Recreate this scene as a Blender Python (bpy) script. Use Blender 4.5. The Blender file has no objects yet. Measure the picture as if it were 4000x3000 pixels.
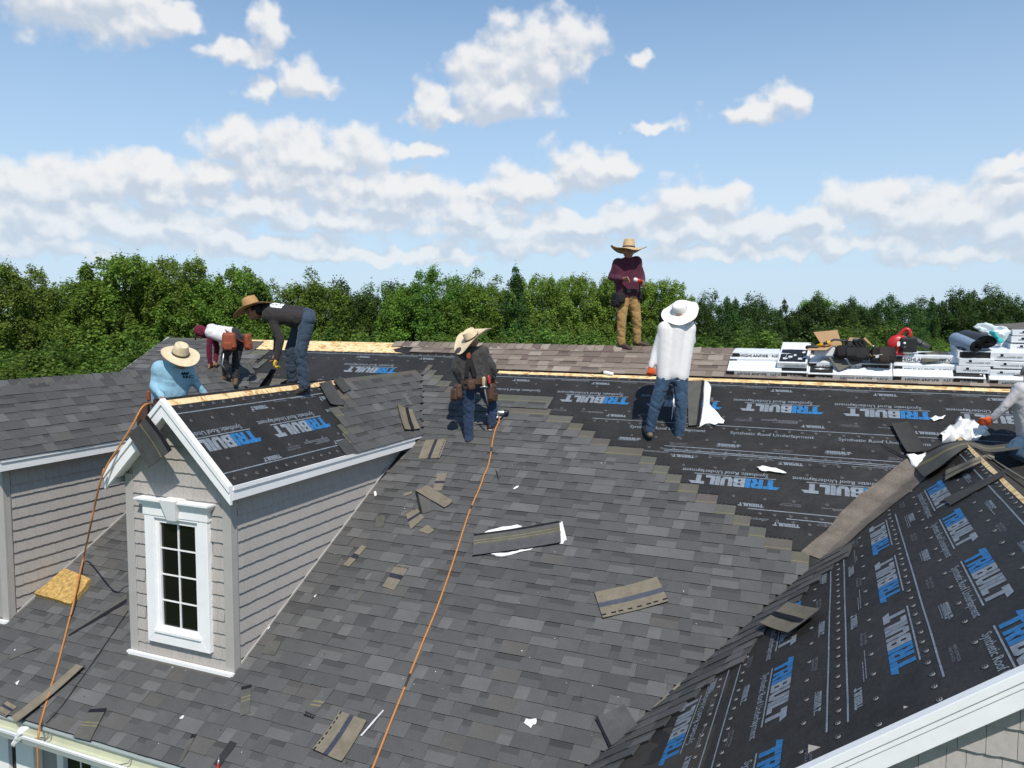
import bpy, bmesh, math, random
import numpy as np
from mathutils import Vector, Matrix, noise

random.seed(7); np.random.seed(7)
D2R = math.radians
SC = bpy.context.scene
COL = SC.collection

# ------------------------------------------------------------------ camera
CAM_F, CAM_YAW, CAM_PITCH, CAM_ROLL = 3030.0, D2R(-22.66), D2R(4.841), D2R(0.42)
CAM_POS = Vector((0.0, -11.18, 0.4225))
_cy, _sy, _cp, _sp = math.cos(CAM_YAW), math.sin(CAM_YAW), math.cos(CAM_PITCH), math.sin(CAM_PITCH)
_fw = Vector((_sy * _cp, _cy * _cp, -_sp)); _r0 = Vector((_cy, -_sy, 0)); _u0 = _r0.cross(_fw)
_cr, _sr = math.cos(CAM_ROLL), math.sin(CAM_ROLL)
CR = _cr * _r0 + _sr * _u0; CU = -_sr * _r0 + _cr * _u0; CF = _fw
cam = bpy.data.cameras.new('camera'); camo = bpy.data.objects.new('camera', cam); COL.objects.link(camo)
cam.sensor_width = 36.0; cam.lens = CAM_F * 36.0 / 4000.0; cam.clip_end = 3000.0; cam.clip_start = 0.05
m3 = Matrix((CR, CU, -CF)).transposed()
camo.matrix_world = Matrix.Translation(CAM_POS) @ m3.to_4x4()
SC.camera = camo

def ray(px, py):
    """direction seen at a point of the 4000 x 3000 survey photograph"""
    return (CR * ((px - 2000) / CAM_F) + CU * ((1500 - py) / CAM_F) + CF).normalized()
def hit(px, py, n, p0):
    d = ray(px, py); n = Vector(n); return CAM_POS + d * (n.dot(Vector(p0) - CAM_POS) / n.dot(d))

# ------------------------------------------------------------------ sun, sky
SUN_DIR = Vector((0.345, -0.512, 0.787)).normalized()
sun = bpy.data.lights.new('sun', 'SUN'); suno = bpy.data.objects.new('sun', sun); COL.objects.link(suno)
sun.energy = 3.9; sun.angle = D2R(0.53); sun.color = (1.0, 0.945, 0.865)
suno.rotation_euler = (-SUN_DIR).to_track_quat('-Z', 'Y').to_euler(); suno.location = (10, -15, 25)

world = bpy.data.worlds.new('World'); SC.world = world; world.use_nodes = True
SC.view_settings.view_transform = 'Standard'; SC.view_settings.look = 'None'
SC.view_settings.exposure = 0.14; SC.view_settings.gamma = 1.0
SC.view_settings.use_curve_mapping = False
SC.cycles.max_bounces = 4; SC.cycles.transparent_max_bounces = 8
world.cycles.sampling_method = 'MANUAL'; world.cycles.sample_map_resolution = 256

# placed cumulus: (px, py, half width, half height) in survey-photo pixels -> azimuth/elevation
CLOUDS = [(300,20,200,100),(540,90,130,55),(330,-80,240,80),(700,70,60,40),
 (1050,110,70,70),(950,215,150,36),(1195,300,95,55),(1225,345,100,35),(1020,350,55,34),
 (1900,300,150,110),(2080,200,150,120),(2230,160,110,90),(2000,370,180,70),(1680,410,80,60),(1780,450,170,35),
 (2500,235,36,34),(2960,430,130,40),(3080,385,70,48),(2560,500,85,24),
 (930,570,130,90),(1150,590,160,90),(1380,610,180,80),(1600,590,130,32),(850,680,120,60),(1100,700,300,70),(1500,760,260,80),(1640,740,80,70),(1000,800,290,60),
 (120,720,200,75),(380,700,160,80),(560,680,150,75),(640,760,120,60),(50,840,240,90),(380,860,280,70),(700,880,200,50),
 (1300,860,300,55),(1800,830,260,60),(1900,900,330,40),(2040,730,130,70),(1880,770,110,45),(2260,660,150,75),(2400,670,70,60),
 (2200,890,300,55),(2480,860,170,60),(2640,810,120,90),(2820,790,100,60),(2760,890,420,60),(3020,900,200,60),(3200,850,100,60),
 (3420,800,180,80),(3600,840,200,80),(3780,830,180,80),(3970,740,110,80),(3900,880,250,70),(3990,620,60,20),
 (3450,945,420,38),(900,950,420,38),(150,960,260,40),(2950,985,380,30),(1450,1000,500,28),(2100,960,350,30),(3800,985,300,30)]
def build_sky():
    nt = world.node_tree; N = nt.nodes; L = nt.links; N.clear()
    out = N.new('ShaderNodeOutputWorld'); bg = N.new('ShaderNodeBackground')
    sky = N.new('ShaderNodeTexSky'); sky.sky_type = 'NISHITA'; sky.sun_disc = False
    sky.sun_elevation = math.asin(SUN_DIR.z); sky.sun_rotation = math.atan2(SUN_DIR.x, SUN_DIR.y)
    sky.altitude = 300; sky.air_density = 1.0; sky.dust_density = 0.35; sky.ozone_density = 2.5
    def m(op, a, b=None, c=None):
        n = N.new('ShaderNodeMath'); n.operation = op
        for i, v in enumerate((a, b, c)):
            if v is None: continue
            if isinstance(v, (int, float)): n.inputs[i].default_value = v
            else: L.new(v, n.inputs[i])
        return n.outputs[0]
    def vm(op, a, b=None, c=None, o=0):
        n = N.new('ShaderNodeVectorMath'); n.operation = op
        for i, v in enumerate((a, b, c)):
            if v is None: continue
            if isinstance(v, tuple): n.inputs[i].default_value = v
            else: L.new(v, n.inputs[i])
        return n.outputs[o]
    def noi(sock, scale, detail, rough):
        n = N.new('ShaderNodeTexNoise'); n.noise_dimensions = '2D'; n.inputs['Scale'].default_value = scale; n.inputs['Detail'].default_value = detail
        n.inputs['Roughness'].default_value = rough; L.new(sock, n.inputs['Vector']); return n
    tc = N.new('ShaderNodeTexCoord'); sp = N.new('ShaderNodeSeparateXYZ'); L.new(tc.outputs['Generated'], sp.inputs[0])
    az = m('MULTIPLY', m('ARCTAN2', sp.outputs[0], sp.outputs[1]), 10); el = m('MULTIPLY', m('ARCSINE', sp.outputs[2]), 10)
    cb = N.new('ShaderNodeCombineXYZ'); L.new(az, cb.inputs[0]); L.new(el, cb.inputs[1]); P = cb.outputs[0]
    wn = noi(P, 3.2, 2, .55)
    W = vm('MULTIPLY_ADD', vm('SUBTRACT', wn.outputs['Color'], (.5, .5, .5)), (.42, .30, 0), P)
    def blobs(Q):
        acc = None
        for (px, py, rw, rh) in CLOUDS:
            c = ray(px, py); a, e = math.atan2(c.x, c.y) * 10, math.asin(c.z) * 10
            ix, iy = CAM_F / rw / 10 * .84, CAM_F / rh / 10 * .84
            n = N.new('ShaderNodeVectorMath'); n.operation = 'MULTIPLY_ADD'; L.new(Q, n.inputs[0]); n.inputs[1].default_value = (ix, iy, 0); n.inputs[2].default_value = (-a * ix, -e * iy, 0)
            ln = vm('LENGTH', n.outputs[0], o=1)
            acc = ln if acc is None else m('SMOOTH_MIN', acc, ln, .16)
        return m('SUBTRACT', 1.0, acc)
    # cumulus all round the rest of the sky, thicker towards the horizon
    gen = noi(vm('MULTIPLY', P, (1, 1.7, 1)), .55, 1, .5).outputs['Fac']
    gen = m('SUBTRACT', m('MULTIPLY', m('SUBTRACT', gen, .46), 4.0), m('MULTIPLY', el, .16))
    c0 = ray(2000, 500); az0 = math.atan2(c0.x, c0.y) * 10
    outm = m('MAXIMUM', m('SUBTRACT', m('ABSOLUTE', m('SUBTRACT', az, az0)), 6.6), m('SUBTRACT', el, 4.3))
    gen = m('ADD', gen, m('MINIMUM', m('MULTIPLY', outm, 2.0), 0.0))
    off = (.04, .20, 0)
    PS = vm('MULTIPLY', P, (1, 1.15, 1))
    f1 = noi(PS, 2.5, 6, .46).outputs['Fac']; f2 = noi(vm('ADD', PS, (.04, .14, 0)), 2.5, 3, .46).outputs['Fac']
    K = 1.5
    Bw = m('MAXIMUM', blobs(W), gen)
    D = m('ADD', Bw, m('MULTIPLY', m('SUBTRACT', f1, .5), K))
    Bn = m('MAXIMUM', blobs(vm('ADD', W, off)), gen)
    def rng(s, a, b, c, d, smooth=False):
        n = N.new('ShaderNodeMapRange'); L.new(s, n.inputs[0]); n.interpolation_type = 'SMOOTHSTEP' if smooth else 'LINEAR'
        for i, v in enumerate((a, b, c, d)): n.inputs[i + 1].default_value = v
        return n.outputs[0]
    def mix(f, a, b):
        n = N.new('ShaderNodeMixRGB')
        for i, v in enumerate((f, a, b)):
            if isinstance(v, tuple): n.inputs[i].default_value = v
            elif isinstance(v, float): n.inputs[i].default_value = v
            else: L.new(v, n.inputs[i])
        return n.outputs[0]
    mask = rng(D, -.22, .44, 0, .93, True)
    grad = m('ADD', m('MULTIPLY', m('SUBTRACT', Bw, Bn), .60), m('MULTIPLY', m('SUBTRACT', f1, f2), 1.5))
    lit = rng(grad, -.32, .40, 0, 1, True)
    ccol = mix(lit, (.52, .58, .67, 1), (.81, .81, .81, 1))
    st = vm('MULTIPLY', sky.outputs[0], (SKY_S * .78, SKY_S * 1.02, SKY_S * 1.08))
    hz = rng(el, .2, 5.0, .92, 0)
    base = mix(m('POWER', hz, 1.1), st, (.53, .65, .80, 1))
    fade = rng(el, .2, 1.6, .55, 1)                       # clouds low over the horizon sink into the haze
    L.new(mix(m('MULTIPLY', mask, fade), base, ccol), bg.inputs[0]); bg.inputs[1].default_value = 1.0
    L.new(bg.outputs[0], out.inputs[0])
SKY_S = 0.124
build_sky()

# ------------------------------------------------------------------ helpers
WMX = {}
def tag(o, label=None, cat=None, group=None, kind=None):
    if label: o['label'] = label
    if cat: o['category'] = cat
    if group: o['group'] = group
    if kind: o['kind'] = kind
    return o
def link(o, parent=None, mw=None):
    COL.objects.link(o)
    mw = mw if mw is not None else Matrix.Identity(4)
    if parent is not None:
        o.parent = parent; o.matrix_parent_inverse = WMX[parent.name].inverted()
    o.matrix_basis = mw; WMX[o.name] = mw.copy()
    return o
def empty(name, loc, label=None, cat=None, group=None):
    o = bpy.data.objects.new(name, None); o.empty_display_size = 0.1
    link(o, None, Matrix.Translation(Vector(loc))); return tag(o, label, cat, group)
def mkmesh(name, V, F, mats=None, smooth=False, cols=None, midx=None):
    me = bpy.data.meshes.new(name)
    me.from_pydata([tuple(v) for v in V], [], [tuple(f) for f in F])
    if mats is not None:
        for m in (mats if isinstance(mats, (list, tuple)) else [mats]): me.materials.append(m)
    if smooth: me.polygons.foreach_set('use_smooth', [True] * len(me.polygons))
    if midx is not None: me.polygons.foreach_set('material_index', midx)
    if cols is not None:            # one colour per face
        at = me.color_attributes.new('Col', 'FLOAT_COLOR', 'CORNER')
        buf = []
        for p in me.polygons: buf += list(cols[p.index][:3] + (1.0,)) * p.loop_total
        at.data.foreach_set('color', buf)
    me.update(); return me
def obj(name, me, parent=None, mw=None, **kw):
    return tag(link(bpy.data.objects.new(name, me), parent, mw), **kw)

class MB:
    """collects shapes into one mesh"""
    def __init__(s): s.V, s.F, s.C, s.M = [], [], [], []
    def add(s, V, F, col=(1, 1, 1), mi=0):
        b = len(s.V); s.V += [Vector(v) for v in V]
        for f in F: s.F.append([i + b for i in f]); s.C.append(tuple(col)); s.M.append(mi)
        return s
    def box(s, a, b, mx=None, col=(1, 1, 1), mi=0):
        (x0, y0, z0), (x1, y1, z1) = a, b
        V = [Vector(p) for p in ((x0,y0,z0),(x1,y0,z0),(x1,y1,z0),(x0,y1,z0),(x0,y0,z1),(x1,y0,z1),(x1,y1,z1),(x0,y1,z1))]
        if mx is not None: V = [mx @ v for v in V]
        return s.add(V, [(0,3,2,1),(4,5,6,7),(0,1,5,4),(1,2,6,5),(2,3,7,6),(3,0,4,7)], col, mi)
    def prism(s, poly, h0, h1, mx=None, col=(1, 1, 1), mi=0):
        """poly: list of (x,y) ccw, extruded z h0..h1"""
        n = len(poly); V = [Vector((p[0], p[1], h0)) for p in poly] + [Vector((p[0], p[1], h1)) for p in poly]
        if mx is not None: V = [mx @ v for v in V]
        F = [tuple(range(n - 1, -1, -1)), tuple(range(n, 2 * n))] + [(i, (i + 1) % n, n + (i + 1) % n, n + i) for i in range(n)]
        return s.add(V, F, col, mi)
    def loft(s, rings, closed=True, cap=True, col=(1, 1, 1), mi=0):
        n = len(rings[0]); V = [v for r in rings for v in r]; F = []
        for k in range(len(rings) - 1):
            for i in range(n if closed else n - 1):
                j = (i + 1) % n; F.append((k*n+i, k*n+j, (k+1)*n+j, (k+1)*n+i))
        if cap and closed: F += [tuple(range(n-1, -1, -1)), tuple(range((len(rings)-1)*n, len(rings)*n))]
        return s.add(V, F, col, mi)
    def tube(s, pts, r, n=8, col=(1, 1, 1), mi=0):
        pts = [Vector(p) for p in pts]; rs = r if isinstance(r, (list, tuple)) else [r] * len(pts)
        rings = []; prev = None
        for i, p in enumerate(pts):
            t = (pts[min(i+1, len(pts)-1)] - pts[max(i-1, 0)]).normalized()
            if prev is None: a = t.orthogonal().normalized()
            else: a = (prev - t * prev.dot(t)); a = a.normalized() if a.length > 1e-6 else t.orthogonal().normalized()
            prev = a; b = t.cross(a)
            rings.append([p + (a * math.cos(q) + b * math.sin(q)) * rs[i] for q in [2*math.pi*k/n for k in range(n)]])
        return s.loft(rings, col=col, mi=mi)
    def capsule(s, p0, p1, r0, r1, n=10, col=(1, 1, 1), mi=0):
        p0, p1 = Vector(p0), Vector(p1); d = p1 - p0
        t = d.normalized() if d.length > 1e-6 else Vector((0, 0, 1))
        P, R = [], []
        for q in (-90, -60, -30, 0): P.append(p0 + t * r0 * math.sin(D2R(q))); R.append(max(r0 * math.cos(D2R(q)), r0 * .02))
        for q in (0, 30, 60, 90): P.append(p1 + t * r1 * math.sin(D2R(q))); R.append(max(r1 * math.cos(D2R(q)), r1 * .02))
        a = t.orthogonal().normalized(); b = t.cross(a)
        rings = [[p + (a * math.cos(2*math.pi*k/n) + b * math.sin(2*math.pi*k/n)) * r for k in range(n)] for p, r in zip(P, R)]
        return s.loft(rings, col=col, mi=mi)
    def lathe(s, prof, n=24, mx=None, col=(1, 1, 1), mi=0, cap=True):
        rings = [[Vector((r * math.cos(2*math.pi*k/n), r * math.sin(2*math.pi*k/n), z)) for k in range(n)] for r, z in prof]
        if mx is not None: rings = [[mx @ v for v in r] for r in rings]
        return s.loft(rings, col=col, mi=mi, cap=cap)
    def mesh(s, name, mats, smooth=False, useC=False):
        return mkmesh(name, s.V, s.F, mats, smooth, s.C if useC else None, s.M if any(s.M) else None)
    def build(s, name, mats, parent=None, mw=None, smooth=False, useC=False, **kw):
        return obj(name, s.mesh(name, mats, smooth, useC), parent, mw, **kw)

def bevel(o, w, seg=2):
    m = o.modifiers.new('bevel', 'BEVEL'); m.width = w; m.segments = seg; m.limit_method = 'ANGLE'; m.angle_limit = D2R(40)
    return o
def smooth_by_angle(me, ang=40):
    me.polygons.foreach_set('use_smooth', [True] * len(me.polygons)); me.set_sharp_from_angle(angle=D2R(ang))

# ------------------------------------------------------------------ materials
MATS = {}
def nm(name, base, rough=0.7, spec=0.3, metal=0.0, n1=None, bump=None, coord='Object', attr=None, n2=None, trans=0.0, sheen=0.0):
    """Principled; n1=(scale, detail, amount) mottles the colour, n2 a second larger scale, bump=(scale, strength, dist)"""
    m = bpy.data.materials.new(name); m.use_nodes = True; nt = m.node_tree; N, L = nt.nodes, nt.links
    b = N['Principled BSDF']; b.inputs['Roughness'].default_value = rough; b.inputs['Metallic'].default_value = metal
    b.inputs['Specular IOR Level'].default_value = spec
    if sheen: b.inputs['Sheen Weight'].default_value = sheen
    tc = N.new('ShaderNodeTexCoord'); co = tc.outputs[coord]
    if attr:
        a = N.new('ShaderNodeAttribute'); a.attribute_name = attr; src = a.outputs['Color']
    else:
        r = N.new('ShaderNodeRGB'); r.outputs[0].default_value = tuple(base) + (1,); src = r.outputs[0]
    for nn in (n1, n2):
        if not nn: continue
        sc, det, amt = nn[:3]
        t = N.new('ShaderNodeTexNoise'); t.inputs['Scale'].default_value = sc; t.inputs['Detail'].default_value = det; t.inputs['Roughness'].default_value = 0.65
        if len(nn) > 3:
            mp = N.new('ShaderNodeMapping'); mp.inputs['Scale'].default_value = nn[3]; L.new(co, mp.inputs[0]); L.new(mp.outputs[0], t.inputs['Vector'])
        else: L.new(co, t.inputs['Vector'])
        mr = N.new('ShaderNodeMapRange'); L.new(t.outputs['Fac'], mr.inputs[0]); mr.inputs[1].default_value = 0.25; mr.inputs[2].default_value = 0.75
        mr.inputs[3].default_value = 1 - amt; mr.inputs[4].default_value = 1 + amt
        mx = N.new('ShaderNodeVectorMath'); mx.operation = 'SCALE'; L.new(src, mx.inputs[0]); L.new(mr.outputs[0], mx.inputs['Scale']); src = mx.outputs[0]
    L.new(src, b.inputs['Base Color'])
    if trans:
        ts = N.new('ShaderNodeBsdfTranslucent'); L.new(src, ts.inputs[0]); mixs = N.new('ShaderNodeMixShader'); mixs.inputs[0].default_value = trans
        L.new(b.outputs[0], mixs.inputs[1]); L.new(ts.outputs[0], mixs.inputs[2]); L.new(mixs.outputs[0], N['Material Output'].inputs[0])
    if bump:
        t = N.new('ShaderNodeTexNoise'); t.inputs['Scale'].default_value = bump[0]; t.inputs['Detail'].default_value = 4
        if len(bump) > 3:
            mp = N.new('ShaderNodeMapping'); mp.inputs['Scale'].default_value = bump[3]; L.new(co, mp.inputs[0]); L.new(mp.outputs[0], t.inputs['Vector'])
        else: L.new(co, t.inputs['Vector'])
        bp = N.new('ShaderNodeBump'); bp.inputs['Strength'].default_value = bump[1]; bp.inputs['Distance'].default_value = bump[2]
        L.new(t.outputs['Fac'], bp.inputs['Height']); L.new(bp.outputs[0], b.inputs['Normal'])
    MATS[name] = m; return m
def srgb(r, g, b):
    f = lambda c: (c / 255 / 12.92) if c / 255 <= 0.04045 else ((c / 255 + 0.055) / 1.055) ** 2.4
    return (f(r), f(g), f(b))

M_SHING = nm('shingle_granules', (1, 1, 1), 0.9, 0.25, attr='Col', n1=(190, 4, 0.34), n2=(2.2, 4, 0.14), bump=(420, 0.35, 0.002))
M_SHBACK = nm('shingle_back', (0.155, 0.135, 0.10), 0.9, 0.2, n1=(14, 5, 0.28), n2=(120, 2, 0.2))
M_TAR = nm('asphalt_strip', (0.012, 0.013, 0.018), 0.45, 0.4, n1=(60, 3, 0.4))
M_UND = nm('underlayment_film', (0.0285, 0.0268, 0.0250), 0.58, 0.28, n1=(2.2, 6, 0.38), n2=(60, 3, 0.30), bump=(9, 0.55, 0.03))
M_INKW = nm('white_ink', (0.20, 0.225, 0.255), 0.6, 0.3, n1=(25, 4, 0.35), n2=(4, 3, .2))
M_INKB = nm('blue_ink', (0.028, 0.155, 0.36), 0.6, 0.3, n1=(25, 4, 0.35), n2=(4, 3, .2))
M_INKF = nm('faint_ink', (0.18, 0.19, 0.21), 0.7, 0.2, n1=(90, 2, 0.4))
M_CAP = nm('cap_nail_plastic', (0.20, 0.20, 0.20), 0.5, 0.4)
M_CAPD = nm('cap_nail_dimple', (0.02, 0.02, 0.02), 0.5, 0.4)
M_PVC = nm('white_trim', (0.85, 0.845, 0.835), 0.45, 0.4, n1=(6, 4, 0.05))
M_SHAKE = nm('shake_siding', (0.40, 0.375, 0.35), 0.75, 0.25, attr='Col', n1=(28, 3, 0.10, (1, 1, 0.06)), n2=(3, 2, 0.06), bump=(34, 0.35, 0.004, (1, 1, 0.05)))
M_CORNER = nm('corner_trim', (0.40, 0.38, 0.355), 0.6, 0.3, n1=(5, 3, 0.05))
M_GLASS = nm('window_glass', (0.006, 0.006, 0.006), 0.05, 0.5, bump=(3, .04, .02))
M_CONC = nm('iceshield_membrane', (0.150, 0.128, 0.105), 0.9, 0.15, n1=(60, 5, 0.25), n2=(3.2, 5, 0.50))
M_RED = nm('red_plastic', (0.50, 0.02, 0.02), 0.35, 0.5, n1=(10, 3, .1))
M_BLK = nm('black_plastic', (0.018, 0.018, 0.02), 0.45, 0.45, n1=(10, 3, .15))
M_FILM = nm('white_wrapper', (0.74, 0.76, 0.78), 0.35, 0.45, n1=(4, 3, 0.05), bump=(9, 0.35, 0.02))
M_PAPER = nm('white_release_film', (0.80, 0.80, 0.79), 0.5, 0.3, n1=(12, 3, .05), bump=(14, 0.3, 0.02))
def osb():
    m = nm('osb_board', (0.62, 0.40, 0.17), 0.8, 0.2); nt = m.node_tree; N, L = nt.nodes, nt.links; b = N['Principled BSDF']
    tc = N.new('ShaderNodeTexCoord'); mp = N.new('ShaderNodeMapping'); mp.inputs['Scale'].default_value = (14, 30, 14); L.new(tc.outputs['Object'], mp.inputs[0])
    v = N.new('ShaderNodeTexVoronoi'); v.inputs['Scale'].default_value = 1.2; L.new(mp.outputs[0], v.inputs['Vector'])
    r = N.new('ShaderNodeValToRGB'); e = r.color_ramp.elements; e[0].color = (0.44, 0.25, 0.09, 1); e[1].color = (0.82, 0.63, 0.36, 1); e[0].position = .0; e[1].position = .75
    k = e.new(.3); k.color = (0.70, 0.48, 0.22, 1)
    s = N.new('ShaderNodeSeparateColor'); L.new(v.outputs['Color'], s.inputs[0]); L.new(s.outputs[0], r.inputs[0]); L.new(r.outputs[0], b.inputs['Base Color'])
    return m
M_OSB = osb()
# ================================================================== the house
AL, BE, GA = D2R(28.4), D2R(44.0), D2R(37.25)
CA, SA, TA = math.cos(AL), math.sin(AL), math.tan(AL)
TB, TG = math.tan(BE), math.tan(GA)
NA = Vector((0, -SA, CA))
EXPO, V0 = 0.143, 2.257            # shingle exposure, reference course
EAVE_V, RAKE_X = 7.262, -11.8
DX1, DX2 = -5.88, -9.09            # dormer ridge lines
DHW, DEH, DZ, DYF, DYW = 0.66, 0.80, -0.375, -5.70, -5.56   # half width wall/eave, ridge z, rake y, wall y
DZE = DZ - DEH * TB
CX, CZ, CYF = 1.285, -0.82, -7.14  # wing ridge, rake
CXE = CX - (3.452 + CZ) / TG
VC = Vector((0.53, 0.746, 0.403)).normalized()
NC = Vector((-math.sin(GA), 0, math.cos(GA)))
WC = NC.cross(VC);  WC = WC if WC.x > 0 else -WC
_c = VC.x; DC = _c * VC + math.sqrt(1 - _c * _c) * WC
V0C = Vector((CX, CZ / TA, CZ))

def frame(o, x, y, z):
    return Matrix(((x.x, y.x, z.x, o.x), (x.y, y.y, z.y, o.y), (x.z, y.z, z.z, o.z), (0, 0, 0, 1)))
FA = frame(Vector((0, 0, 0)), Vector((1, 0, 0)), Vector((0, CA, SA)), NA)          # x right, y upslope
def FD(xc):                                                                       # right slope: x = +Y (back), y upslope (-X)
    return frame(Vector((xc, 0, DZ)), Vector((0, 1, 0)), Vector((-math.cos(BE), 0, math.sin(BE))), Vector((math.sin(BE), 0, math.cos(BE))))
FC = frame(Vector((CX, 0, CZ)), Vector((0, -1, 0)), Vector((math.cos(GA), 0, math.sin(GA))), NC)  # x = -Y (towards camera), y upslope
def PA(s, v, h=0.0): return FA @ Vector((s, -v, h))
def apx(px, py, h=0.0):
    """survey pixel -> (s, v) on the main slope"""
    q = hit(px, py, NA, NA * h); return q.x, -(q - NA * h).y / CA
def dpx(px, py, h=0.0):
    F = FD(DX1); n = F.col[2].to_3d(); q = hit(px, py, n, F.translation + n * h); l = F.inverted() @ q; return l.x, l.y
def cpx(px, py, h=0.0):
    n = NC; q = hit(px, py, n, FC.translation + n * h); l = FC.inverted() @ q; return l.x, l.y

house = empty('house', (-4, -3, -7.0), 'grey shingled house being re-roofed, with two gabled dormers and a front wing', 'house')
def ngon_slab(poly3, n, t, name, mat, parent, **kw):
    top = [Vector(p) for p in poly3]; bot = [p - n * t for p in top]; k = len(top)
    F = [tuple(range(k)), tuple(range(2 * k - 1, k - 1, -1))] + [(i, k + i, k + (i + 1) % k, (i + 1) % k) for i in range(k)]
    return obj(name, mkmesh(name, top + bot, F, mat), parent, **kw)
DARKDECK = nm('roof_deck', (0.05, 0.045, 0.04), 0.9, 0.2, n1=(4, 3, .2))
slopeA = ngon_slab([PA(RAKE_X, 0), PA(RAKE_X, EAVE_V - .03), PA(8, EAVE_V - .03), PA(8, 0)], NA, 0.03, 'main_roof_slope', DARKDECK, house)
NB = Vector((0, SA, CA))
slopeB = ngon_slab([Vector((RAKE_X, 0, -0.002)), Vector((8, 0, -0.002)), Vector((8, 6.4, -6.4 * TA)), Vector((RAKE_X, 6.4, -6.4 * TA))], NB, 0.03, 'rear_roof_slope', nm('rear_shingle', (0.075, 0.075, 0.078), .9, .2, n1=(30, 3, .3)), house)
NCR = Vector((math.sin(GA), 0, math.cos(GA)))
slopeC = ngon_slab([Vector((CX, CYF + .02, CZ)), V0C, V0C - VC * 6.53, Vector((CXE, CYF + .02, -3.452))], NC, 0.03, 'wing_roof_slope', DARKDECK, house)
slopeCR = ngon_slab([Vector((CX, CYF + .02, CZ - .001)), Vector((2 * CX - CXE, CYF + .02, -3.453)), Vector((2 * CX - CXE, -6.38, -3.453)), Vector((CX, CZ / TA, CZ - .001))], NCR, 0.03, 'wing_roof_slope', DARKDECK, house)

# ---- shakes (siding pieces) ------------------------------------------------
SHK = {}
def shake_mesh(w, h, lap=0.015, seed=0):
    key = (round(w, 3), round(h, 3), seed)
    if key in SHK: return SHK[key]
    rnd = random.Random(seed * 31 + int(w * 1000)); t = 0.4 + 0.0 * seed
    c = rnd.uniform(0.96, 1.04); col = (0.400 * c, 0.372 * c, 0.345 * c)
    g = 0.0012; n = 4; b = MB(); xs = [g + (w - 2 * g) * i / n for i in range(n + 1)]; yb = [rnd.uniform(-0.004, 0.004) for _ in xs]
    V = []
    for i, x in enumerate(xs): V += [(x, yb[i], 0.0), (x, yb[i], lap + 0.006), (x, h + 0.01, 0.004)]
    F = []
    for i in range(n): a = 3 * i; F += [(a, a + 3, a + 4, a + 1), (a + 1, a + 4, a + 5, a + 2)]
    F += [(0, 1, 2), (3 * n, 3 * n + 2, 3 * n + 1)]
    b.add(V, F, col); SHK[key] = b.mesh('shake', M_SHAKE, useC=True); return SHK[key]
def shakes(parent, F, inside, x0, x1, y0, y1, ch, skip=None, seed=0, flush_rows=()):
    """courses of shakes in local frame F (x along wall, y up). inside(x,y)->bool keeps pieces"""
    rnd = random.Random(seed); y = y0; r = 0; out = 0
    while y < y1:
        x = x0 - rnd.uniform(0, 0.1)
        while x < x1:
            w = rnd.choice((0.085, 0.10, 0.12, 0.13, 0.15, 0.17)); a, b = max(x, x0), min(x + w, x1)
            if b - a > 0.02 and inside((a + b) / 2, y + ch * 0.3) and not (skip and skip(a, b, y, y + ch)):
                w2 = b - a
                w2 = round(w2, 3); me = shake_mesh(w2, ch, 0.015, rnd.randint(0, 2))
                obj('shake', me, parent, F @ Matrix.Translation((a, y, 0.001))); out += 1
            x += w
        y += ch; r += 1
    return out

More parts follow.
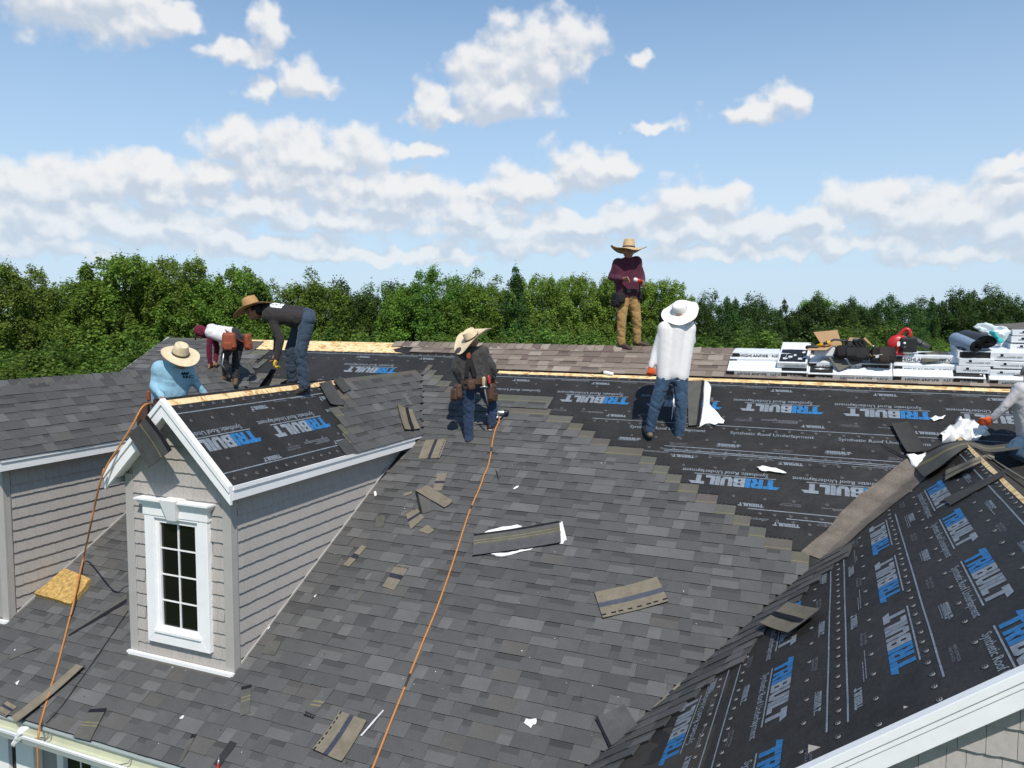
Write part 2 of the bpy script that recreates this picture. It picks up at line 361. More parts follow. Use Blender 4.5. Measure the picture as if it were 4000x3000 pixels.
# ---- dormers ---------------------------------------------------------------
def dormer(xc, full):
    # core walls
    zt = DZ - 0.06; zs = zt - (DHW - .012) * TB; zb = -3.2; hw = DHW - .012
    b = MB(); prof = [(xc - hw, zb), (xc + hw, zb), (xc + hw, zs), (xc, zt), (xc - hw, zs)]
    V = [Vector((x, DYW + .012, z)) for x, z in prof] + [Vector((x, -0.75, z)) for x, z in prof]; k = 5
    b.add(V, [tuple(range(k)), tuple(range(2 * k - 1, k - 1, -1))] + [(i, k + i, k + (i + 1) % k, (i + 1) % k) for i in range(k)])
    wall = b.build('dormer_wall', nm('wall_back', (.33, .31, .29), .8, .2) if 'wall_back' not in MATS else MATS['wall_back'], house)
    # shakes: right wall (and front on the near dormer)
    chh = 0.128
    FR = frame(Vector((xc + DHW - .010, DYW, -3.03)), Vector((0, 1, 0)), Vector((0, 0, 1)), Vector((1, 0, 0)))
    ymax = 3.3
    shakes(wall, FR, lambda x, y: (-3.03 + y) > (DYW + x) * TA - .10 and (-3.03 + y) < -1.20, 0.085, ymax, 0.02, 1.84, chh, seed=int(-xc * 10))
    if full:
        FFt = frame(Vector((xc - DHW, DYW + .010, -3.03)), Vector((1, 0, 0)), Vector((0, 0, 1)), Vector((0, -1, 0)))
        def skip(a, b_, y0, y1): return a > 0.245 and b_ < 1.075 and y0 > 0.16 and y1 < 1.60
        # clip pieces at the window
        def ins(x, y):
            z = -3.03 + y; lim = DZ - 0.17 - abs(x - DHW) * TB
            return z < lim and not (0.27 < x < 1.05 and 0.21 < y < 1.53)
        shakes(wall, FFt, ins, 0.085, 2 * DHW - 0.085, 0.02, 2.62, chh, seed=5)
    # corner boards
    for sx in (-1, 1):
        m = MB(); x1 = xc + sx * DHW; 
        m.box((min(x1 - sx * .085, x1 + sx * .016), DYW - .016, -3.09), (max(x1 - sx * .085, x1 + sx * .016), DYW + .012, -1.16))
        m.box((min(x1 - sx * .012, x1 + sx * .014), DYW + .0125, -3.09), (max(x1 - sx * .012, x1 + sx * .014), DYW + .075, -1.16))
        bevel(m.build('corner_board', M_CORNER, house), .004)
    # roof slopes
    slopes = []
    for sx in (1, -1):
        n = Vector((sx * math.sin(BE), 0, math.cos(BE)))
        pts = [Vector((xc, DYF, DZ)), Vector((xc + sx * DEH, DYF, DZE)), Vector((xc + sx * DEH, DZE / TA, DZE)), Vector((xc, DZ / TA, DZ))]
        if sx < 0: pts.reverse()
        slopes.append(ngon_slab(pts, n, 0.028, 'dormer_roof_slope', DARKDECK, house))
    # rake boards + drip moulding + soffit
    for sx in (1, -1):
        d = Vector((sx * math.cos(BE), 0, -math.sin(BE))); u = Vector((sx * math.sin(BE), 0, math.cos(BE)))
        o = Vector((xc, DYF, DZ)); ln = DEH / math.cos(BE)
        def quad_bar(h0, h1, y0, y1, l0=0.0, l1=ln, name='rake_board'):
            # vertical cut at the ridge and at the eave end
            def P(l, h, y): return o + d * l + u * h + Vector((0, y, 0))
            s0, s1 = -h0 * math.tan(BE), -h1 * math.tan(BE)      # plumb cuts
            V = [P(l0 + s0, h0, y0), P(l1 + s0, h0, y0), P(l1 + s1, h1, y0), P(l0 + s1, h1, y0), P(l0 + s0, h0, y1), P(l1 + s0, h0, y1), P(l1 + s1, h1, y1), P(l0 + s1, h1, y1)]
            m = MB().add(V, [(0, 1, 2, 3), (7, 6, 5, 4), (0, 4, 5, 1), (1, 5, 6, 2), (2, 6, 7, 3), (3, 7, 4, 0)])
            if sx < 0:
                for f in m.F: f.reverse()
            return bevel(m.build(name, M_PVC, house), .003)
        quad_bar(-0.118, -0.030, -0.012, 0.022)
        quad_bar(-0.032, 0.012, -0.028, 0.030, name='drip_moulding')
        # soffit under the rake
        m = MB(); P = lambda l, h, y: o + d * l + u * h + Vector((0, y, 0))
        m.add([P(0.02, -.092, .022), P(ln - .03, -.092, .022), P(ln - .03, -.092, .15), P(0.02, -.092, .15)], [(0, 1, 2, 3)])
        m.build('rake_soffit', M_PVC, house)
        # eave fascia with drip edge and soffit
        xe = xc + sx * DEH; yb = (DZE - .10) / TA
        m = MB(); m.box((min(xe, xe - sx * .022), DYF + .0225, DZE - .128), (max(xe, xe - sx * .022), yb, DZE - .012)); bevel(m.build('fascia_board', M_PVC, house), .003)
        m = MB(); m.box((min(xe - sx * .01, xe + sx * .014), DYF + .031, DZE - .030), (max(xe - sx * .01, xe + sx * .014), DZE / TA - .02, DZE + .008)); m.build('drip_edge', M_PVC, house)
        m = MB(); m.box((min(xe - sx * .023, xe - sx * .145), DYF + .15, DZE - .118), (max(xe - sx * .023, xe - sx * .145), yb, DZE - .106)); m.build('eave_soffit', M_PVC, house)
    # base flashing
    m = MB(); m.box((xc - DHW - .03, DYW - .055, -3.018), (xc + DHW + .03, DYW - .018, -2.985)); m.build('base_flashing', M_PVC, house)
    # step flashing line up the right wall
    m = MB(); a = Vector((xc + DHW + .010, DYW + .08, (DYW + .08) * TA + .012)); e = Vector((xc + DHW + .010, -2.45, -2.45 * TA + .012)); up = Vector((0, 0, .03)); rt = Vector((.014, 0, 0))
    m.add([a, e, e + up, a + up, a + rt, e + rt, e + rt + up, a + rt + up], [(0, 3, 2, 1), (4, 5, 6, 7), (0, 1, 5, 4), (3, 7, 6, 2), (0, 4, 7, 3), (1, 2, 6, 5)])
    m.build('step_flashing', M_CORNER, house)
    return wall, slopes
wall1, slopes1 = dormer(DX1, True)
wall2, slopes2 = dormer(DX2, False)

# ---- dormer window ---------------------------------------------------------
def dormer_window():
    y = DYW - .008; xc = DX1 + .012
    x0, x1, zb, zt = xc - .40, xc + .405, -2.83, -1.50
    win = MB()
    # outer casing as four mitred boards (one part), window is the part object
    def board(m, a, b, c, d, y0, y1):
        V = [Vector((p[0], y0, p[1])) for p in (a, b, c, d)] + [Vector((p[0], y1, p[1])) for p in (a, b, c, d)]
        m.add(V, [(0, 1, 2, 3), (7, 6, 5, 4), (0, 4, 5, 1), (1, 5, 6, 2), (2, 6, 7, 3), (3, 7, 4, 0)])
    w = .125; gx0, gx1, gz0, gz1 = x0 + w, x1 - w, zb + w, zt - .06
    m = MB()
    board(m, (x0, zb), (x1, zb), (gx1, gz0), (gx0, gz0), y - .045, y + .02)
    board(m, (gx1, gz0), (x1, zb), (x1, zt), (gx1, gz1), y - .045, y + .02)
    board(m, (x0, zb), (gx0, gz0), (gx0, gz1), (x0, zt), y - .045, y + .02)
    board(m, (gx0, gz1), (gx1, gz1), (x1, zt), (x0, zt), y - .045, y + .02)
    wo = bevel(m.build('window', M_PVC, house), .004)
    # sash
    s = .048; m = MB(); sx0, sx1, sz0, sz1 = gx0 + s, gx1 - s, gz0 + s, gz1 - s
    board(m, (gx0, gz0), (gx1, gz0), (sx1, sz0), (sx0, sz0), y - .022, y + .02)
    board(m, (sx1, sz0), (gx1, gz0), (gx1, gz1), (sx1, sz1), y - .022, y + .02)
    board(m, (gx0, gz0), (sx0, sz0), (sx0, sz1), (gx0, gz1), y - .022, y + .02)
    board(m, (sx0, sz1), (sx1, sz1), (gx1, gz1), (gx0, gz1), y - .022, y + .02)
    bevel(m.build('sash', M_PVC, wo), .003)
    # panes and muntins
    t = .012; cols = 2; rows = 4; pw = (sx1 - sx0 - t) / 2; ph = (sz1 - sz0 - 3 * t) / 4
    pane = MB().box((0, 0, 0), (pw, .004, ph)).mesh('pane', M_GLASS)
    for i in range(cols):
        for j in range(rows):
            obj('pane', pane, wo, Matrix.Translation((sx0 + i * (pw + t), y + .004, sz0 + j * (ph + t))))
    MB().box((sx0 + pw, y - .010, sz0), (sx0 + pw + t, y + .004, sz1)).build('muntin', M_PVC, wo)
    for j in range(1, 4):
        zz = sz0 + j * ph + (j - 1) * t
        MB().box((sx0, y - .007, zz), (sx0 + pw, y + .004, zz + t)).build('muntin', M_PVC, wo)
        MB().box((sx0 + pw + t, y - .007, zz), (sx1, y + .004, zz + t)).build('muntin', M_PVC, wo)
    # head casing: frieze, crown steps, keystone
    m = MB(); m.box((x0 - .012, y - .052, zt - .035), (x1 + .012, y + .02, zt + .052)); bevel(m.build('head_frieze', M_PVC, wo), .003)
    m = MB()
    for k in range(5):
        e = .012 + .014 * k; m.box((x0 - e, y - .055 - .013 * k, zt + .053 + .017 * k), (x1 + e, y + .02, zt + .0695 + .017 * k))
    m.build('crown_moulding', M_PVC, wo)
    ky = y - .135; m = MB(); kc = xc
    V = [(kc - .055, y - .09, zt - .055), (kc + .055, y - .09, zt - .055), (kc + .105, ky, zt + .155), (kc - .105, ky, zt + .155),
         (kc - .055, y + .02, zt - .055), (kc + .055, y + .02, zt - .055), (kc + .105, y + .02, zt + .155), (kc - .105, y + .02, zt + .155)]
    m.add(V, [(0, 1, 2, 3), (7, 6, 5, 4), (0, 4, 5, 1), (1, 5, 6, 2), (2, 6, 7, 3), (3, 7, 4, 0)]); bevel(m.build('keystone', M_PVC, wo), .004)
    m = MB(); m.box((gx0 - .02, y - .062, gz0 - .012), (gx1 + .02, y - .0455, gz0 + .012)); m.build('sill_lip', M_PVC, wo)
dormer_window()

# ---- front wing: rake, wall ------------------------------------------------
def wing():
    for sx in (-1, 1):
        d = Vector((sx * math.cos(GA), 0, -math.sin(GA))); u = Vector((sx * math.sin(GA), 0, math.cos(GA))); o = Vector((CX, CYF, CZ)); ln = (CX - CXE) / math.cos(GA)
        def bar(h0, h1, y0, y1, name, mat):
            P = lambda l, h, y: o + d * (l - h * math.tan(GA)) + u * h + Vector((0, y, 0))
            V = [P(0, h0, y0), P(ln, h0, y0), P(ln, h1, y0), P(0, h1, y0), P(0, h0, y1), P(ln, h0, y1), P(ln, h1, y1), P(0, h1, y1)]
            m = MB().add(V, [(0, 1, 2, 3), (7, 6, 5, 4), (0, 4, 5, 1), (1, 5, 6, 2), (2, 6, 7, 3), (3, 7, 4, 0)])
            if sx < 0: [f.reverse() for f in m.F]
            for f in m.F: f.reverse()
            return bevel(m.build(name, mat, house), .003)
        bar(-.029, .014, -.035, .03, 'drip_moulding', M_PVC)
        bar(-.061, -.030, -.022, .02, 'rake_moulding', M_PVC)
        bar(-.142, -.062, -.012, .02, 'rake_board', M_PVC)
        m = MB(); P = lambda l, h, y: o + d * l + u * h + Vector((0, y, 0))
        m.add([P(0.05, -.12, .02), P(ln, -.12, .02), P(ln, -.12, .20), P(0.05, -.12, .20)], [(0, 1, 2, 3)]); m.build('rake_soffit', M_PVC, house)
    yw = CYF + .16; b = MB()
    prof = [(CXE + .35, -7.0), (2 * CX - CXE - .35, -7.0), (2 * CX - CXE - .35, -3.3), (CX, CZ - .12), (CXE + .35, -3.3)]
    V = [Vector((x, yw, z)) for x, z in prof] + [Vector((x, -6.2, z)) for x, z in prof]; k = 5
    b.add(V, [tuple(range(k)), tuple(range(2 * k - 1, k - 1, -1))] + [(i, k + i, k + (i + 1) % k, (i + 1) % k) for i in range(k)])
    w = b.build('wing_wall', MATS['wall_back'], house)
    F = frame(Vector((-1.5, yw - .002, -4.2)), Vector((1, 0, 0)), Vector((0, 0, 1)), Vector((0, -1, 0)))
    shakes(w, F, lambda x, y: (-4.2 + y) < CZ - .13 - abs(-1.5 + x - CX) * TG and (-4.2 + y) > -2.75 and -1.5 + x < 1.9, 1.0, 3.5, 0.0, 3.4, 0.15, seed=77)
wing()

# ---- main front wall, gutter ----------------------------------------------
EY, EZ = -EAVE_V * CA, -EAVE_V * SA
def front_wall():
    yw = EY + .32; b = MB(); b.box((RAKE_X + .2, yw, -7.0), (-2.4, 5.4, EZ - .02)); w = b.build('front_wall', MATS['wall_back'], house)
    MB().box((RAKE_X, EY + .035, EZ - .05), (-2.2, yw - .002, EZ - .035)).build('eave_soffit', M_PVC, house)
    MB().box((RAKE_X, EY + .012, EZ - .17), (-2.2, EY + .034, EZ - .022)).build('fascia_board', M_PVC, house)
    def wx(px, py=2900): return hit(px, py, (0, 1, 0), (0, yw, 0)).x
    a, b2, c, d = wx(20), wx(50), wx(97), wx(165)
    m = MB(); m.box((b2 - .16, yw - .05, -5.6), (b2, yw - .001, -3.52)); m.build('window_casing', M_PVC, house)
    g = MB().box((b2, yw - .012, -5.6), (c, yw - .002, -3.52)).build('window', M_GLASS, house)
    for k in range(3): MB().box((b2, yw - .02, -3.9 - .42 * k), (c, yw - .0125, -3.88 - .42 * k)).build('muntin', M_PVC, g)
    m = MB(); m.box((c, yw - .10, -7), (d, yw - .001, -3.52)); bevel(m.build('pilaster', M_PVC, house), .005)
    e, f, h = wx(268, 2950), wx(375, 2950), wx(412, 2950)
    g = MB().box((e, yw - .012, -5.6), (f, yw - .002, -3.56)).build('window', M_GLASS, house)
    for k in range(3): MB().box((e, yw - .02, -3.95 - .42 * k), (f, yw - .0125, -3.93 - .42 * k)).build('muntin', M_PVC, g)
    MB().box(((e + f) / 2 - .008, yw - .0205, -5.6), ((e + f) / 2 + .008, yw - .013, -3.56)).build('muntin', M_PVC, g)
    MB().box((f, yw - .06, -5.7), (h, yw - .001, -3.53)).build('window_casing', M_PVC, house)
    MB().box((e - .09, yw - .06, -5.7), (e, yw - .001, -3.53)).build('window_casing', M_PVC, house)
    # gutter trough
    GIN = nm('gutter_inside', (0.55, 0.57, 0.44), 0.5, 0.3, n1=(3, 3, .1))
    pr = [(EY + .010, EZ - .030), (EY + .010, EZ - .125), (EY - .130, EZ - .125), (EY - .150, EZ - .085), (EY - .172, EZ - .045), (EY - .172, EZ - .030), (EY - .155, EZ - .030)]
    x0, x1 = -8.6, -2.6; m = MB()
    V = [Vector((x, y, z)) for x in (x0, x1) for y, z in pr]; n = len(pr)
    m.add(V, [(i, i + 1, n + i + 1, n + i) for i in range(n - 1)], mi=0)
    g = m.build('gutter', M_PVC, house)
    m = MB(); ins = [(EY + .006, EZ - .034), (EY + .006, EZ - .121), (EY - .126, EZ - .121), (EY - .146, EZ - .083), (EY - .166, EZ - .040)]
    V = [Vector((x, y, z)) for x in (x0, x1) for y, z in ins]; n = len(ins)
    m.add(V, [(i, n + i, n + i + 1, i + 1) for i in range(n - 1)]); m.build('gutter_lining', GIN, g)
    m = MB(); m.tube([(x0, EY - .163, EZ - .028), (x1, EY - .163, EZ - .028)], .0125, 8); m.build('gutter_lip', M_PVC, g, smooth=True)
    hm = MB().tube([(0, .004, -.035), (0, -.04, -.075), (0, -.09, -.055), (0, -.160, -.032)], .006, 6).mesh('gutter_hanger', nm('hanger_metal', (.45, .45, .44), .4, .5, .7))
    for px in (172, 190, 515, 760, 1100): 
        s, v = apx(px, 2860 if px < 300 else 2940); obj('gutter_hanger', hm, g, Matrix.Translation((s, EY, EZ)))
    m = MB(); m.add([(x0, EY + .02, EZ + .002), (x1, EY + .02, EZ + .002), (x1, EY - .022, EZ - .012), (x0, EY - .022, EZ - .012), (x1, EY - .022, EZ - .024), (x0, EY - .022, EZ - .024)], [(0, 3, 2, 1), (3, 5, 4, 2)])
    m.build('eave_drip_edge', nm('drip_metal', (.30, .35, .34), .5, .4), house)
front_wall()
# gable-end rake trim on the far left and ridge beam edge
MB().add([PA(RAKE_X, -.02, .012), PA(RAKE_X, EAVE_V, .012), PA(RAKE_X, EAVE_V, -.16), PA(RAKE_X, -.02, -.16), PA(RAKE_X - .02, -.02, .012), PA(RAKE_X - .02, EAVE_V, .012), PA(RAKE_X - .02, EAVE_V, -.16), PA(RAKE_X - .02, -.02, -.16)],
         [(0, 1, 2, 3), (7, 6, 5, 4), (0, 4, 5, 1), (3, 2, 6, 7)]).build('rake_board', M_PVC, house)

# black membrane wedge where the dormer eave dies into the main slope
b = MB(); q_ = [PA(*apx(*p), .024) for p in ((1640, 1690), (1622, 1735), (1500, 1868), (1400, 1962), (1385, 1960), (1545, 1778))]
b.add(q_, [tuple(range(6))]); me_ = b.mesh('wall_flashing', M_TAR)
if me_.polygons[0].normal.dot(NA) < 0: me_.flip_normals()
obj('wall_flashing', me_, slopeA)
# ================================================================== shingles
HEAD = 0.336
PAL_G = [(0.074, 0.0735, 0.073), (0.083, 0.0825, 0.0815), (0.091, 0.0900, 0.0885), (0.100, 0.0988, 0.0970), (0.111, 0.1093, 0.107), (0.129, 0.1265, 0.1235), (0.097, 0.0925, 0.086)]
WT_G = [3, 5, 6, 5, 4, 1.6, 1.2]
PAL_B = [(0.155, 0.122, 0.10), (0.19, 0.150, 0.122), (0.225, 0.182, 0.148), (0.265, 0.22, 0.18), (0.15, 0.11, 0.095), (0.31, 0.265, 0.22)]
WT_B = [3, 4, 5, 4, 2, 2]
def strip_mesh(L, seed, pal, wt, head=(0.13, 0.125, 0.10), HEAD=0.336):
    rnd = random.Random(seed); b = MB(); x = 0.0; tooth = rnd.random() < .5
    zt = lambda y: 0.0145 - 0.0385 * y
    while x < L - 1e-4:
        w = rnd.choice((.12, .16, .20, .25, .31)) if tooth else rnd.choice((.09, .12, .16, .20, .26))
        w = min(w, L - x)
        if L - x - w < .03: w = L - x
        c = rnd.choices(pal, wt)[0]; j = rnd.uniform(.95, 1.05); c = tuple(q * j for q in c)
        if tooth:
            t = .0035; y0 = rnd.uniform(-.0015, .0015); a, e = x, x + w; s1, s2 = rnd.uniform(-.004, .004), rnd.uniform(-.004, .004)
            V = [(a, y0, zt(0) - .0115), (e, y0, zt(0) - .0115), (a, y0, zt(0) + t), (e, y0, zt(0) + t), (a + s1, EXPO + .01, zt(EXPO) + t * .5), (e + s2, EXPO + .01, zt(EXPO) + t * .5),
                 (a, y0, zt(0) - .002), (e, y0, zt(0) - .002), (a + s1, EXPO + .01, zt(EXPO) - .002), (e + s2, EXPO + .01, zt(EXPO) - .002)]
            b.add(V, [(2, 3, 5, 4)], c); b.add(V, [(0, 1, 3, 2)], tuple(q * .18 for q in c)); b.add(V, [(6, 2, 4, 8), (7, 9, 5, 3)], tuple(q * .8 for q in c))  # front edge colour darkened to paint in the course shadow line
        else:
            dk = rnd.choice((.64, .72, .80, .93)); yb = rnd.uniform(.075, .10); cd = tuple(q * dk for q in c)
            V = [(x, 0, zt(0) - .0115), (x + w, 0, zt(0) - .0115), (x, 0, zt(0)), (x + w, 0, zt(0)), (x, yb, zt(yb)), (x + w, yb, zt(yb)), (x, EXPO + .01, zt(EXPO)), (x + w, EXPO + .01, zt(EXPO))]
            b.add(V, [(2, 3, 5, 4)], c); b.add(V, [(4, 5, 7, 6)], cd); b.add(V, [(0, 1, 3, 2)], tuple(q * .18 for q in c))  # butt edge between teeth also carries the painted shadow line
        x += w; tooth = not tooth
    h = tuple(q * rnd.uniform(.93, 1.07) for q in head); y1, y2, y3, y4 = EXPO + .01, .175, .183, HEAD - .026
    for (ya, yb, c) in (((y1, y2, h), (y2, y3, (0.20, 0.175, 0.085)), (y3, y4, h), (y4, HEAD, (0.014, 0.014, 0.016))) if HEAD > .3 else ((y1, HEAD, h),)):
        if yb <= ya: continue
        b.add([(0, ya, zt(ya)), (L, ya, zt(ya)), (L, yb, zt(yb)), (0, yb, zt(yb))], [(0, 1, 2, 3)], c)
    # nail-line print in the tar strip
    xx = .03
    while HEAD > .3 and xx < L - .05:
        if rnd.random() < .75: b.add([(xx, HEAD - .019, zt(HEAD) + .0016), (xx + .022, HEAD - .019, zt(HEAD) + .0016), (xx + .022, HEAD - .014, zt(HEAD) + .0016), (xx, HEAD - .014, zt(HEAD) + .0016)], [(0, 1, 2, 3)], (.09, .09, .1))
        xx += .045
    # end faces
    for xe, o in ((0, 1), (L, -1)):
        q = [(xe, 0, zt(0) - .0115), (xe, 0, zt(0)), (xe, HEAD, zt(HEAD)), (xe, HEAD, zt(HEAD) - .004)]
        b.add(q if o > 0 else q[::-1], [(0, 1, 2, 3)], (.05, .05, .05))
    return b
STRIPS = {}
def strip(L, var, brown=False, hd=.336):
    k = (round(L, 2), var, brown, hd)
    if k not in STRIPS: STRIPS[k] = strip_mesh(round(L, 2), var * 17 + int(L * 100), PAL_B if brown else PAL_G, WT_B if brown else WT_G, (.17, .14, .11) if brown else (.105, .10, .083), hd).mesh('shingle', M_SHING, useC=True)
    return STRIPS[k]
def project(p):
    d = Vector(p) - CAM_POS; z = d.dot(CF)
    if z < .1: return None
    return 2000 + CAM_F * d.dot(CR) / z, 1500 - CAM_F * d.dot(CU) / z, z
PLACED = []   # (score, mesh key, matrix, parent)
def lay(parent, F, y, x0, x1, off, brown=False, n=0, rnd=random):
    hd = .336 if -y > .336 or (F is not FA and F is not F1 and F is not F2) else max(.154, round(-y - .004, 2))
    if -y < .15 and (F is FA or F is F1 or F is F2): return
    """one course of strips with bottom edge at local y between x0 and x1"""
    Ls = 1.0; k = math.floor((x0 - off) / Ls)
    x = off + k * Ls
    while x < x1 - 1e-3:
        a, b = max(x, x0), min(x + Ls, x1)
        if x1 - (x + Ls) < .12 and x1 - (x + Ls) > 0: b = x1; nx = x1
        else: nx = x + Ls
        if b - a > .04:
            M = F @ Matrix.Translation((a, y + rnd.uniform(-.0025, .0025), rnd.uniform(.0075, .0095))) @ Matrix.Rotation(rnd.uniform(-.002, .002), 4, 'Z')
            p = project(M @ Vector(((b - a) / 2, .07, 0)))
            if p and -500 < p[0] < 4500 and -300 < p[1] < 3400:
                PLACED.append(((b - a) / p[2] ** 2 * (1 if (-20 < p[0] < 4020 and p[1] < 3040) else .1), (b - a, rnd.randint(0, 9), brown, hd), M, parent))
        x = nx
rs = random.Random(3)
F1 = FD(DX1); F2 = FD(DX2)
END_R = {-10: -5.95, -9: -5.75, -8: -5.6, -7: -5.43, -6: -5.22, -5: -4.6, -4: -3.54, -3: -4.2, -2: -3.47, -1: -3.13, 0: -2.95, 1: -2.75, 2: -2.52, 3: -2.07, 4: -1.89, 5: -1.71, 6: -1.55, 7: -1.33, 8: -1.11, 9: -.91, 10: -.74, 11: -.58, 12: -.32}
def valley_x(v):                 # wing valley on the main slope
    return CX + (v * CA + V0C.y) * -(VC.x / VC.y)
def d_edge(v, xc, side):         # where a dormer cuts the main slope
    y, z = -v * CA, -v * SA
    if y < DYW - .02: return None
    if z > DZ: return xc if z > DZ + .0 else None
    w = (DZ - z) / TB
    return xc + side * (w if z > DZE - .1 else DHW + .012)
for n in range(-17, 36):
    v = V0 + EXPO * n; off = (n * 0.17 + (n % 3) * .31) % 1.0 + rs.uniform(-.02, .02)
    vm = v - .07
    # right of the near dormer
    e1 = d_edge(vm, DX1, 1)
    x1 = END_R.get(n, valley_x(vm) + .01 if n > 12 else None)
    if n >= -10 and x1 is not None:
        if e1 is None and v > 3: lay(slopeA, FA, -v, -8.9, x1, off, n=n, rnd=rs)
        elif e1 is not None: lay(slopeA, FA, -v, e1, x1, off, n=n, rnd=rs)
    # between the dormers / behind them
    if d_edge(vm, DX1, 1) is not None:
        l = d_edge(vm, DX2, 1); r = d_edge(vm, DX1, -1)
        steps = [(.30, -10.6), (.50, -9.45), (.70, -9.1), (.92, -9.2), (1.10, -8.93), (1.26, -8.9), (1.42, -8.45), (1.7, -8.1), (1.9, -7.6), (9, 9)]
        se = [s for vv, s in steps if v <= vv + .05][0]
        lo = RAKE_X if (l is None or -vm * SA > DZ) else l
        hi = min(se, r if r is not None and -vm * SA < DZ else 9)
        if hi > 8: hi = -6.2
        lay(slopeA, FA, -v, lo, hi, off, n=n, rnd=rs)
        if lo > RAKE_X + .1:
            l2 = d_edge(vm, DX2, -1)
            if l2: lay(slopeA, FA, -v, RAKE_X, l2, off, n=n, rnd=rs)
    # woven strips running up the wing
    if n > 11:
        vp = V0C - VC * ((v * CA + V0C.y) / VC.y)
        Fw = frame(vp, DC, NC.cross(DC), NC)
        L = {12: .30, 13: .50, 14: .60, 15: .55, 16: .54, 17: .53, 18: .58, 19: .64, 20: .60, 21: .60, 22: .62, 23: .72, 24: .80}.get(n, .62)
        lay(slopeC, Fw @ Matrix.Translation((0, 0, -.006)), -0.0, -.03, L, -.03, n=n, rnd=rs)
# old brown courses at the ridge
for k in range(5):
    v = .145 + EXPO * (k) + .0
    lay(slopeA, FA, -v - .02, -6.55 if k == 0 else (-6.35 if k == 1 else -5.0 - .3 * (k % 2)), 5.5, (k * .37) % 1, True, rnd=rs)
# dormer slopes
wl = DEH / math.cos(BE)
ST = [(.16, -2.64), (.30, -2.82), (.44, -2.98), (.58, -3.2), (.70, -3.35), (.84, -3.53), (.97, -3.64), (1.2, -3.67)]
k = 0; w = wl + .012
while w > .10:
    yv = (DZ - (w - .05) * math.sin(BE)) / TA           # valley
    xs = [s for ww, s in ST if w <= ww + .03][0]
    lay(slopes1[0], F1, -w, xs, yv, (k * .37) % 1, rnd=rs)
    lay(slopes2[0], F2, -w, DYF - .01, yv, (k * .29) % 1, rnd=rs)
    w -= .128; k += 1
PLACED.sort(key=lambda t: -t[0])
rest = {}
for i, (sc, key, M, par) in enumerate(PLACED):
    me = strip(*key)
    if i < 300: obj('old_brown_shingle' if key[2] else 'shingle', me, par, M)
    else: rest.setdefault((par.name, key[2]), (par, []))[1].append((me, M))
for (pn, br), (par, lst) in rest.items():
    V, F, C = [], [], []
    for me, M in lst:
        b0 = len(V); V += [M @ v.co for v in me.vertices]
        at = me.color_attributes['Col'].data
        for p in me.polygons: F.append([b0 + i for i in p.vertices]); C.append(tuple(at[p.loop_start].color[:3]))
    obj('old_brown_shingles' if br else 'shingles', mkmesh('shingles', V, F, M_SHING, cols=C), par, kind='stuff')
# ridge caps: dormer 2, the old brown ridge
def cap_mesh(w, l, pitch, col):
    b = MB(); c, s = math.cos(pitch), math.sin(pitch); lift = .014
    z0, z1 = .022, .006
    V = [(-w*c, 0, -w*s + z0), (0, 0, z0 + .004), (w*c, 0, -w*s + z0), (-w*c, l, -w*s + z1), (0, l, z1 + .004), (w*c, l, -w*s + z1),
         (-w*c, 0, -w*s + z0 - .012), (0, 0, z0 - .008), (w*c, 0, -w*s + z0 - .012), (-w*c, l, -w*s + z1 - .012), (w*c, l, -w*s + z1 - .012)]
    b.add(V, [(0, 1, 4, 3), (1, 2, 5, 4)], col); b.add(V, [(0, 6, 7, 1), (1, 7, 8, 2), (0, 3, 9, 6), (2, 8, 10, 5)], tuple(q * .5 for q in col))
    return b
capsG = [cap_mesh(.125, .20, BE, tuple(q * random.uniform(.95, 1.05) for q in c)).mesh('ridge_cap', M_SHING, useC=True) for c in PAL_G[:6]]
y = -5.71; i = 0
while y < -.85:
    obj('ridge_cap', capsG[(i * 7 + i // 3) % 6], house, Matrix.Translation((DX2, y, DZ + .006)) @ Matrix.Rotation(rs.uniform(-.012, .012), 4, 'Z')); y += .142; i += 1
capsB = [cap_mesh(.15, .20, AL, c).mesh('ridge_cap', M_SHING, useC=True) for c in PAL_B]
x = 5.2; i = 0
while x > -6.6:
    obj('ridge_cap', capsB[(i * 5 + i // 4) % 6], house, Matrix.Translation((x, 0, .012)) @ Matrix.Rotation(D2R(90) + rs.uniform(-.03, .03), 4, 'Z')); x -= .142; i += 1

# ================================================================== underlayment, decking
def sheet(F, x0, x1, y0, y1, h, name, mat, parent, nx=40, ny=8, amp=.002, clip=None, seed=0):
    """slightly rippled membrane in frame F"""
    b = MB(); V = []
    for j in range(ny + 1):
        for i in range(nx + 1):
            x, y = x0 + (x1 - x0) * i / nx, y0 + (y1 - y0) * j / ny
            z = h + amp * (noise.noise(Vector((x * 2.3 + seed, y * 5, seed))) + .6 * noise.noise(Vector((x * 7 + seed, y * 11, seed))))
            V.append(Vector((x, y, z)))
    Fc = []
    for j in range(ny):
        for i in range(nx):
            q = (j*(nx+1)+i, j*(nx+1)+i+1, (j+1)*(nx+1)+i+1, (j+1)*(nx+1)+i)
            if clip is None or all(clip(V[k].x, V[k].y) for k in q): Fc.append(q)
    used = sorted({i for q in Fc for i in q}); mp = {k: i for i, k in enumerate(used)}
    b.add([V[k] for k in used], [[mp[i] for i in q] for q in Fc]); b.V = [F @ v for v in b.V]
    return b.build(name, mat, parent, smooth=True)
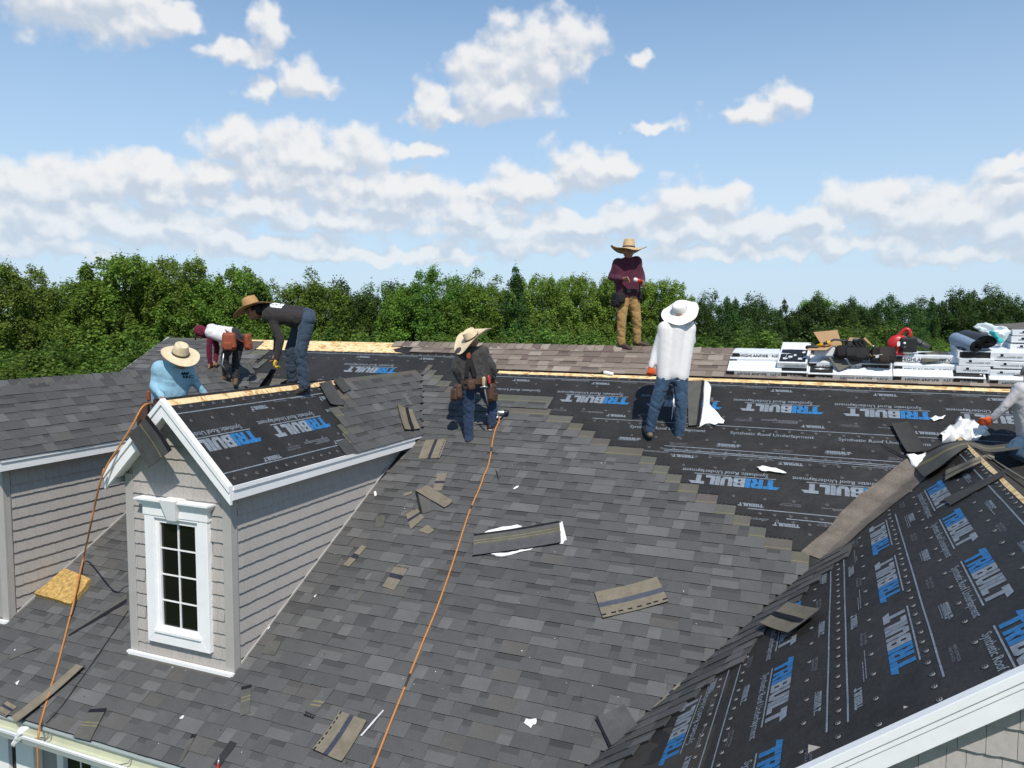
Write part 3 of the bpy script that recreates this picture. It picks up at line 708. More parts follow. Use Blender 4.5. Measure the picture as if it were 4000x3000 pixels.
# lettering ------------------------------------------------------------------
LET = {'T': (1.0, [[(0, .70), (1.0, .70), (1.0, 1), (0, 1)], [(.30, 0), (.70, 0), (.70, .70), (.30, .70)]]),
 'R': (.90, [[(0, 0), (.34, 0), (.34, 1), (0, 1)], [(.34, .76), (.54, .76), (.54, 1), (.34, 1)], [(.34, .34), (.54, .34), (.54, .56), (.34, .56)], [(.54, .34), (.74, .34), (.88, .46), (.88, .90), (.76, 1), (.54, 1)], [(.54, 0), (.96, 0), (.74, .34), (.40, .34)]]),
 'I': (.36, [[(0, 0), (.36, 0), (.36, 1), (0, 1)]]),
 'B': (.90, [[(0, 0), (.34, 0), (.34, 1), (0, 1)], [(.34, .80), (.54, .80), (.54, 1), (.34, 1)], [(.34, .42), (.54, .42), (.54, .60), (.34, .60)], [(.34, 0), (.54, 0), (.54, .20), (.34, .20)], [(.54, 0), (.78, 0), (.90, .10), (.90, .44), (.82, .51), (.88, .58), (.88, .90), (.76, 1), (.54, 1)]]),
 'U': (.92, [[(0, .26), (.34, .26), (.34, 1), (0, 1)], [(.58, .26), (.92, .26), (.92, 1), (.58, 1)], [(.18, 0), (.74, 0), (.92, .26), (0, .26)]]),
 'L': (.74, [[(0, .26), (.34, .26), (.34, 1), (0, 1)], [(0, 0), (.74, 0), (.74, .26), (0, .26)]])}
def logo_mesh(length, height, mats3, line=True):
    """block-letter wordmark, first three letters in the second ink"""
    word = 'TRIBUILT'; gap = .045; tot = sum(LET[c][0] + gap for c in word) - gap; sx = length / tot; b = MB(); x = 0
    for i, c in enumerate(word):
        adv, polys = LET[c]
        for p in polys: b.add([((x + q[0]) * sx + .02 * (q[1] - .5) * 0, q[1] * height, 0) for q in p], [tuple(range(len(p)))], mi=1 if i < 3 else 0)
        if i == 0: b.add([((x) * sx, .70 * height, 0), (x * sx, height, 0), ((x - .24) * sx, .70 * height, 0)], [(0, 1, 2)], mi=1)
        if i == 7: b.add([((x + 1.0) * sx, .70 * height, 0), ((x + 1.26) * sx, .70 * height, 0), ((x + 1.0) * sx, height, 0)], [(0, 1, 2)], mi=0)
        x += adv + gap
    if line: b.add([(.02 * length, -.16 * height, 0), (length * .99, -.16 * height, 0), (length * .99, -.09 * height, 0), (.02 * length, -.09 * height, 0)], [(0, 1, 2, 3)], mi=0)
    return b.mesh('logo_print', mats3)
def text_mesh(txt, size, mat, name='caption_print', bold=0.0, extr=0.0):
    cu = bpy.data.curves.new('t', 'FONT'); cu.body = txt; cu.size = size; cu.offset = bold; cu.resolution_u = 2; cu.extrude = extr
    o = bpy.data.objects.new('t', cu); COL.objects.link(o); dg = bpy.context.evaluated_depsgraph_get(); dg.update()
    me = bpy.data.meshes.new_from_object(o.evaluated_get(dg)); me.name = name; bpy.data.objects.remove(o); bpy.data.curves.remove(cu)
    me.materials.clear(); me.materials.append(mat); return me
LOGO = logo_mesh(.90, .155, [M_INKW, M_INKB]); LOGOS = logo_mesh(.25, .05, [M_INKW, M_INKW], False)
CAPT = text_mesh('Synthetic Roof Underlayment', .078, M_INKW, bold=.0012)
FINE_T = ['MEETS ASTM D226 | D4869', 'CAN/CSA A123.3 | ICC AC188']
def fine_mesh(seed):
    rnd = random.Random(seed); b = MB(); rows = rnd.choice((2, 3, 4)); y = 0
    for r in range(rows):
        x = rnd.uniform(0, .04); e = rnd.uniform(.16, .46)
        while x < e:
            w = rnd.uniform(.012, .045); b.add([(x, y, 0), (x + w, y, 0), (x + w, y + .0075, 0), (x, y + .0075, 0)], [(0, 1, 2, 3)]); x += w + .006
        y -= .017
    return b.mesh('fine_print', M_INKF)
FINES = [fine_mesh(s) for s in range(6)]
BIGF = text_mesh('MEETS ASTM D226\nCAN/CSA A123.3', .026, M_INKF, 'fine_print')
def ring_mesh():
    b = MB(); n = 14; r = [(.0165, .0), (.0155, .004), (.0122, .0045)]
    b.lathe(r, n, mi=0, cap=False); b.lathe([(.0122, .0045), (.0118, .0022), (.0040, .0022)], n, mi=1, cap=False); b.lathe([(.0040, .0022), (.0036, .0045), (.0002, .006)], n, mi=0, cap=False)
    return b.mesh('cap_nail', [M_CAP, M_CAPD], smooth=False)
CAPN = ring_mesh()
NAILS = []
def stick(me, name, F, x, y, h, parent, rot=0.0, ok=None):
    M = F @ Matrix.Translation((x, y, h)) @ Matrix.Rotation(rot, 4, 'Z')
    p = project(M.translation)
    if not p or not (-350 < p[0] < 4350 and p[1] < 3300): return
    if ok and not ok(x, y): return
    lim = {id(FC): (-9, 7.10), id(F1): (DYF + .03, 9)}.get(id(F))
    if lim:
        xs = [v.co.x for v in me.vertices]; L0, L1 = min(xs), max(xs); c = math.cos(rot)
        w0, w1 = min(x + c * L0, x + c * L1), max(x + c * L0, x + c * L1)
        if w1 < lim[0] + .03 or w0 > lim[1] - .03: return
        if w0 < lim[0] or w1 > lim[1]:
            bm = bmesh.new(); bm.from_mesh(me)
            for pl, sg in ((lim[0], -1), (lim[1], 1)):
                lx = (pl - x) * c
                bmesh.ops.bisect_plane(bm, geom=bm.verts[:] + bm.edges[:] + bm.faces[:], plane_co=(lx, 0, 0), plane_no=(sg * c, 0, 0), clear_outer=True)
            me = me.copy(); bm.to_mesh(me); bm.free()
    obj(name, me, parent, M)
def roll(F, x0, x1, ytop, ybot, h, parent, rot=180, logo_y=None, small=True, off=0.0, nail_rows=(), ok=None, clip=None, seed=0, linesy=(), capt=True, smalls=(), amp=.0012):
    sh = sheet(F, x0, x1, ybot, ytop, h, 'underlayment_sheet', M_UND, parent, nx=max(8, int((x1 - x0) * 9)), ny=10, amp=amp, clip=clip, seed=seed)
    hp = h + amp * 1.7 + .0012; rnd = random.Random(seed); a = D2R(rot)
    for ly in linesy:
        xa = x0
        b = MB(); nseg = max(2, int((x1 - x0) / .25)); V = []
        for i in range(nseg + 1):
            x = x0 + (x1 - x0) * i / nseg; o = .003 * noise.noise(Vector((x * 2, ly, seed))); V += [(x, ly - .006 + o, hp), (x, ly + .006 + o, hp)]
        Fc = [(2*i, 2*i+2, 2*i+3, 2*i+1) for i in range(nseg) if (clip is None or (clip(V[2*i][0], ly) and clip(V[2*i+2][0], ly))) and (ok is None or (ok(V[2*i][0] - .1, ly) and ok(V[2*i+2][0], ly)))]
        if not Fc: continue
        run = []
        for q in Fc + [None]:
            if run and (q is None or q[0] != run[-1][1]):
                bb = MB(); u_ = sorted({i for f_ in run for i in f_}); mp = {k_: i for i, k_ in enumerate(u_)}
                bb.add([V[k_] for k_ in u_], [[mp[i] for i in f_] for f_ in run]); bb.V = [F @ v for v in bb.V]; bb.build('printed_line', M_INKW, sh); run = []
            if q: run.append(q)
    sgn = -1 if rot == 180 else 1
    if logo_y is not None:
        x = x0 + off
        while x < x1:
            if rot == 180: stick(LOGO, 'logo_print', F, x + .90, logo_y + .155, hp, sh, a, ok); 
            else: stick(LOGO, 'logo_print', F, x, logo_y, hp, sh, a, ok)
            if capt:
                if rot == 180: stick(CAPT, 'caption_print', F, x + .80, logo_y + .155 + .095, hp, sh, a, ok)
                else: stick(CAPT, 'caption_print', F, x + .06, logo_y - .095, hp, sh, a, ok)
            x += 1.18
    for sy, so in smalls:
        x = x0 + so
        while x < x1:
            stick(LOGOS, 'small_logo_print', F, x + (.25 if rot == 180 else 0), sy, hp, sh, a, ok)
            stick(BIGF, 'fine_print', F, x + .62, sy + (.03 if rot == 180 else -.01), hp, sh, a, ok)
            stick(FINES[rnd.randint(0, 5)], 'fine_print', F, x + 1.14, sy + .02, hp, sh, a, ok)
            x += 1.18
    for (ny, sp, so) in nail_rows:
        x = x0 + so
        while x < x1:
            if ok is None or ok(x, ny):
                p = project(F @ Vector((x, ny, 0)))
                if p and -20 < p[0] < 4020 and p[1] < 3010: NAILS.append((p[2], F @ Matrix.Translation((x, ny + rnd.uniform(-.006, .006), hp)), sh))
            x += sp * rnd.uniform(.93, 1.07)
    return sh
okA = lambda x, y: x > END_AT(-y) + .02 and x < valley_x(-y) + .42
def END_AT(v):
    n = math.ceil((v - V0) / EXPO); best = -99
    for k in range(n, n + 3): best = max(best, END_R.get(k, -99))
    return best
# main slope, right of the stair-stepped shingles
cv = lambda x, y: True
roll(FA, -4.9, 2.7, -.815, -1.86, .0035, slopeA, 180, -1.465, off=.32, linesy=(-.91, -1.81), smalls=((-.965, .62), (-1.70, 1.02)), nail_rows=((-.855, .148, .05), (-1.07, .30, .1), (-1.62, .30, .02), (-1.865, .148, .03)), ok=lambda x, y: x > END_AT(-y) + .02 and not(-5.2 < x < -4.0 and y > -1.3 and False), seed=1)
roll(FA, -3.6, 1.9, -1.75, -2.40, .002, slopeA, 0, None, linesy=(-2.28, -2.345), smalls=((-2.215, 0.0),), nail_rows=((-2.12, .30, .1), (-2.33, .148, .05)), ok=okA, seed=2)
for x in (-2.35, -1.13, .06): stick(CAPT, 'caption_print', FA, x, -1.965, .008, slopeA, 0)
roll(FA, -3.4, 1.3, -2.30, -3.33, .0035, slopeA, 180, -2.92, off=.79, linesy=(-2.375, -3.25), smalls=((-2.43, .50), (-3.17, .15)), nail_rows=((-2.44, .148, .02), (-2.62, .33, .2), (-3.08, .30, .1), (-3.315, .148, .06)), ok=okA, seed=3)
roll(FA, -2.4, .6, -3.28, -3.98, .0015, slopeA, 180, -3.83, off=.98, linesy=(-3.35,), smalls=((-3.42, .70),), nail_rows=((-3.40, .148, .02), (-3.55, .3, .1)), ok=okA, seed=4)
# upper left
okL = lambda x, y: x > -9.0
roll(FA, -10.0, -4.4, -.325, -1.40, .0035, slopeA, 180, -.945, off=2.78, linesy=(-.40, -1.30), smalls=((-.455, 2.75), (-1.19, 2.44)), nail_rows=((-.365, .148, .05), (-.56, .30, .1), (-1.12, .30, .1)), ok=lambda x, y: x > -9.0 and x < -5.3, seed=5)
roll(FA, -9.0, -5.2, -1.33, -2.0, .0015, slopeA, 180, -1.9, off=.4, linesy=(-1.36,), ok=lambda x, y: x > -8.2 and x < -6.4, seed=6)
# near dormer
okD = lambda x, y: x < -2.6 - (-y - .06) * 1.05 + .55
roll(F1, DYF + .012, -2.3, -.078, -1.095, .0035, slopes1[0], 180, -.685, off=-.14, linesy=(-.19, -.952), smalls=((-.235, .97), (-.885, .61)), nail_rows=((-.12, .147, .11), (-.295, .29, .12), (-.80, .29, .2), (-1.03, .147, .1)), ok=okD, seed=7)
# wing: columns of sheet running down the slope side (x = towards camera)
okC = lambda x, y: y > -2.9 and wing_edge(y) < x < 7.1
def wing_edge(y):   # local x (=-Y) of the woven shingle ends
    P = FC @ Vector((0, y, 0)); t = (P.x - V0C.x) / VC.x; yv = V0C.y + VC.y * t
    return -yv + .42
clipC = lambda x, y: x > wing_edge(y) - .5
roll(FC, 1.5, 7.12, -.05, -.93, .0045, slopeC, 0, -.56, off=.32, linesy=(-.13, -.90), smalls=((-.24, .55), (-.80, .9)), nail_rows=((-.075, .148, .05), (-.30, .30, .1), (-.70, .3, .1)), ok=okC, clip=clipC, seed=8)
roll(FC, 1.5, 7.12, -.88, -1.56, .003, slopeC, 180, -1.17, off=.62, capt=False, linesy=(-1.44,), smalls=((-1.35, .3),), nail_rows=((-.955, .148, .05), (-1.27, .3, .1), (-1.50, .148, .02)), ok=okC, clip=clipC, seed=9)
roll(FC, 1.5, 7.12, -1.50, -2.42, .0015, slopeC, 0, -2.005, off=.49, linesy=(-1.57, -2.35), smalls=((-1.66, .1), (-2.25, .6)), nail_rows=((-1.72, .3, .05), (-2.30, .148, .02)), ok=okC, clip=clipC, seed=10)
roll(FC, 1.5, 7.12, -2.38, -3.3, .0, slopeC, 180, -2.85, off=.3, linesy=(-2.46,), smalls=((-2.56, .1),), nail_rows=((-2.52, .148, .02),), ok=okC, clip=clipC, seed=11)
NAILS.sort(key=lambda q: q[0])
for _, M_, sh_ in NAILS[:300]: obj('cap_nail', CAPN, sh_, M_)
b = MB()
for _, M_, sh_ in NAILS[300:]:
    for p_ in CAPN.polygons: b.add([M_ @ CAPN.vertices[i].co for i in p_.vertices], [tuple(range(len(p_.vertices)))], mi=p_.material_index)
if b.F: b.build('cap_nails', [M_CAP, M_CAPD], slopeA, kind='stuff')
# bare sheathing strips (boards) along the ridge and under the cut edge
def osb_strip(F, x0, x1, y0, y1, parent, h=.0055, L=1.15, seed=0):
    rnd = random.Random(seed); x = x0
    while x < x1:
        e = min(x + L * rnd.uniform(.85, 1.1), x1); b = MB(); n = 6
        top = [y1] * (n + 1); bot = [y0 + rnd.uniform(-.004, .004) for _ in range(n + 1)]
        V = [(x + (e - x - .004) * i / n, bot[i], h) for i in range(n + 1)] + [(x + (e - x - .004) * i / n, top[i], h) for i in range(n + 1)]
        b.add(V, [(i, i + 1, n + 2 + i, n + 1 + i) for i in range(n)]); b.V = [F @ v for v in b.V]
        b.build('sheathing_board', M_OSB, parent); x = e
osb_strip(FA, -10.6, -6.45, -.33, -.005, slopeA, L=.62, seed=1)
osb_strip(FA, -4.6, 3.0, -.825, -.755, slopeA, L=1.2, seed=2)
osb_strip(F1, DYF + .03, -2.75, -.082, -.012, slopes1[0], seed=3)
osb_strip(FC, 1.55, 7.1, -.045, -.008, slopeC, seed=4)
# torn black edge pieces beside the old shingles, ragged felt
b = MB(); pts = [(-6.62, -.30), (-6.45, -.33), (-6.0, -.325), (-5.3, -.32), (-5.3, -.02), (-6.35, -.02), (-6.5, -.10), (-6.7, -.22)]
b.prism(pts, .007, .010); b.V = [FA @ v for v in b.V]; b.build('torn_felt', M_UND, slopeA)
# old ridge side of the near dormer: dark felt lip along the ridge
MB().tube([(DX1 - .015, DYF + .03, DZ + .004), (DX1 - .012, -2.8, DZ + .006)], .013, 6).build('felt_lip', M_UND, slopes1[0])
# valley membrane (tan back-side membrane laid in the valley)
def valley_membrane():
    lf = [(3548, 1790), (3500, 1825), (3429, 1885), (3359, 1934), (3283, 2005), (3256, 2042), (3229, 2075), (3180, 2113), (3128, 2158)]
    rg = [(3660, 1830), (3614, 1874), (3555, 1925), (3494, 1972), (3440, 2015), (3397, 2048), (3355, 2086), (3315, 2124), (3262, 2168)]
    def res(L_, n):
        out = []
        for i in range(n + 1):
            t = i / n * (len(L_) - 1); k = min(int(t), len(L_) - 2); u = t - k; out.append((L_[k][0] * (1 - u) + L_[k+1][0] * u, L_[k][1] * (1 - u) + L_[k+1][1] * u))
        return out
    n = 24; V, F = [], []
    for i, (l, r) in enumerate(zip(res(lf, n), res(rg, n))):
        s, v = apx(*l); a = PA(s, v); x, y = cpx(*r); c = FC @ Vector((x, y, 0)); mid = (a + c) / 2; d = (V0C - mid).dot(VC); vp = V0C - VC * d; t = i / n
        w = .004 * noise.noise(Vector((t * 11, 3, 0)))
        V += [a + NA * .011, a.lerp(vp, .5) + NA * (.013 + w), a.lerp(vp, .92) + NA * .014, vp.lerp(c, .12) + NC * .015, vp.lerp(c, .55) + NC * (.014 - w), c + NC * .011]
    for i in range(n):
        for j in range(5): F.append((i*6+j, i*6+j+1, i*6+6+j+1, i*6+6+j))
    MB().add(V, F).build('valley_membrane', M_CONC, slopeC, smooth=True)
valley_membrane()
# ================================================================== ground and trees
GZ = -7.0
g = MB(); n = 24; R = 1500
V = [(0, 0, GZ)] + [(r * math.cos(2*math.pi*k/n), r * math.sin(2*math.pi*k/n), GZ) for r in (60, 300, R) for k in range(n)]
F = [(0, 1 + k, 1 + (k + 1) % n) for k in range(n)] + [(1 + b*n + k, 1 + (b+1)*n + k, 1 + (b+1)*n + (k + 1) % n, 1 + b*n + (k + 1) % n) for b in (0, 1) for k in range(n)]
g.add(V, F); g.build('ground', nm('meadow', (0.055, 0.085, 0.025), .95, .1, n1=(.6, 6, .35), n2=(.02, 4, .25)), kind='structure')

def leafmat(name, c, tr=.30):
    m = nm(name, c, .55, .25, attr='Col', trans=tr); nt = m.node_tree; N, L = nt.nodes, nt.links
    a = [x for x in N if x.type == 'ATTRIBUTE'][0]; oi = N.new('ShaderNodeObjectInfo')
    hs = N.new('ShaderNodeHueSaturation'); mr = N.new('ShaderNodeMapRange'); L.new(oi.outputs['Random'], mr.inputs[0]); mr.inputs[3].default_value = .492; mr.inputs[4].default_value = .522
    mv = N.new('ShaderNodeMapRange'); L.new(oi.outputs['Random'], mv.inputs[0]); mv.inputs[3].default_value = .75; mv.inputs[4].default_value = 1.2
    L.new(mr.outputs[0], hs.inputs['Hue']); L.new(mv.outputs[0], hs.inputs['Value']); L.new(a.outputs['Color'], hs.inputs['Color'])
    b = N['Principled BSDF']; ts = [x for x in N if x.type == 'BSDF_TRANSLUCENT'][0]
    L.new(hs.outputs[0], b.inputs['Base Color']); L.new(hs.outputs[0], ts.inputs[0])
    return m
M_LEAF = leafmat('leaves', (1, 1, 1), .48)
M_BARK = nm('bark', (0.10, 0.085, 0.07), .9, .2, n1=(8, 4, .3, (1, 1, .2)))
def crown_mesh(seed, w, h, base, nclump, nleaf, lsz, col, shape='round', gap=.0):
    """leaf faces spread through an uneven crown of width w and height h above base"""
    rs = np.random.RandomState(seed); C = []
    k = 0
    while len(C) < nclump and k < 9000:
        k += 1
        p = rs.uniform(-1, 1, 3); z = (p[2] + 1) / 2
        if shape == 'round': rr = (1 - abs(2 * z - .86) ** 2.4 * .75) if z > .43 else (.55 + .45 * z / .43)
        elif shape == 'cone': rr = max(.10, 1.05 - z * .95)
        elif shape == 'vase': rr = .35 + .65 * math.sin(min(1, z * 1.15) * math.pi * .62)
        else: rr = math.sqrt(max(0, 1 - (2 * z - 1) ** 2)) * .9 + .1
        r = math.hypot(p[0], p[1])
        if r > rr: continue
        if r < rr * .55 and rs.rand() < .72 and z < .8: continue
        n_ = noise.noise(Vector((p[0] * 1.6 + seed, p[1] * 1.6, z * 3.2)))
        if n_ < -.12 - gap * 0 + (gap if gap else -.2): continue
        C.append((p[0] * w / 2, p[1] * w / 2, base + z * h, rs.uniform(.55, 1.15)))
    C = np.array(C); nC = len(C)
    idx = rs.randint(0, nC, nleaf); cr = C[idx, 3] * w * .088 * (1.0 if shape != 'cone' else .8)
    d = rs.normal(size=(nleaf, 3)); d /= np.linalg.norm(d, axis=1)[:, None]; d[:, 2] = np.where(rs.rand(nleaf) < .6, np.abs(d[:, 2]), d[:, 2])
    rad = cr * (rs.rand(nleaf) ** .4)
    P = C[idx, :3] + d * rad[:, None] * np.array([.9, .9, 1.35])
    # upward shoots at the crown surface
    sh_ = rs.rand(nleaf) < .22; P[sh_, 2] += np.minimum(rs.exponential(.16, sh_.sum()), .45); P[sh_, :2] += (C[idx[sh_], :2] - P[sh_, :2]) * .45
    # leaf orientation: outward-up, random
    nrm = d * .6 + rs.normal(size=(nleaf, 3)) * .55 + np.array([0, 0, .5]); nrm /= np.linalg.norm(nrm, axis=1)[:, None]
    a = np.cross(nrm, rs.normal(size=(nleaf, 3))); a /= np.linalg.norm(a, axis=1)[:, None]; b = np.cross(nrm, a)
    s = lsz * rs.uniform(.6, 1.35, nleaf); s1 = (s * .5)[:, None]; s2 = (s * rs.uniform(.28, .42, nleaf))[:, None]
    bend = nrm * (s * .12)[:, None]
    V = np.stack([P - a * s1, P - b * s2 + bend, P + a * s1, P + b * s2 + bend], 1).reshape(-1, 3)
    me = bpy.data.meshes.new('crown'); nf = nleaf
    me.vertices.add(4 * nf); me.vertices.foreach_set('co', V.ravel())
    me.loops.add(4 * nf); me.loops.foreach_set('vertex_index', np.arange(4 * nf))
    me.polygons.add(nf); me.polygons.foreach_set('loop_start', np.arange(0, 4 * nf, 4))
    me.update(calc_edges=True)
    cc = np.array(col)[None, :] * (rs.uniform(.72, 1.28, nleaf) * (rs.uniform(.8, 1.2, nC)[idx]))[:, None]
    ye = rs.rand(nleaf) < .10; cc[ye] *= np.array([1.45, 1.3, .9])
    buf = np.ones((nf, 4, 4), np.float32); buf[:, :, :3] = cc[:, None, :]
    at = me.color_attributes.new('Col', 'FLOAT_COLOR', 'CORNER'); at.data.foreach_set('color', buf.ravel())
    me.materials.append(M_LEAF); return me, C
def trunk_mesh(seed, h, r, C, nb=14):
    rnd = random.Random(seed); b = MB(); p = Vector((0, 0, 0)); pts = [p]; 
    for i in range(6): p = p + Vector((rnd.uniform(-.12, .12), rnd.uniform(-.12, .12), h / 6)); pts.append(p)
    b.tube(pts, [r * (1 - .13 * i) for i in range(7)], 7)
    for k in range(nb):
        c = Vector(C[rnd.randrange(len(C))][:3]); i = min(5, max(1, int((c.z - 1.5) / (h / 6)) - 1)); s = pts[max(1, min(i, 5))]
        mid = (s + c) / 2 + Vector((0, 0, -.1)); b.tube([s, mid, c], [r * .32, r * .2, r * .06], 5)
    return b.mesh('trunk', M_BARK, smooth=True)
G1, G2, G3, G4 = (0.185, 0.280, 0.046), (0.145, 0.232, 0.042), (0.070, 0.125, 0.032), (0.225, 0.318, 0.062)
SPEC = [  # w, h, base, clumps, leaves, leaf size, colour, shape, gap
 (7.0, 11.0, .6, 300, 60000, .14, G1, 'round', .0), (6.4, 11.5, .5, 290, 56000, .135, G2, 'oval', .0), (5.6, 11.0, .4, 290, 60000, .125, G4, 'vase', .0),
 (5.0, 11.5, .3, 280, 56000, .13, G3, 'cone', .0), (8.0, 11.0, 1.2, 200, 40000, .15, G2, 'round', .12), (6.0, 10.0, .3, 300, 60000, .14, G1, 'oval', .0),
 (7.5, 10.5, .5, 300, 56000, .15, G3, 'round', .0), (4.6, 4.2, .0, 150, 26000, .09, G2, 'oval', .0), (5.2, 5.0, .0, 150, 26000, .095, G2, 'round', .0)]
TREES = []
for i, sp in enumerate(SPEC):
    cm, C = crown_mesh(40 + i, *sp[:6], sp[6], sp[7], sp[8]); TREES.append((cm, trunk_mesh(i, sp[1] * .8, .17 if sp[1] > 6 else .05, C), sp))
TKIND = ['broad bright green tree', 'tall mid-green oval tree', 'pale feathery yellow-green tree', 'dark dense pointed tree', 'open-crowned tree with sky gaps', 'rounded bright green tree', 'dark green spreading tree', 'pale leafy bush', 'low green bush']
NEARBY = [(250, 'behind the far-left dormer ridge'), (520, 'above the left end of the main ridge'), (900, 'left of the bent workers'), (1250, 'behind the bent worker in the dark shirt'), (1650, 'left of the worker in suspenders'), (2000, 'right of the worker in suspenders'),
          (2420, 'behind the standing worker on the ridge'), (2800, 'behind the worker in the white hat'), (3200, 'behind the cardboard box'), (3560, 'behind the red blower'), (9999, 'behind the stacked bundles at the right')]
SEEN = {}
def tree(px, top, dist, kind, rot, group='trees along the wood edge', wid=1.0, sink=0.0):
    d = ray(px, 1250); d = Vector((d.x, d.y, 0)).normalized(); p = CAM_POS + d * (dist / d.dot(Vector((CF.x, CF.y, 0)).normalized()))
    ht = hit(px, top, (CF.x, CF.y, 0), p).z - GZ + sink
    cm, tm, sp = TREES[kind]; s = ht / (sp[1] + sp[2]) / 1.03
    nm_ = {3: 'pointed_tree'}.get(kind, 'tree' if kind < 7 else 'bush')  # cone-crowned kind is a pointed broadleaf tree, not a conifer
    where = [t for x, t in NEARBY if px <= x][0]; row = 'far ' if group.startswith('far') else ''
    base = '%s%s %s' % (row, TKIND[kind], where); k = SEEN.get(base, 0); SEEN[base] = k + 1
    lab = base if k == 0 else base + ', ' + ['second', 'third', 'fourth', 'fifth', 'sixth', 'seventh', 'eighth'][min(k - 1, 6)] + ' from the left'
    e = empty(nm_, (p.x, p.y, GZ), lab, 'tree' if kind < 7 else 'bush', group if kind < 7 else 'bushes at the foot of the wood')
    M = Matrix.Translation((p.x, p.y, GZ)) @ Matrix.Rotation(rot, 4, 'Z') @ Matrix.Diagonal((s * wid, s * wid, s, 1))
    obj('crown', cm, e, M); obj('trunk', tm, e, M)
rt = random.Random(11)
# front row: survey px, top px, distance, kind   (left to right)
ROW1 = [(-220, 1040, 40, 0), (20, 1045, 42, 2), (190, 1075, 44, 4), (330, 1040, 43, 0), (480, 1005, 44, 5), (620, 1015, 46, 2), (760, 1035, 47, 0), (930, 1050, 48, 5), (1080, 1090, 50, 1),
        (1230, 1050, 50, 0), (1350, 1065, 52, 6), (1470, 1050, 54, 4), (1600, 1120, 52, 5), (1715, 1035, 52, 1), (1850, 1050, 52, 0), (2010, 1025, 50, 3), (2150, 1085, 54, 2), (2290, 1090, 56, 2), (2420, 1105, 57, 5),
        (2560, 1105, 58, 2), (2700, 1145, 60, 6), (2790, 1120, 62, 6), (2920, 1130, 64, 6), (3060, 1160, 66, 3), (3200, 1135, 68, 6), (3340, 1145, 70, 6), (3480, 1135, 74, 6), (3640, 1150, 76, 3), (3760, 1110, 78, 6), (3850, 1098, 80, 6), (3980, 1140, 80, 6), (4150, 1130, 82, 1)]
for i, (px, top, d, k) in enumerate(ROW1): tree(px, top, d, k, rt.uniform(0, 6.28), wid=rt.uniform(.95, 1.25))
# second row, fills gaps with darker crowns
for i in range(19):
    px = -150 + i * 235 + rt.uniform(-70, 70); top = np.interp(px, [0, 900, 2000, 2700, 4000], [1075, 1085, 1090, 1145, 1160]) + rt.uniform(-20, 35)
    tree(px, top, np.interp(px, [0, 2000, 4000], [52, 64, 92]) + rt.uniform(-2, 3), rt.choice((1, 6, 6, 3, 0)), rt.uniform(0, 6.28), group='far trees of the wood', wid=1.3)
# bushes at the foot
for i in range(24):
    px = -180 + i * 180 + rt.uniform(-40, 40); tree(px, np.interp(px, [0, 800, 2000, 4000], [1375, 1320, 1300, 1295]) + rt.uniform(-25, 25), np.interp(px, [0, 2000, 4000], [36, 44, 58]), rt.choice((7, 8, 8)), rt.uniform(0, 6.28), wid=1.5)
# ================================================================== workers
CFH = Vector((CF.x, CF.y, 0)).normalized(); CRH = Vector((CFH.y, -CFH.x, 0))
def mod_mesh(me, mods):
    o = bpy.data.objects.new('tmp', me); COL.objects.link(o)
    for t, kw in mods:
        m = o.modifiers.new(t, t)
        for k, v in kw.items(): setattr(m, k, v)
    dg = bpy.context.evaluated_depsgraph_get(); dg.update()
    r = bpy.data.meshes.new_from_object(o.evaluated_get(dg)); bpy.data.objects.remove(o); bpy.data.meshes.remove(me); return r
def skin(caps, mat, vox=.013, smooth=4, wr=0.0, wscale=11, seed=0, extra=None, cut=None):
    """one continuous surface grown round tapered bones"""
    b = MB()
    for c in caps: b.capsule(*c, n=12)
    if extra: extra(b)
    me = mod_mesh(b.mesh('s', mat), [('REMESH', dict(mode='VOXEL', voxel_size=vox)), ('SMOOTH', dict(factor=.5, iterations=smooth))])
    me.materials.clear(); me.materials.append(mat)
    if wr:
        N_ = [v.normal.copy() for v in me.vertices]
        for v, n in zip(me.vertices, N_):
            p = v.co * wscale; k = noise.noise(Vector((p.x * .75 + p.z * .55 + seed, p.y * .75 - p.z * .45, p.z * .8 + p.x * .5)))
            k2 = noise.noise(Vector((p.x * .9 - p.z * .8, p.y * .9 + seed, p.z * 1.3 + p.y * .6)))
            cr_ = max(0, 1 - abs(k) * 4.5) ** 1.5 + .8 * max(0, 1 - abs(k2) * 5) ** 1.5
            v.co += n * wr * (.55 - cr_ * 1.5 + .5 * k)
    me.polygons.foreach_set('use_smooth', [True] * len(me.polygons)); me.update()
    return me
def fabric(name, c, rough=.85, amt=.10, sc=9, bump=.5, sheen=.1):
    if name in MATS: return MATS[name]
    return nm(name, c, rough, .15, n1=(sc, 4, amt), n2=(160, 2, .08), bump=(15, bump * 1.3, .022, (1, 1, .55)), sheen=sheen)
M_SKIN = nm('skin', (0.34, 0.175, 0.105), .55, .35, n1=(20, 3, .08)); M_HAIR = nm('dark_hair', (0.012, 0.010, 0.009), .6, .3)
M_EYE = nm('eye', (.03, .02, .02), .2, .5)
M_STRAW = nm('straw', (0.56, 0.40, 0.22), .8, .2, n1=(22, 4, .14), n2=(140, 2, .16), bump=(170, .5, .003))
M_STRAW2 = nm('pale_straw', (0.66, 0.54, 0.36), .8, .2, n1=(22, 4, .10), n2=(140, 2, .14), bump=(170, .5, .003))
M_STRAW3 = nm('brown_straw', (0.42, 0.25, 0.11), .8, .2, n1=(22, 4, .16), n2=(140, 2, .18), bump=(170, .5, .003))
M_CLOTHW = nm('white_felt', (0.74, 0.72, 0.68), .85, .15, n1=(8, 3, .05))
M_LEATH = nm('brown_leather', (0.075, 0.04, 0.028), .6, .3, n1=(14, 4, .25), bump=(30, .3, .006))
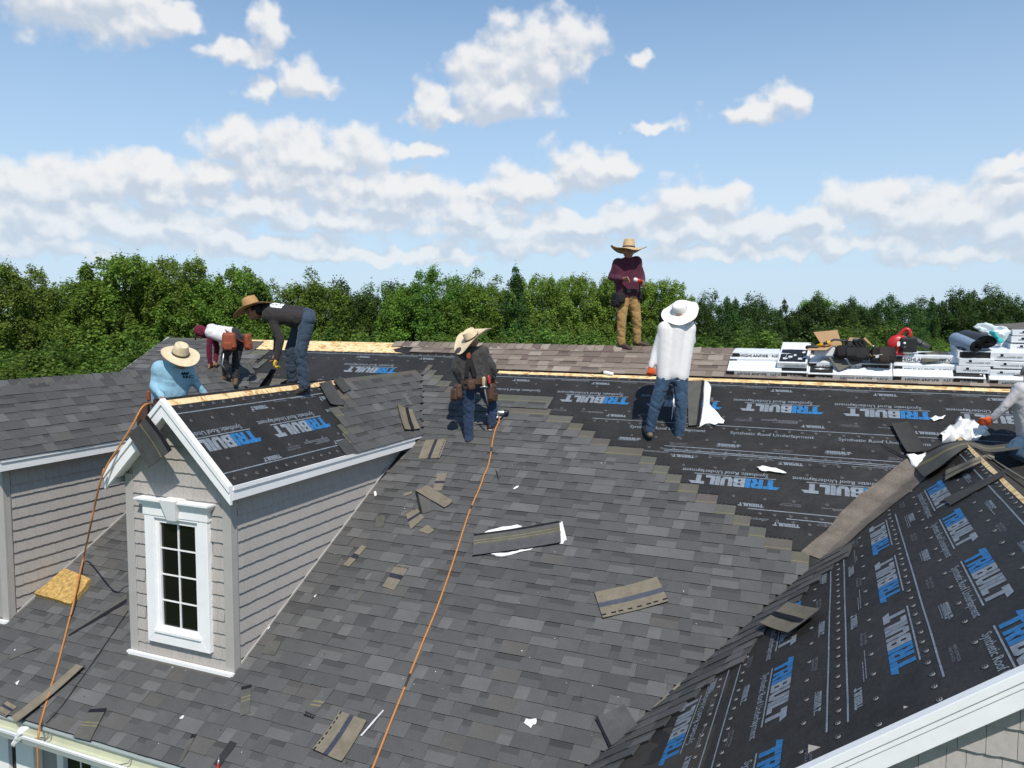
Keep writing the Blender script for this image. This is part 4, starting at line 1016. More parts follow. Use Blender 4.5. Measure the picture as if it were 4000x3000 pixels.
M_LEATHR = nm('red_leather', (0.26, 0.062, 0.028), .55, .3, n1=(14, 4, .25), bump=(30, .3, .006))
M_NYL = nm('black_nylon', (0.016, 0.015, 0.015), .7, .25, n1=(14, 4, .3), bump=(25, .4, .008))
M_STEEL = nm('tool_steel', (.45, .45, .44), .35, .5, .8); M_GLORG = fabric('orange_glove', (.62, .10, .03)); M_GLYEL = fabric('yellow_glove', (.55, .38, .03))

def hand_caps(w, d, up, S, curl=.5, side=1):
    """palm and five bent fingers from wrist w along d; 'up' is the back of the hand"""
    d = d.normalized(); up = (up - d * up.dot(d)).normalized(); sd = d.cross(up) * side; out = []
    k = w + d * .075 * S
    for q in (-.022, 0, .022): out.append((w + sd * q * .6 * S, k + sd * q * S, .019 * S, .0145 * S))
    for i, (q, ln) in enumerate(((-.033, .9), (-.011, 1.05), (.011, 1.0), (.033, .8))):
        a = k + sd * q * S; c1 = d * math.cos(curl) - up * math.sin(curl); c2 = d * math.cos(curl * 2.1) - up * math.sin(curl * 2.1)
        m = a + c1 * .042 * ln * S + sd * q * .15 * S; e = m + c2 * .034 * ln * S
        out += [(a, m, .0105 * S, .0095 * S), (m, e, .0095 * S, .008 * S)]
    t0 = w + d * .022 * S - sd * .028 * S; t1 = t0 + (d * .7 - sd * .75).normalized() * .04 * S; t2 = t1 + (d * .9 - sd * .1 - up * .3).normalized() * .03 * S
    out += [(t0, t1, .0135 * S, .0115 * S), (t1, t2, .0115 * S, .009 * S)]
    return out
def head_caps(h, up, fw, S):
    up = up.normalized(); fw = (fw - up * fw.dot(up)).normalized(); rt = fw.cross(up)
    c = [(h - up * .01 * S - fw * .015 * S, h + up * .045 * S - fw * .012 * S, .086 * S, .082 * S), (h - up * .03 * S + fw * .02 * S, h + up * .03 * S + fw * .02 * S, .064 * S, .070 * S),
         (h - up * .075 * S + fw * .04 * S, h - up * .04 * S + fw * .035 * S, .036 * S, .052 * S),
         (h + up * .012 * S + fw * .085 * S, h - up * .022 * S + fw * .102 * S, .010 * S, .015 * S)]
    for s in (-1, 1): c.append((h + rt * s * .083 * S + up * .012 * S - fw * .005 * S, h + rt * s * .085 * S - up * .022 * S, .016 * S, .012 * S))
    c.append((h - up * .052 * S + fw * .078 * S - rt * .02 * S, h - up * .052 * S + fw * .078 * S + rt * .02 * S, .010 * S, .010 * S))
    return c
def hat(parent, name, c, up, fw, R, rc, hc, mat, band, curl=.03, droop=.0, dent=.02, oval=1.12, nb=0.0, lift=0.0):
    """woven hat: brim with rolled edge, tapering crown, creased top"""
    up = up.normalized(); fw = (fw - up * fw.dot(up)).normalized(); rt = fw.cross(up); n = 40
    prof = [(.001, hc - dent), (rc * .35, hc - dent * .6), (rc * .62, hc), (rc * .80, hc - .008), (rc * .90, hc * .62), (rc * .97, hc * .25), (rc, .012), (rc * 1.06, .002), (R * .6, -.002), (R * .8, -.004), (R * .93, -.002), (R, .004)]
    def rings(dz):
        out = []
        for r, z in prof:
            ring = []
            for k in range(n):
                t = 2 * math.pi * k / n; f = max(0, (r - rc) / (R - rc)); zz = z + (curl * math.cos(2 * t) * -1 - droop) * f ** 1.6 + nb * f * noise.noise(Vector((math.cos(t) * 1.7, math.sin(t) * 1.7, R * 9))) + lift * f * math.sin(t)
                if r < rc * .7 and r > .01: zz -= dent * .7 * abs(math.cos(t)) ** 4
                rr = r * (1 + (oval - 1) * abs(math.cos(t)))
                ring.append(c + fw * (math.cos(t) * rr) + rt * (math.sin(t) * r) + up * (zz + dz))
            out.append(ring)
        return out
    b = MB(); top = rings(0); bot = rings(-.004)
    b.loft(top + bot[::-1], cap=True); me = b.mesh(name, mat); smooth_by_angle(me, 60); ho = obj(name, me, parent)
    b = MB(); pr = [(rc * 1.01 + .003, .004), (rc * .985 + .004, .026)]
    R_ = [[c + fw * (math.cos(t) * r * (1 + (oval - 1) * abs(math.cos(t)))) + rt * (math.sin(t) * r) + up * z for t in [2*math.pi*k/n for k in range(n)]] for r, z in pr]
    b.loft(R_, cap=False); obj('hat_band', b.mesh('hat_band', band, smooth=True), ho)
    return ho
def pouch(parent, name, c, out, up, w, h, d, mat, flare=1.15, pocket=True, bev=.014):
    """stitched tool pouch hanging from the belt; out = away from the body"""
    out = out.normalized(); up = (up - out * up.dot(out)).normalized(); rt = up.cross(out)
    rings = []
    for t, ww, dd in ((0, w * .9, d * .7), (-.15, w, d), (-.8, w * flare * .97, d * flare), (-1, w * .85, d * .7)):
        o = c + up * h * t
        rings.append([o - rt * ww / 2, o - rt * ww / 2 + out * dd * .7, o - rt * ww * .3 + out * dd, o + rt * ww * .3 + out * dd, o + rt * ww / 2 + out * dd * .7, o + rt * ww / 2])
    b = MB(); b.loft(rings); 
    if pocket:
        o = c - up * h * .52 + out * d * .85; b.loft([[o - rt * w * .38, o - rt * w * .36 + out * d * .45, o + rt * w * .36 + out * d * .45, o + rt * w * .38], [o - up * h * .42 - rt * w * .33, o - up * h * .42 - rt * w * .3 + out * d * .42, o - up * h * .42 + rt * w * .3 + out * d * .42, o - up * h * .42 + rt * w * .33]])
    return bevel(b.build(name, mat, parent), bev, 3)
def belt(parent, pel, up, rt, fw, rx, ry, h, mat):
    n = 28; b = MB(); up = up.normalized()
    b.loft([[pel + rt * (math.cos(t) * rx * k) + fw * (math.sin(t) * ry * k) + up * z for t in [2*math.pi*i/n for i in range(n)]] for z, k in ((-h/2, 1.0), (-h/2, 1.06), (h/2, 1.05), (h/2, .99))], cap=False)
    return obj('tool_belt', b.mesh('tool_belt', mat, smooth=False), parent)
def worker(label, base, J, S, fw, shirt, pants, boot, sole=None, glove=None, glove_side='LR', sleeve=None, hood=None, seed=0, wr=.0038, curlL=.7, curlR=.7, headup=None, facefw=None, hoodm=None, hem=-.005, hr=.114):
    e = empty('person', base, label, 'person'); g = lambda k: J[k]
    up = (J['nk'] - J['pel']).normalized(); rt = (J['shR'] - J['shL']).normalized(); hup = headup or Vector((0, 0, 1)); ff = facefw or fw
    sh = [(J['shL'] + (J['nk'] - J['shL']) * .14, J['hipL'] + up * hem, .102 * S, hr * S), (J['shR'] + (J['nk'] - J['shR']) * .14, J['hipR'] + up * hem, .102 * S, hr * S),
          (J['nk'] - up * .07 * S, J['pel'] + up * (hem - .015), .115 * S, (hr + .012) * S), (J['shL'], J['shR'], .064 * S, .064 * S), (J['nk'] + up * .0 * S, J['shL'], .060 * S, .060 * S), (J['nk'], J['shR'], .060 * S, .060 * S), ((J['shL'] + J['shR']) / 2 - up * .14 * S, (J['hipL'] + J['hipR']) / 2 + up * .05, .12 * S, .115 * S)]
    arms = []
    for q in 'LR': arms += [(J['sh' + q], J['el' + q], .061 * S, .053 * S), (J['el' + q], J['wr' + q], .053 * S, .041 * S)]
    legs = []
    for q in 'LR': legs += [(J['hip' + q], J['kn' + q], .104 * S, .080 * S), (J['kn' + q], J['an' + q], .078 * S, .066 * S)]
    pelv = [(J['hipL'], J['hipR'], .10 * S, .10 * S), (J['pel'], (J['hipL'] + J['hipR']) / 2, .11 * S, .11 * S)]
    # body
    sub = lambda cs, k: [(a, b, r0 * k, r1 * k) for a, b, r0, r1 in cs]
    body = sub(sh, .78) + sub(arms, .66) + sub(legs, .70) + sub(pelv, .78) + [(J['nk'] - up * .05 * S, J['hd'] - hup * .03 * S, .058 * S, .052 * S)] + head_caps(J['hd'], hup, ff, S)
    hands = {}
    for q, cu in (('L', curlL), ('R', curlR)):
        d = J.get('ha' + q, J['wr' + q] + (J['wr' + q] - J['el' + q]).normalized() * .1) - J['wr' + q]
        hands[q] = hand_caps(J['wr' + q], d, J.get('hu' + q, fw * -1 + Vector((0, 0, .5))), S * 1.05, cu, 1 if q == 'L' else -1)
        body += sub(hands[q], .9 if (glove and q in glove_side) else 1.0)
    for q in 'LR': body.append((J['an' + q], J['an' + q].lerp(J['to' + q], .55), .030 * S, .020 * S))
    obj('body', skin(body, M_SKIN, .0085, 2), e)
    rh = ff.cross(hup).normalized()
    for s in (-1, 1):
        b = MB(); p = J['hd'] + hup * .012 * S + ff * .072 * S + rh * s * .032 * S; b.capsule(p, p + ff * .004, .0095 * S, .009 * S, 8); b.build('eye', M_EYE, e, smooth=True)
    # clothes
    obj('shirt', skin(sh + (arms if sleeve is None else []) + [(J['nk'] - up * .03 * S, J['nk'] + up * .005 * S, .074 * S, .066 * S)], shirt, .0125, 14, wr, 5.5, seed), e)
    if sleeve is not None:
        obj('sleeves', skin(arms + [(J['shL'], J['shR'], .071 * S, .071 * S)], sleeve, .0125, 6, wr, 6.5, seed + 3), e)
    obj('trousers', skin(legs + pelv, pants, .0125, 6, max(wr, .0036) * 1.5, 7.5, seed + 7), e)
    for q in 'LR':
        a, t = J['an' + q], J['to' + q]; d = (t - a); flat = Vector((d.x, d.y, d.z)); L_ = d.length; heel = a - d.normalized() * .045 * S
        dn = J.get('fn', Vector((0, 0, -1)))
        b_ = [(a + dn * -.05 * S, a + dn * .02 * S, .052 * S, .050 * S), (a + dn * .025 * S, t + dn * .012 * S, .048 * S, .040 * S), (heel + dn * .03 * S, a + dn * .03 * S, .040 * S, .046 * S)]
        so = obj('boot' if sole is None else 'shoe', skin(b_, boot, .009, 3, .002, 20, seed), e)
        if sole is not None:
            b_ = [(heel + dn * .058 * S, t + dn * .048 * S, .030 * S, .026 * S)]; obj('sole', skin(b_, sole, .009, 2), so)
    if glove:
        for q in glove_side: obj('glove', skin([(a, b, r0 * 1.12, r1 * 1.12) for a, b, r0, r1 in hands[q]] + [(J['wr' + q] - (J['wr' + q] - J['el' + q]).normalized() * .05 * S, J['wr' + q], .037 * S, .034 * S)], glove, .008, 2, .001, 20, seed), e)
    if hoodm is not None:
        obj('hood', skin([(J['hd'] + hup * .02 * S - ff * .02 * S, J['hd'] - hup * .02 * S - ff * .03 * S, .112 * S, .104 * S), (J['hd'] - hup * .04 * S - ff * .035 * S, J['nk'] - up * .02 * S, .075 * S, .085 * S)], hoodm, .011, 4, .005, 12, seed), e)
    return e
def posed(x0, y0, sc, B, spec):
    """joint table in zoomed-photo units -> 3-D joints on the worker's own plane (dd metres behind it)"""
    J = {}
    for k, v in spec.items():
        px, py = x0 + v[0] / sc, y0 + v[1] / sc; dd = v[2] if len(v) > 2 else 0.0
        J[k] = hit(px, py, CFH, Vector(B) + CFH * dd)
    return J
def limbs(n, J):
    if DEBUG:
        print(n, {k: round((J[a] - J[b]).length, 2) for k, (a, b) in dict(uaL=('shL','elL'), faL=('elL','wrL'), uaR=('shR','elR'), faR=('elR','wrR'), thL=('hipL','knL'), caL=('knL','anL'), thR=('hipR','knR'), caR=('knR','anR'), tor=('nk','pel'), sho=('shL','shR'), nh=('nk','hd')).items()}, 'foot', [tuple(round(c, 2) for c in J[q]) for q in ('anL', 'anR')])
DEBUG = False
AWAY = CFH.copy()
FR = fabric

# --- worker 5: on the ridge, maroon shirt, khaki trousers
B5 = Vector((-2.92, -.03, .02)); T = 3.605
J = posed(2360, 920, T, B5, dict(hd=(345, 232, -.02), nk=(338, 330), shL=(172, 408), shR=(470, 380, .05), elL=(92, 590, .02), wrL=(262, 618, -.17), elR=(540, 585, .05), wrR=(545, 650, -.12), pel=(332, 790), hipL=(275, 850, -.01), hipR=(405, 845, .03),
   knL=(243, 1185, -.04), anL=(245, 1515, .0), toL=(360, 1580, -.10), knR=(456, 1165, .02), anR=(463, 1490, .09), toR=(620, 1535, .09), haL=(350, 600, -.22), haR=(520, 680, -.2)))
limbs('w5', J)
w5 = worker('person in maroon shirt and khaki trousers standing on the ridge holding a bottle', B5, J, .90, (-CFH + CRH * .25).normalized(), FR('maroon_cotton', (.085, .022, .040)), FR('khaki_canvas', (.36, .22, .085), bump=.9), nm('brown_boot', (.055, .035, .024), .5, .4, n1=(12, 3, .2)), seed=5, wr=.0038)
hat(w5, 'straw_hat', J['hd'] + Vector((0, 0, .055)), Vector((.02, .05, 1)), -CFH, .262, .090, .135, M_STRAW, M_BLK, curl=.042, droop=.018, nb=.02)
u5 = Vector((0, 0, 1)); belt(w5, J['pel'] + u5 * .01, u5, CRH, -CFH, .142, .13, .05, M_NYL)
pouch(w5, 'tool_pouch', J['hipL'] - CRH * .09 - CFH * .04 + u5 * .05, -CRH - CFH * .5, u5, .17, .22, .07, M_NYL)
pouch(w5, 'tool_pouch', J['hipL'] - CRH * .05 - CFH * .10 + u5 * .04, -CFH - CRH * .2, u5, .11, .15, .05, M_NYL)
pouch(w5, 'tool_pouch', J['hipR'] + CRH * .09 - CFH * .04 + u5 * .06, CRH - CFH * .6, u5, .08, .13, .03, M_NYL, pocket=False)

# --- worker 6: white shirt and wide white hat, seen from behind
B6 = Vector((-1.87, -1.85, -.99)); T = 1.9517
J = posed(2300, 900, T, B6, dict(hd=(692, 630, .03), nk=(682, 715), shL=(563, 752), shR=(775, 752, .03), elL=(508, 915, .03), wrL=(474, 1040, .0), elR=(788, 850, .12), wrR=(772, 770, .30), pel=(638, 1075), hipL=(578, 1112), hipR=(700, 1112),
   knL=(505, 1345, -.03), anL=(462, 1535, .0), toL=(432, 1500, .18), knR=(705, 1370, -.03), anR=(690, 1560, .0), toR=(722, 1510, .18), haL=(466, 1100, -.02)))
limbs('w6', J)
w6 = worker('person in white long-sleeved shirt, blue jeans and wide white hat seen from behind', B6, J, .90, AWAY, FR('white_jersey', (.72, .70, .69), amt=.04, bump=.10), FR('blue_denim', (.040, .078, .130), sc=6, amt=.3, bump=.8), nm('tan_boot', (.16, .12, .08), .7, .3, n1=(12, 3, .2)), glove=M_GLORG, glove_side='L', seed=6, wr=.0007)
hat(w6, 'sun_hat', J['hd'] + Vector((0, 0, .03)), Vector((-.10, -.72, .85)), AWAY, .225, .09, .10, M_CLOTHW, M_CLOTHW, curl=.012, droop=.03, dent=.0, oval=1.04, nb=.03)

# --- worker 4: black patterned shirt, suspenders, seen from behind
B4 = Vector((-4.25, -2.10, -1.13)); T = 3.0175
J = posed(1650, 1250, T, B4, dict(hd=(585, 255, .05), nk=(600, 345, .02), shL=(432, 405), shR=(728, 378, .03), elL=(378, 575, -.02), wrL=(440, 715, .05), elR=(838, 555, .02), wrR=(838, 690, .10), pel=(600, 715), hipL=(545, 770), hipR=(715, 770, .05),
   knL=(545, 1090, .02), anL=(550, 1415, -.02), toL=(592, 1440, .14), knR=(828, 1020, .12), anR=(815, 1235, .12), toR=(895, 1215, .26), haL=(470, 790, .08), haR=(835, 760, .16)))
limbs('w4', J)
w4 = worker('person in black shirt with suspenders, dark jeans and pale straw hat seen from behind', B4, J, .90, AWAY, FR('charcoal_stripe', (.058, .054, .053), amt=.45, sc=18, bump=.8), FR('dark_denim', (.026, .045, .090), sc=6, amt=.3, bump=.8), nm('dark_shoe', (.03, .018, .018), .6, .3), sole=nm('cream_sole', (.62, .58, .46), .7, .2), seed=4, wr=.0038)
hat(w4, 'cowboy_hat', J['hd'] + Vector((0, 0, .05)) - CFH * .02, (Vector((-.20, -.42, .85)) - CRH * .15), -CFH * .4 - CRH * .6, .25, .09, .12, M_STRAW2, M_LEATH, curl=.06, droop=.0, dent=.03, oval=1.16, nb=.015)
up4 = (J['nk'] - J['pel']).normalized(); rt4 = (J['shR'] - J['shL']).normalized(); bk = -CFH
belt(w4, J['pel'] + up4 * .0, up4, CRH, CFH, .150, .128, .07, M_LEATH)
pouch(w4, 'tool_pouch', J['hipL'] - CRH * .11 + bk * .02 + up4 * .02, -CRH + bk * .5, up4, .15, .20, .08, M_LEATH)
pouch(w4, 'tool_pouch', J['hipL'] - CRH * .17 + bk * .05 - up4 * .03, -CRH * .6 + bk * .8, up4, .10, .17, .05, M_LEATH, pocket=False)
pouch(w4, 'tool_pouch', J['pel'] - CRH * .02 + bk * .12 + up4 * .02, bk, up4, .10, .13, .05, M_LEATH)
pouch(w4, 'tool_pouch', J['hipR'] + CRH * .09 + bk * .03 + up4 * .03, CRH + bk * .6, up4, .14, .24, .08, M_LEATH)
def strap(parent, pts, w, nrm, mat, name='suspender'):
    b = MB(); L_ = []
    for i, p in enumerate(pts):
        t = (pts[min(i+1, len(pts)-1)] - pts[max(0, i-1)]).normalized(); s = t.cross(nrm).normalized() * w / 2
        L_.append([p - s - nrm * .002, p + s - nrm * .002, p + s + nrm * .004, p - s + nrm * .004])
    b.loft(L_); return b.build(name, mat, parent)
S4 = lambda x, y, d: hit(1650 + x / T, 1250 + y / T, CFH, B4 + CFH * d)
yk = S4(545, 415, -.125); strap(w4, [yk, S4(530, 540, -.135), S4(520, 670, -.135)], .055, bk, M_NYL); strap(w4, [yk, S4(585, 540, -.135), S4(620, 670, -.13)], .055, bk, M_NYL)
b = MB(); c = S4(545, 415, -.133); b.prism([(-.028, .0), (-.02, -.035), (0, -.045), (.02, -.035), (.028, 0), (.02, .035), (-.02, .035)], 0, .006, frame(c, CRH, Vector((0, 0, 1)), bk)); b.build('suspender_patch', M_LEATHR, w4)
# hammer hanging from the loop
b = MB(); b.tube([S4(730, 800, -.16), S4(755, 920, -.17), S4(772, 1010, -.17)], [.010, .009, .012], 7); hm_ = b.build('hammer', nm('hammer_grip', (.16, .16, .16), .5, .4, .4), w4, smooth=True)
b = MB(); b.tube([S4(680, 795, -.17), S4(730, 785, -.18), S4(775, 795, -.17)], [.012, .016, .008], 7); b.build('hammer_head', M_STEEL, hm_, smooth=True)
b = MB(); b.capsule(S4(782, 665, -.09), S4(790, 740, -.1), .016, .016); b.build('utility_knife', M_RED, w4, smooth=True)
b = MB(); b.capsule(S4(725, 690, -.12), S4(722, 760, -.12), .026, .022); b.build('work_glove', nm('tan_glove', (.50, .36, .22), .8, .2), w4, smooth=True)

# --- worker 3: bent over the near dormer ridge, dark shirt, jeans
_x, _y = dpx(1172, 1528); B3 = F1 @ Vector((_x, _y, 0)); T = 4.0475
J = posed(900, 1150, T, B3, dict(hd=(385, 270, -.02), nk=(520, 255), shL=(640, 345, -.13), shR=(620, 230, .15), elL=(790, 720, -.17), wrL=(722, 1040, -.20), elR=(740, 620, .10), wrR=(720, 930, .05), pel=(1215, 335), hipL=(1225, 395, -.08), hipR=(1130, 430, .10),
   knL=(1108, 890, -.12), anL=(1175, 1455, -.05), toL=(1020, 1560, -.10), knR=(960, 870, .13), anR=(975, 1345, .22), toR=(830, 1410, .20), haL=(700, 1130, -.22), huL=Vector((0, 0, 1)) - CFH))
limbs('w3', J)
w3 = worker('person in dark long-sleeved shirt, jeans and brown straw hat bent over, holding a black scrap', B3, J, .90, (-CRH + Vector((0, 0, -.35))).normalized(), FR('black_cotton', (.034, .030, .030)), FR('grey_denim', (.044, .066, .098), sc=6, amt=.35, bump=.8), nm('black_boot', (.022, .019, .017), .65, .3, n1=(12, 3, .2)), glove=M_GLYEL, glove_side='L', seed=3, wr=.0038, hem=.09, hr=.104, headup=(Vector((0, 0, .75)) - CRH * .55).normalized() if False else Vector((0, 0, 1)), facefw=(-CRH * .9 - CFH * .25 + Vector((0, 0, -.45))).normalized(), curlL=1.1)
b = MB(); b.capsule(J['hd'] + CRH * .035 + Vector((0, 0, .02)), J['hd'] + CRH * .02 + Vector((0, 0, .04)), .083, .083, 12); b.build('hair', M_HAIR, w3, smooth=True)
hat(w3, 'straw_hat', J['hd'] + Vector((0, 0, .055)) - CRH * .03, Vector((0, 0, 1)) - CRH * .42, -CRH, .225, .088, .125, M_STRAW3, M_LEATH, curl=.03, droop=.02, nb=.015)
# back print on the shirt
up3 = (J['nk'] - J['pel']).normalized(); S3 = lambda x, y, d: hit(900 + x / T, 1150 + y / T, CFH, B3 + CFH * d)
def back_print():
    # white block letters laid over the upper back
    me = bpy.data.meshes
    c0, c1, c2, c3 = S3(640, 205, -.115), S3(800, 205, -.115), S3(890, 105, .03), S3(590, 115, .03)
    b = MB(); n = 10; V = []
    for j in range(n + 1):
        for i in range(n + 1):
            u, v = i / n, j / n; p = c0.lerp(c1, u).lerp(c3.lerp(c2, u), v); V.append(p)
    F_ = []
    for j in range(n):
        for i in range(n):
            if (i, j) in ((2, 6), (3, 6), (4, 3), (5, 3), (7, 5), (7, 6), (2, 3), (8, 2), (0, 0), (9, 9), (0, 9), (5, 7)): continue
            F_.append((j*(n+1)+i, j*(n+1)+i+1, (j+1)*(n+1)+i+1, (j+1)*(n+1)+i))
    b.add(V, F_); me = b.mesh('shirt_print', nm('shirt_ink', (.72, .74, .78), .8, .2))
    o = obj('shirt_print', me, w3)
    tgt = [q for q in w3.children if q.name.startswith('shirt')][0]
    from mathutils.bvhtree import BVHTree
    bv = BVHTree.FromPolygons([v.co for v in tgt.data.vertices], [list(p.vertices) for p in tgt.data.polygons])
    for v in me.vertices:
        loc, nrm_, ix, dist = bv.find_nearest(v.co)
        if loc: v.co = loc + nrm_ * .004
back_print()

# --- worker 2: bent double, white shirt with maroon sleeves and hood
B2 = hit(905, 1502, F2.col[2].to_3d(), F2.translation); T = 2.212
J = posed(700, 1100, T, B2, dict(hd=(178, 440, .0), nk=(245, 425), shL=(272, 445, -.12), shR=(285, 405, .13), elL=(258, 585, -.12), wrL=(265, 705, -.10), elR=(325, 575, .08), wrR=(315, 685, .02), pel=(480, 445), hipL=(462, 500, -.09), hipR=(525, 495, .09),
   knL=(392, 645, -.13), anL=(405, 815, -.06), toL=(325, 850, -.08), knR=(492, 665, .05), anR=(490, 830, .05), toR=(485, 880, -.10), haL=(262, 740, -.1)))
limbs('w2', J)
MAR = FR('maroon_jersey', (.12, .012, .030))
w2 = worker('person bent double in white shirt with maroon sleeves and hood, red leather tool belt', B2, J, .86, (-CRH * .6 + Vector((0, 0, -.8))).normalized(), FR('grey_white_jersey', (.62, .60, .60)), FR('black_denim', (.032, .033, .036), sc=6, amt=.35, bump=.9), nm('worn_boot', (.13, .085, .045), .75, .25, n1=(10, 4, .35)), sleeve=MAR, seed=2, wr=.0038, hem=.08, hr=.104, headup=(-CRH * .6 + Vector((0, 0, .75))).normalized(), facefw=(-CRH * .6 - CFH * .2 + Vector((0, 0, -.75))).normalized(), hoodm=MAR)
b = MB(); S2 = lambda x, y, d: hit(700 + x / T, 1100 + y / T, CFH, B2 + CFH * d)
b.loft([[S2(135, 470, -.07), S2(135, 455, .07), S2(150, 460, .07), S2(152, 478, -.07)], [S2(135, 505, -.05), S2(130, 490, .05), S2(140, 492, .05), S2(148, 508, -.05)]]); bevel(b.build('cap_brim', M_BLK, w2), .005)
up2 = (J['nk'] - J['pel']).normalized(); belt(w2, J['pel'] + Vector((0, 0, -.03)), up2 + Vector((0, 0, .5)), (CFH), (CRH * .6 + Vector((0, 0, -.5))).normalized(), .15, .135, .075, M_LEATHR)
dnv = Vector((0, 0, 1))
pouch(w2, 'tool_pouch', S2(435, 440, -.19), -CFH, dnv, .20, .28, .085, M_LEATHR, bev=.022)
pouch(w2, 'tool_pouch', S2(405, 470, -.20), -CFH - CRH * .4, dnv, .09, .2, .05, M_LEATHR, pocket=False)
pouch(w2, 'tool_pouch', S2(575, 450, -.02), CRH - CFH * .4, dnv - CRH * .25, .13, .26, .07, M_LEATHR, bev=.02)
b = MB(); b.tube([S2(385, 620, -.2), S2(370, 720, -.2), S2(395, 750, -.19)], [.012, .010, .014], 6); b.build('hammer', M_STEEL, w2, smooth=True)

# --- worker 1: light-blue hooded shirt, kneeling on the far slope of the near dormer
B1 = Vector((-6.34, -5.22, -.70)); T = 4.1475
J = posed(560, 1300, T, B1, dict(hd=(610, 425, -.02), nk=(520, 520, .02), shL=(235, 600, .0), shR=(720, 610, .06), elL=(172, 860, -.04), wrL=(300, 1040, -.16), elR=(850, 815, .14), wrR=(990, 985, .18), pel=(410, 1080, .06), hipL=(300, 1120, .06), hipR=(500, 1120, .08),
   knL=(330, 1330, -.02), anL=(200, 1480, .2), toL=(130, 1540, .28), knR=(560, 1330, .04), anR=(300, 1480, .3), toR=(220, 1540, .38)))
# legs rest on the sloping roof plane (left slope of the dormer)
def on_left(x, y, h): return Vector((x, y, DZ - (DX1 - x) * TB)) + Vector((-math.sin(BE), 0, math.cos(BE))) * h
J['knL'] = on_left(-6.30, -5.40, .05); J['knR'] = on_left(-6.24, -5.05, .05); J['anL'] = on_left(-6.56, -5.36, .05); J['anR'] = on_left(-6.52, -5.02, .05); J['toL'] = on_left(-6.66, -5.36, .04); J['toR'] = on_left(-6.64, -5.02, .04)
J['hipL'] = J['knL'].lerp(J['hipL'], 1.0)
limbs('w1', J)
BLU = FR('light_blue_jersey', (.26, .45, .56))
w1 = worker('person in light-blue hooded shirt and straw hat kneeling at the near dormer ridge', B1, J, .90, (CRH * .75 - CFH * .65).normalized(), BLU, FR('grey_denim', (1, 1, 1)), MATS['brown_boot'], seed=1, wr=.0038, facefw=(CRH * .5 - CFH * .5 + Vector((0, 0, -.6))).normalized(), headup=(Vector((0, 0, 1)) + CRH * .3).normalized())
obj('hood', skin([(J['hd'] - CRH * .045 - Vector((0, 0, .03)) + CFH * .02, J['nk'] - CRH * .02, .078, .088), (J['hd'] - CRH * .05 + CFH * .02, J['hd'] - CRH * .03 + Vector((0, 0, .03)), .085, .08)], BLU, .011, 4, .004, 12, 1), w1)
hat(w1, 'straw_hat', J['hd'] + Vector((0, 0, .05)) - CFH * .01, (Vector((0, 0, 1)) + CRH * .36 - CFH * .42), CRH * .7 - CFH * .7, .185, .080, .118, M_STRAW2, M_LEATH, curl=.014, droop=.012, oval=1.1)
# chest emblem
S1 = lambda x, y, d: hit(560 + x / T, 1300 + y / T, CFH, B1 + CFH * d)
u1 = Vector((0, 0, 1))
belt(w1, J['pel'] - u1 * .02, u1, CRH, CFH, .15, .13, .07, M_LEATH)
pouch(w1, 'tool_pouch', S1(90, 1120, -.02), -CRH - CFH * .3, u1, .15, .22, .08, M_LEATH); pouch(w1, 'tool_pouch', S1(30, 1210, .0), -CRH, u1 + CRH * .2, .12, .20, .06, M_LEATH)
b = MB(); b.capsule(S1(85, 960, .0), S1(85, 1080, .0), .018, .02); b.build('tool_handle', M_LEATHR, w1, smooth=True)
b = MB()
for x in (590, 620, 650, 680): b.prism([(-.012, 0), (.012, 0), (.012, .016), (0, .034), (-.012, .016)], 0, .002, frame(S1(x, 690, -.10), CRH, Vector((0, 0, 1)), -CFH))
em = b.mesh('shirt_emblem', nm('emblem_ink', (.015, .04, .07), .8, .2)); o_ = obj('shirt_emblem', em, w1)
tm_ = text_mesh('RRC', .042, MATS['emblem_ink'], 'shirt_emblem', bold=.0015); o2_ = obj('shirt_emblem', tm_, w1, frame(S1(588, 745, -.10), CRH, Vector((0, 0, 1)), -CFH))
def onto(o, par, eps=.004):
    from mathutils.bvhtree import BVHTree
    t = [q for q in par.children if q.name.split('.')[0] == 'shirt'][0]
    bv = BVHTree.FromPolygons([v.co for v in t.data.vertices], [list(p.vertices) for p in t.data.polygons])
    M = WMX[o.name]; Mi = M.inverted()
    for v in o.data.vertices:
        w = M @ v.co; loc, n_, ix, ds = bv.ray_cast(w - CFH * .5, CFH)
        if loc: v.co = Mi @ (loc - CFH * eps)
onto(o_, w1); onto(o2_, w1)

# --- worker 7: at the right edge, kneeling, grey-white sleeve, orange gloves, grey cap
_s, _v = apx(4020, 1815); B7 = PA(_s, _v, .02); T = 3.3175
J = posed(3600, 1480, T, B7, dict(hd=(1425, -10, .03), nk=(1430, 110, .02), shL=(1255, 160, -.06), shR=(1530, 190, .12), elL=(1085, 350, -.03), wrL=(925, 510, .05), elR=(1560, 480, .05), wrR=(1480, 700, -.05), pel=(1420, 720, .08), hipL=(1380, 770, .02), hipR=(1500, 770, .12),
   knL=(1175, 930, -.06), anL=(1400, 1040, .05), toL=(1500, 1060, .1), knR=(1330, 950, .22), anR=(1540, 1040, .25), toR=(1620, 1060, .28), haL=(800, 560, .06), huL=Vector((0, 0, 1))))
limbs('w7', J)
w7 = worker('person in grey-white long-sleeved shirt, cap and orange gloves kneeling at the right edge', B7, J, .90, (-CRH * .8 - CFH * .4).normalized(), FR('dusty_jersey', (.52, .50, .50)), FR('blue_denim', (1, 1, 1)), MATS['brown_boot'], glove=M_GLORG, seed=8, wr=.0038, facefw=(-CRH * .85 - CFH * .3 + Vector((0, 0, -.5))).normalized(), curlL=.35)
b = MB(); c = J['hd'] + Vector((0, 0, .03)); 
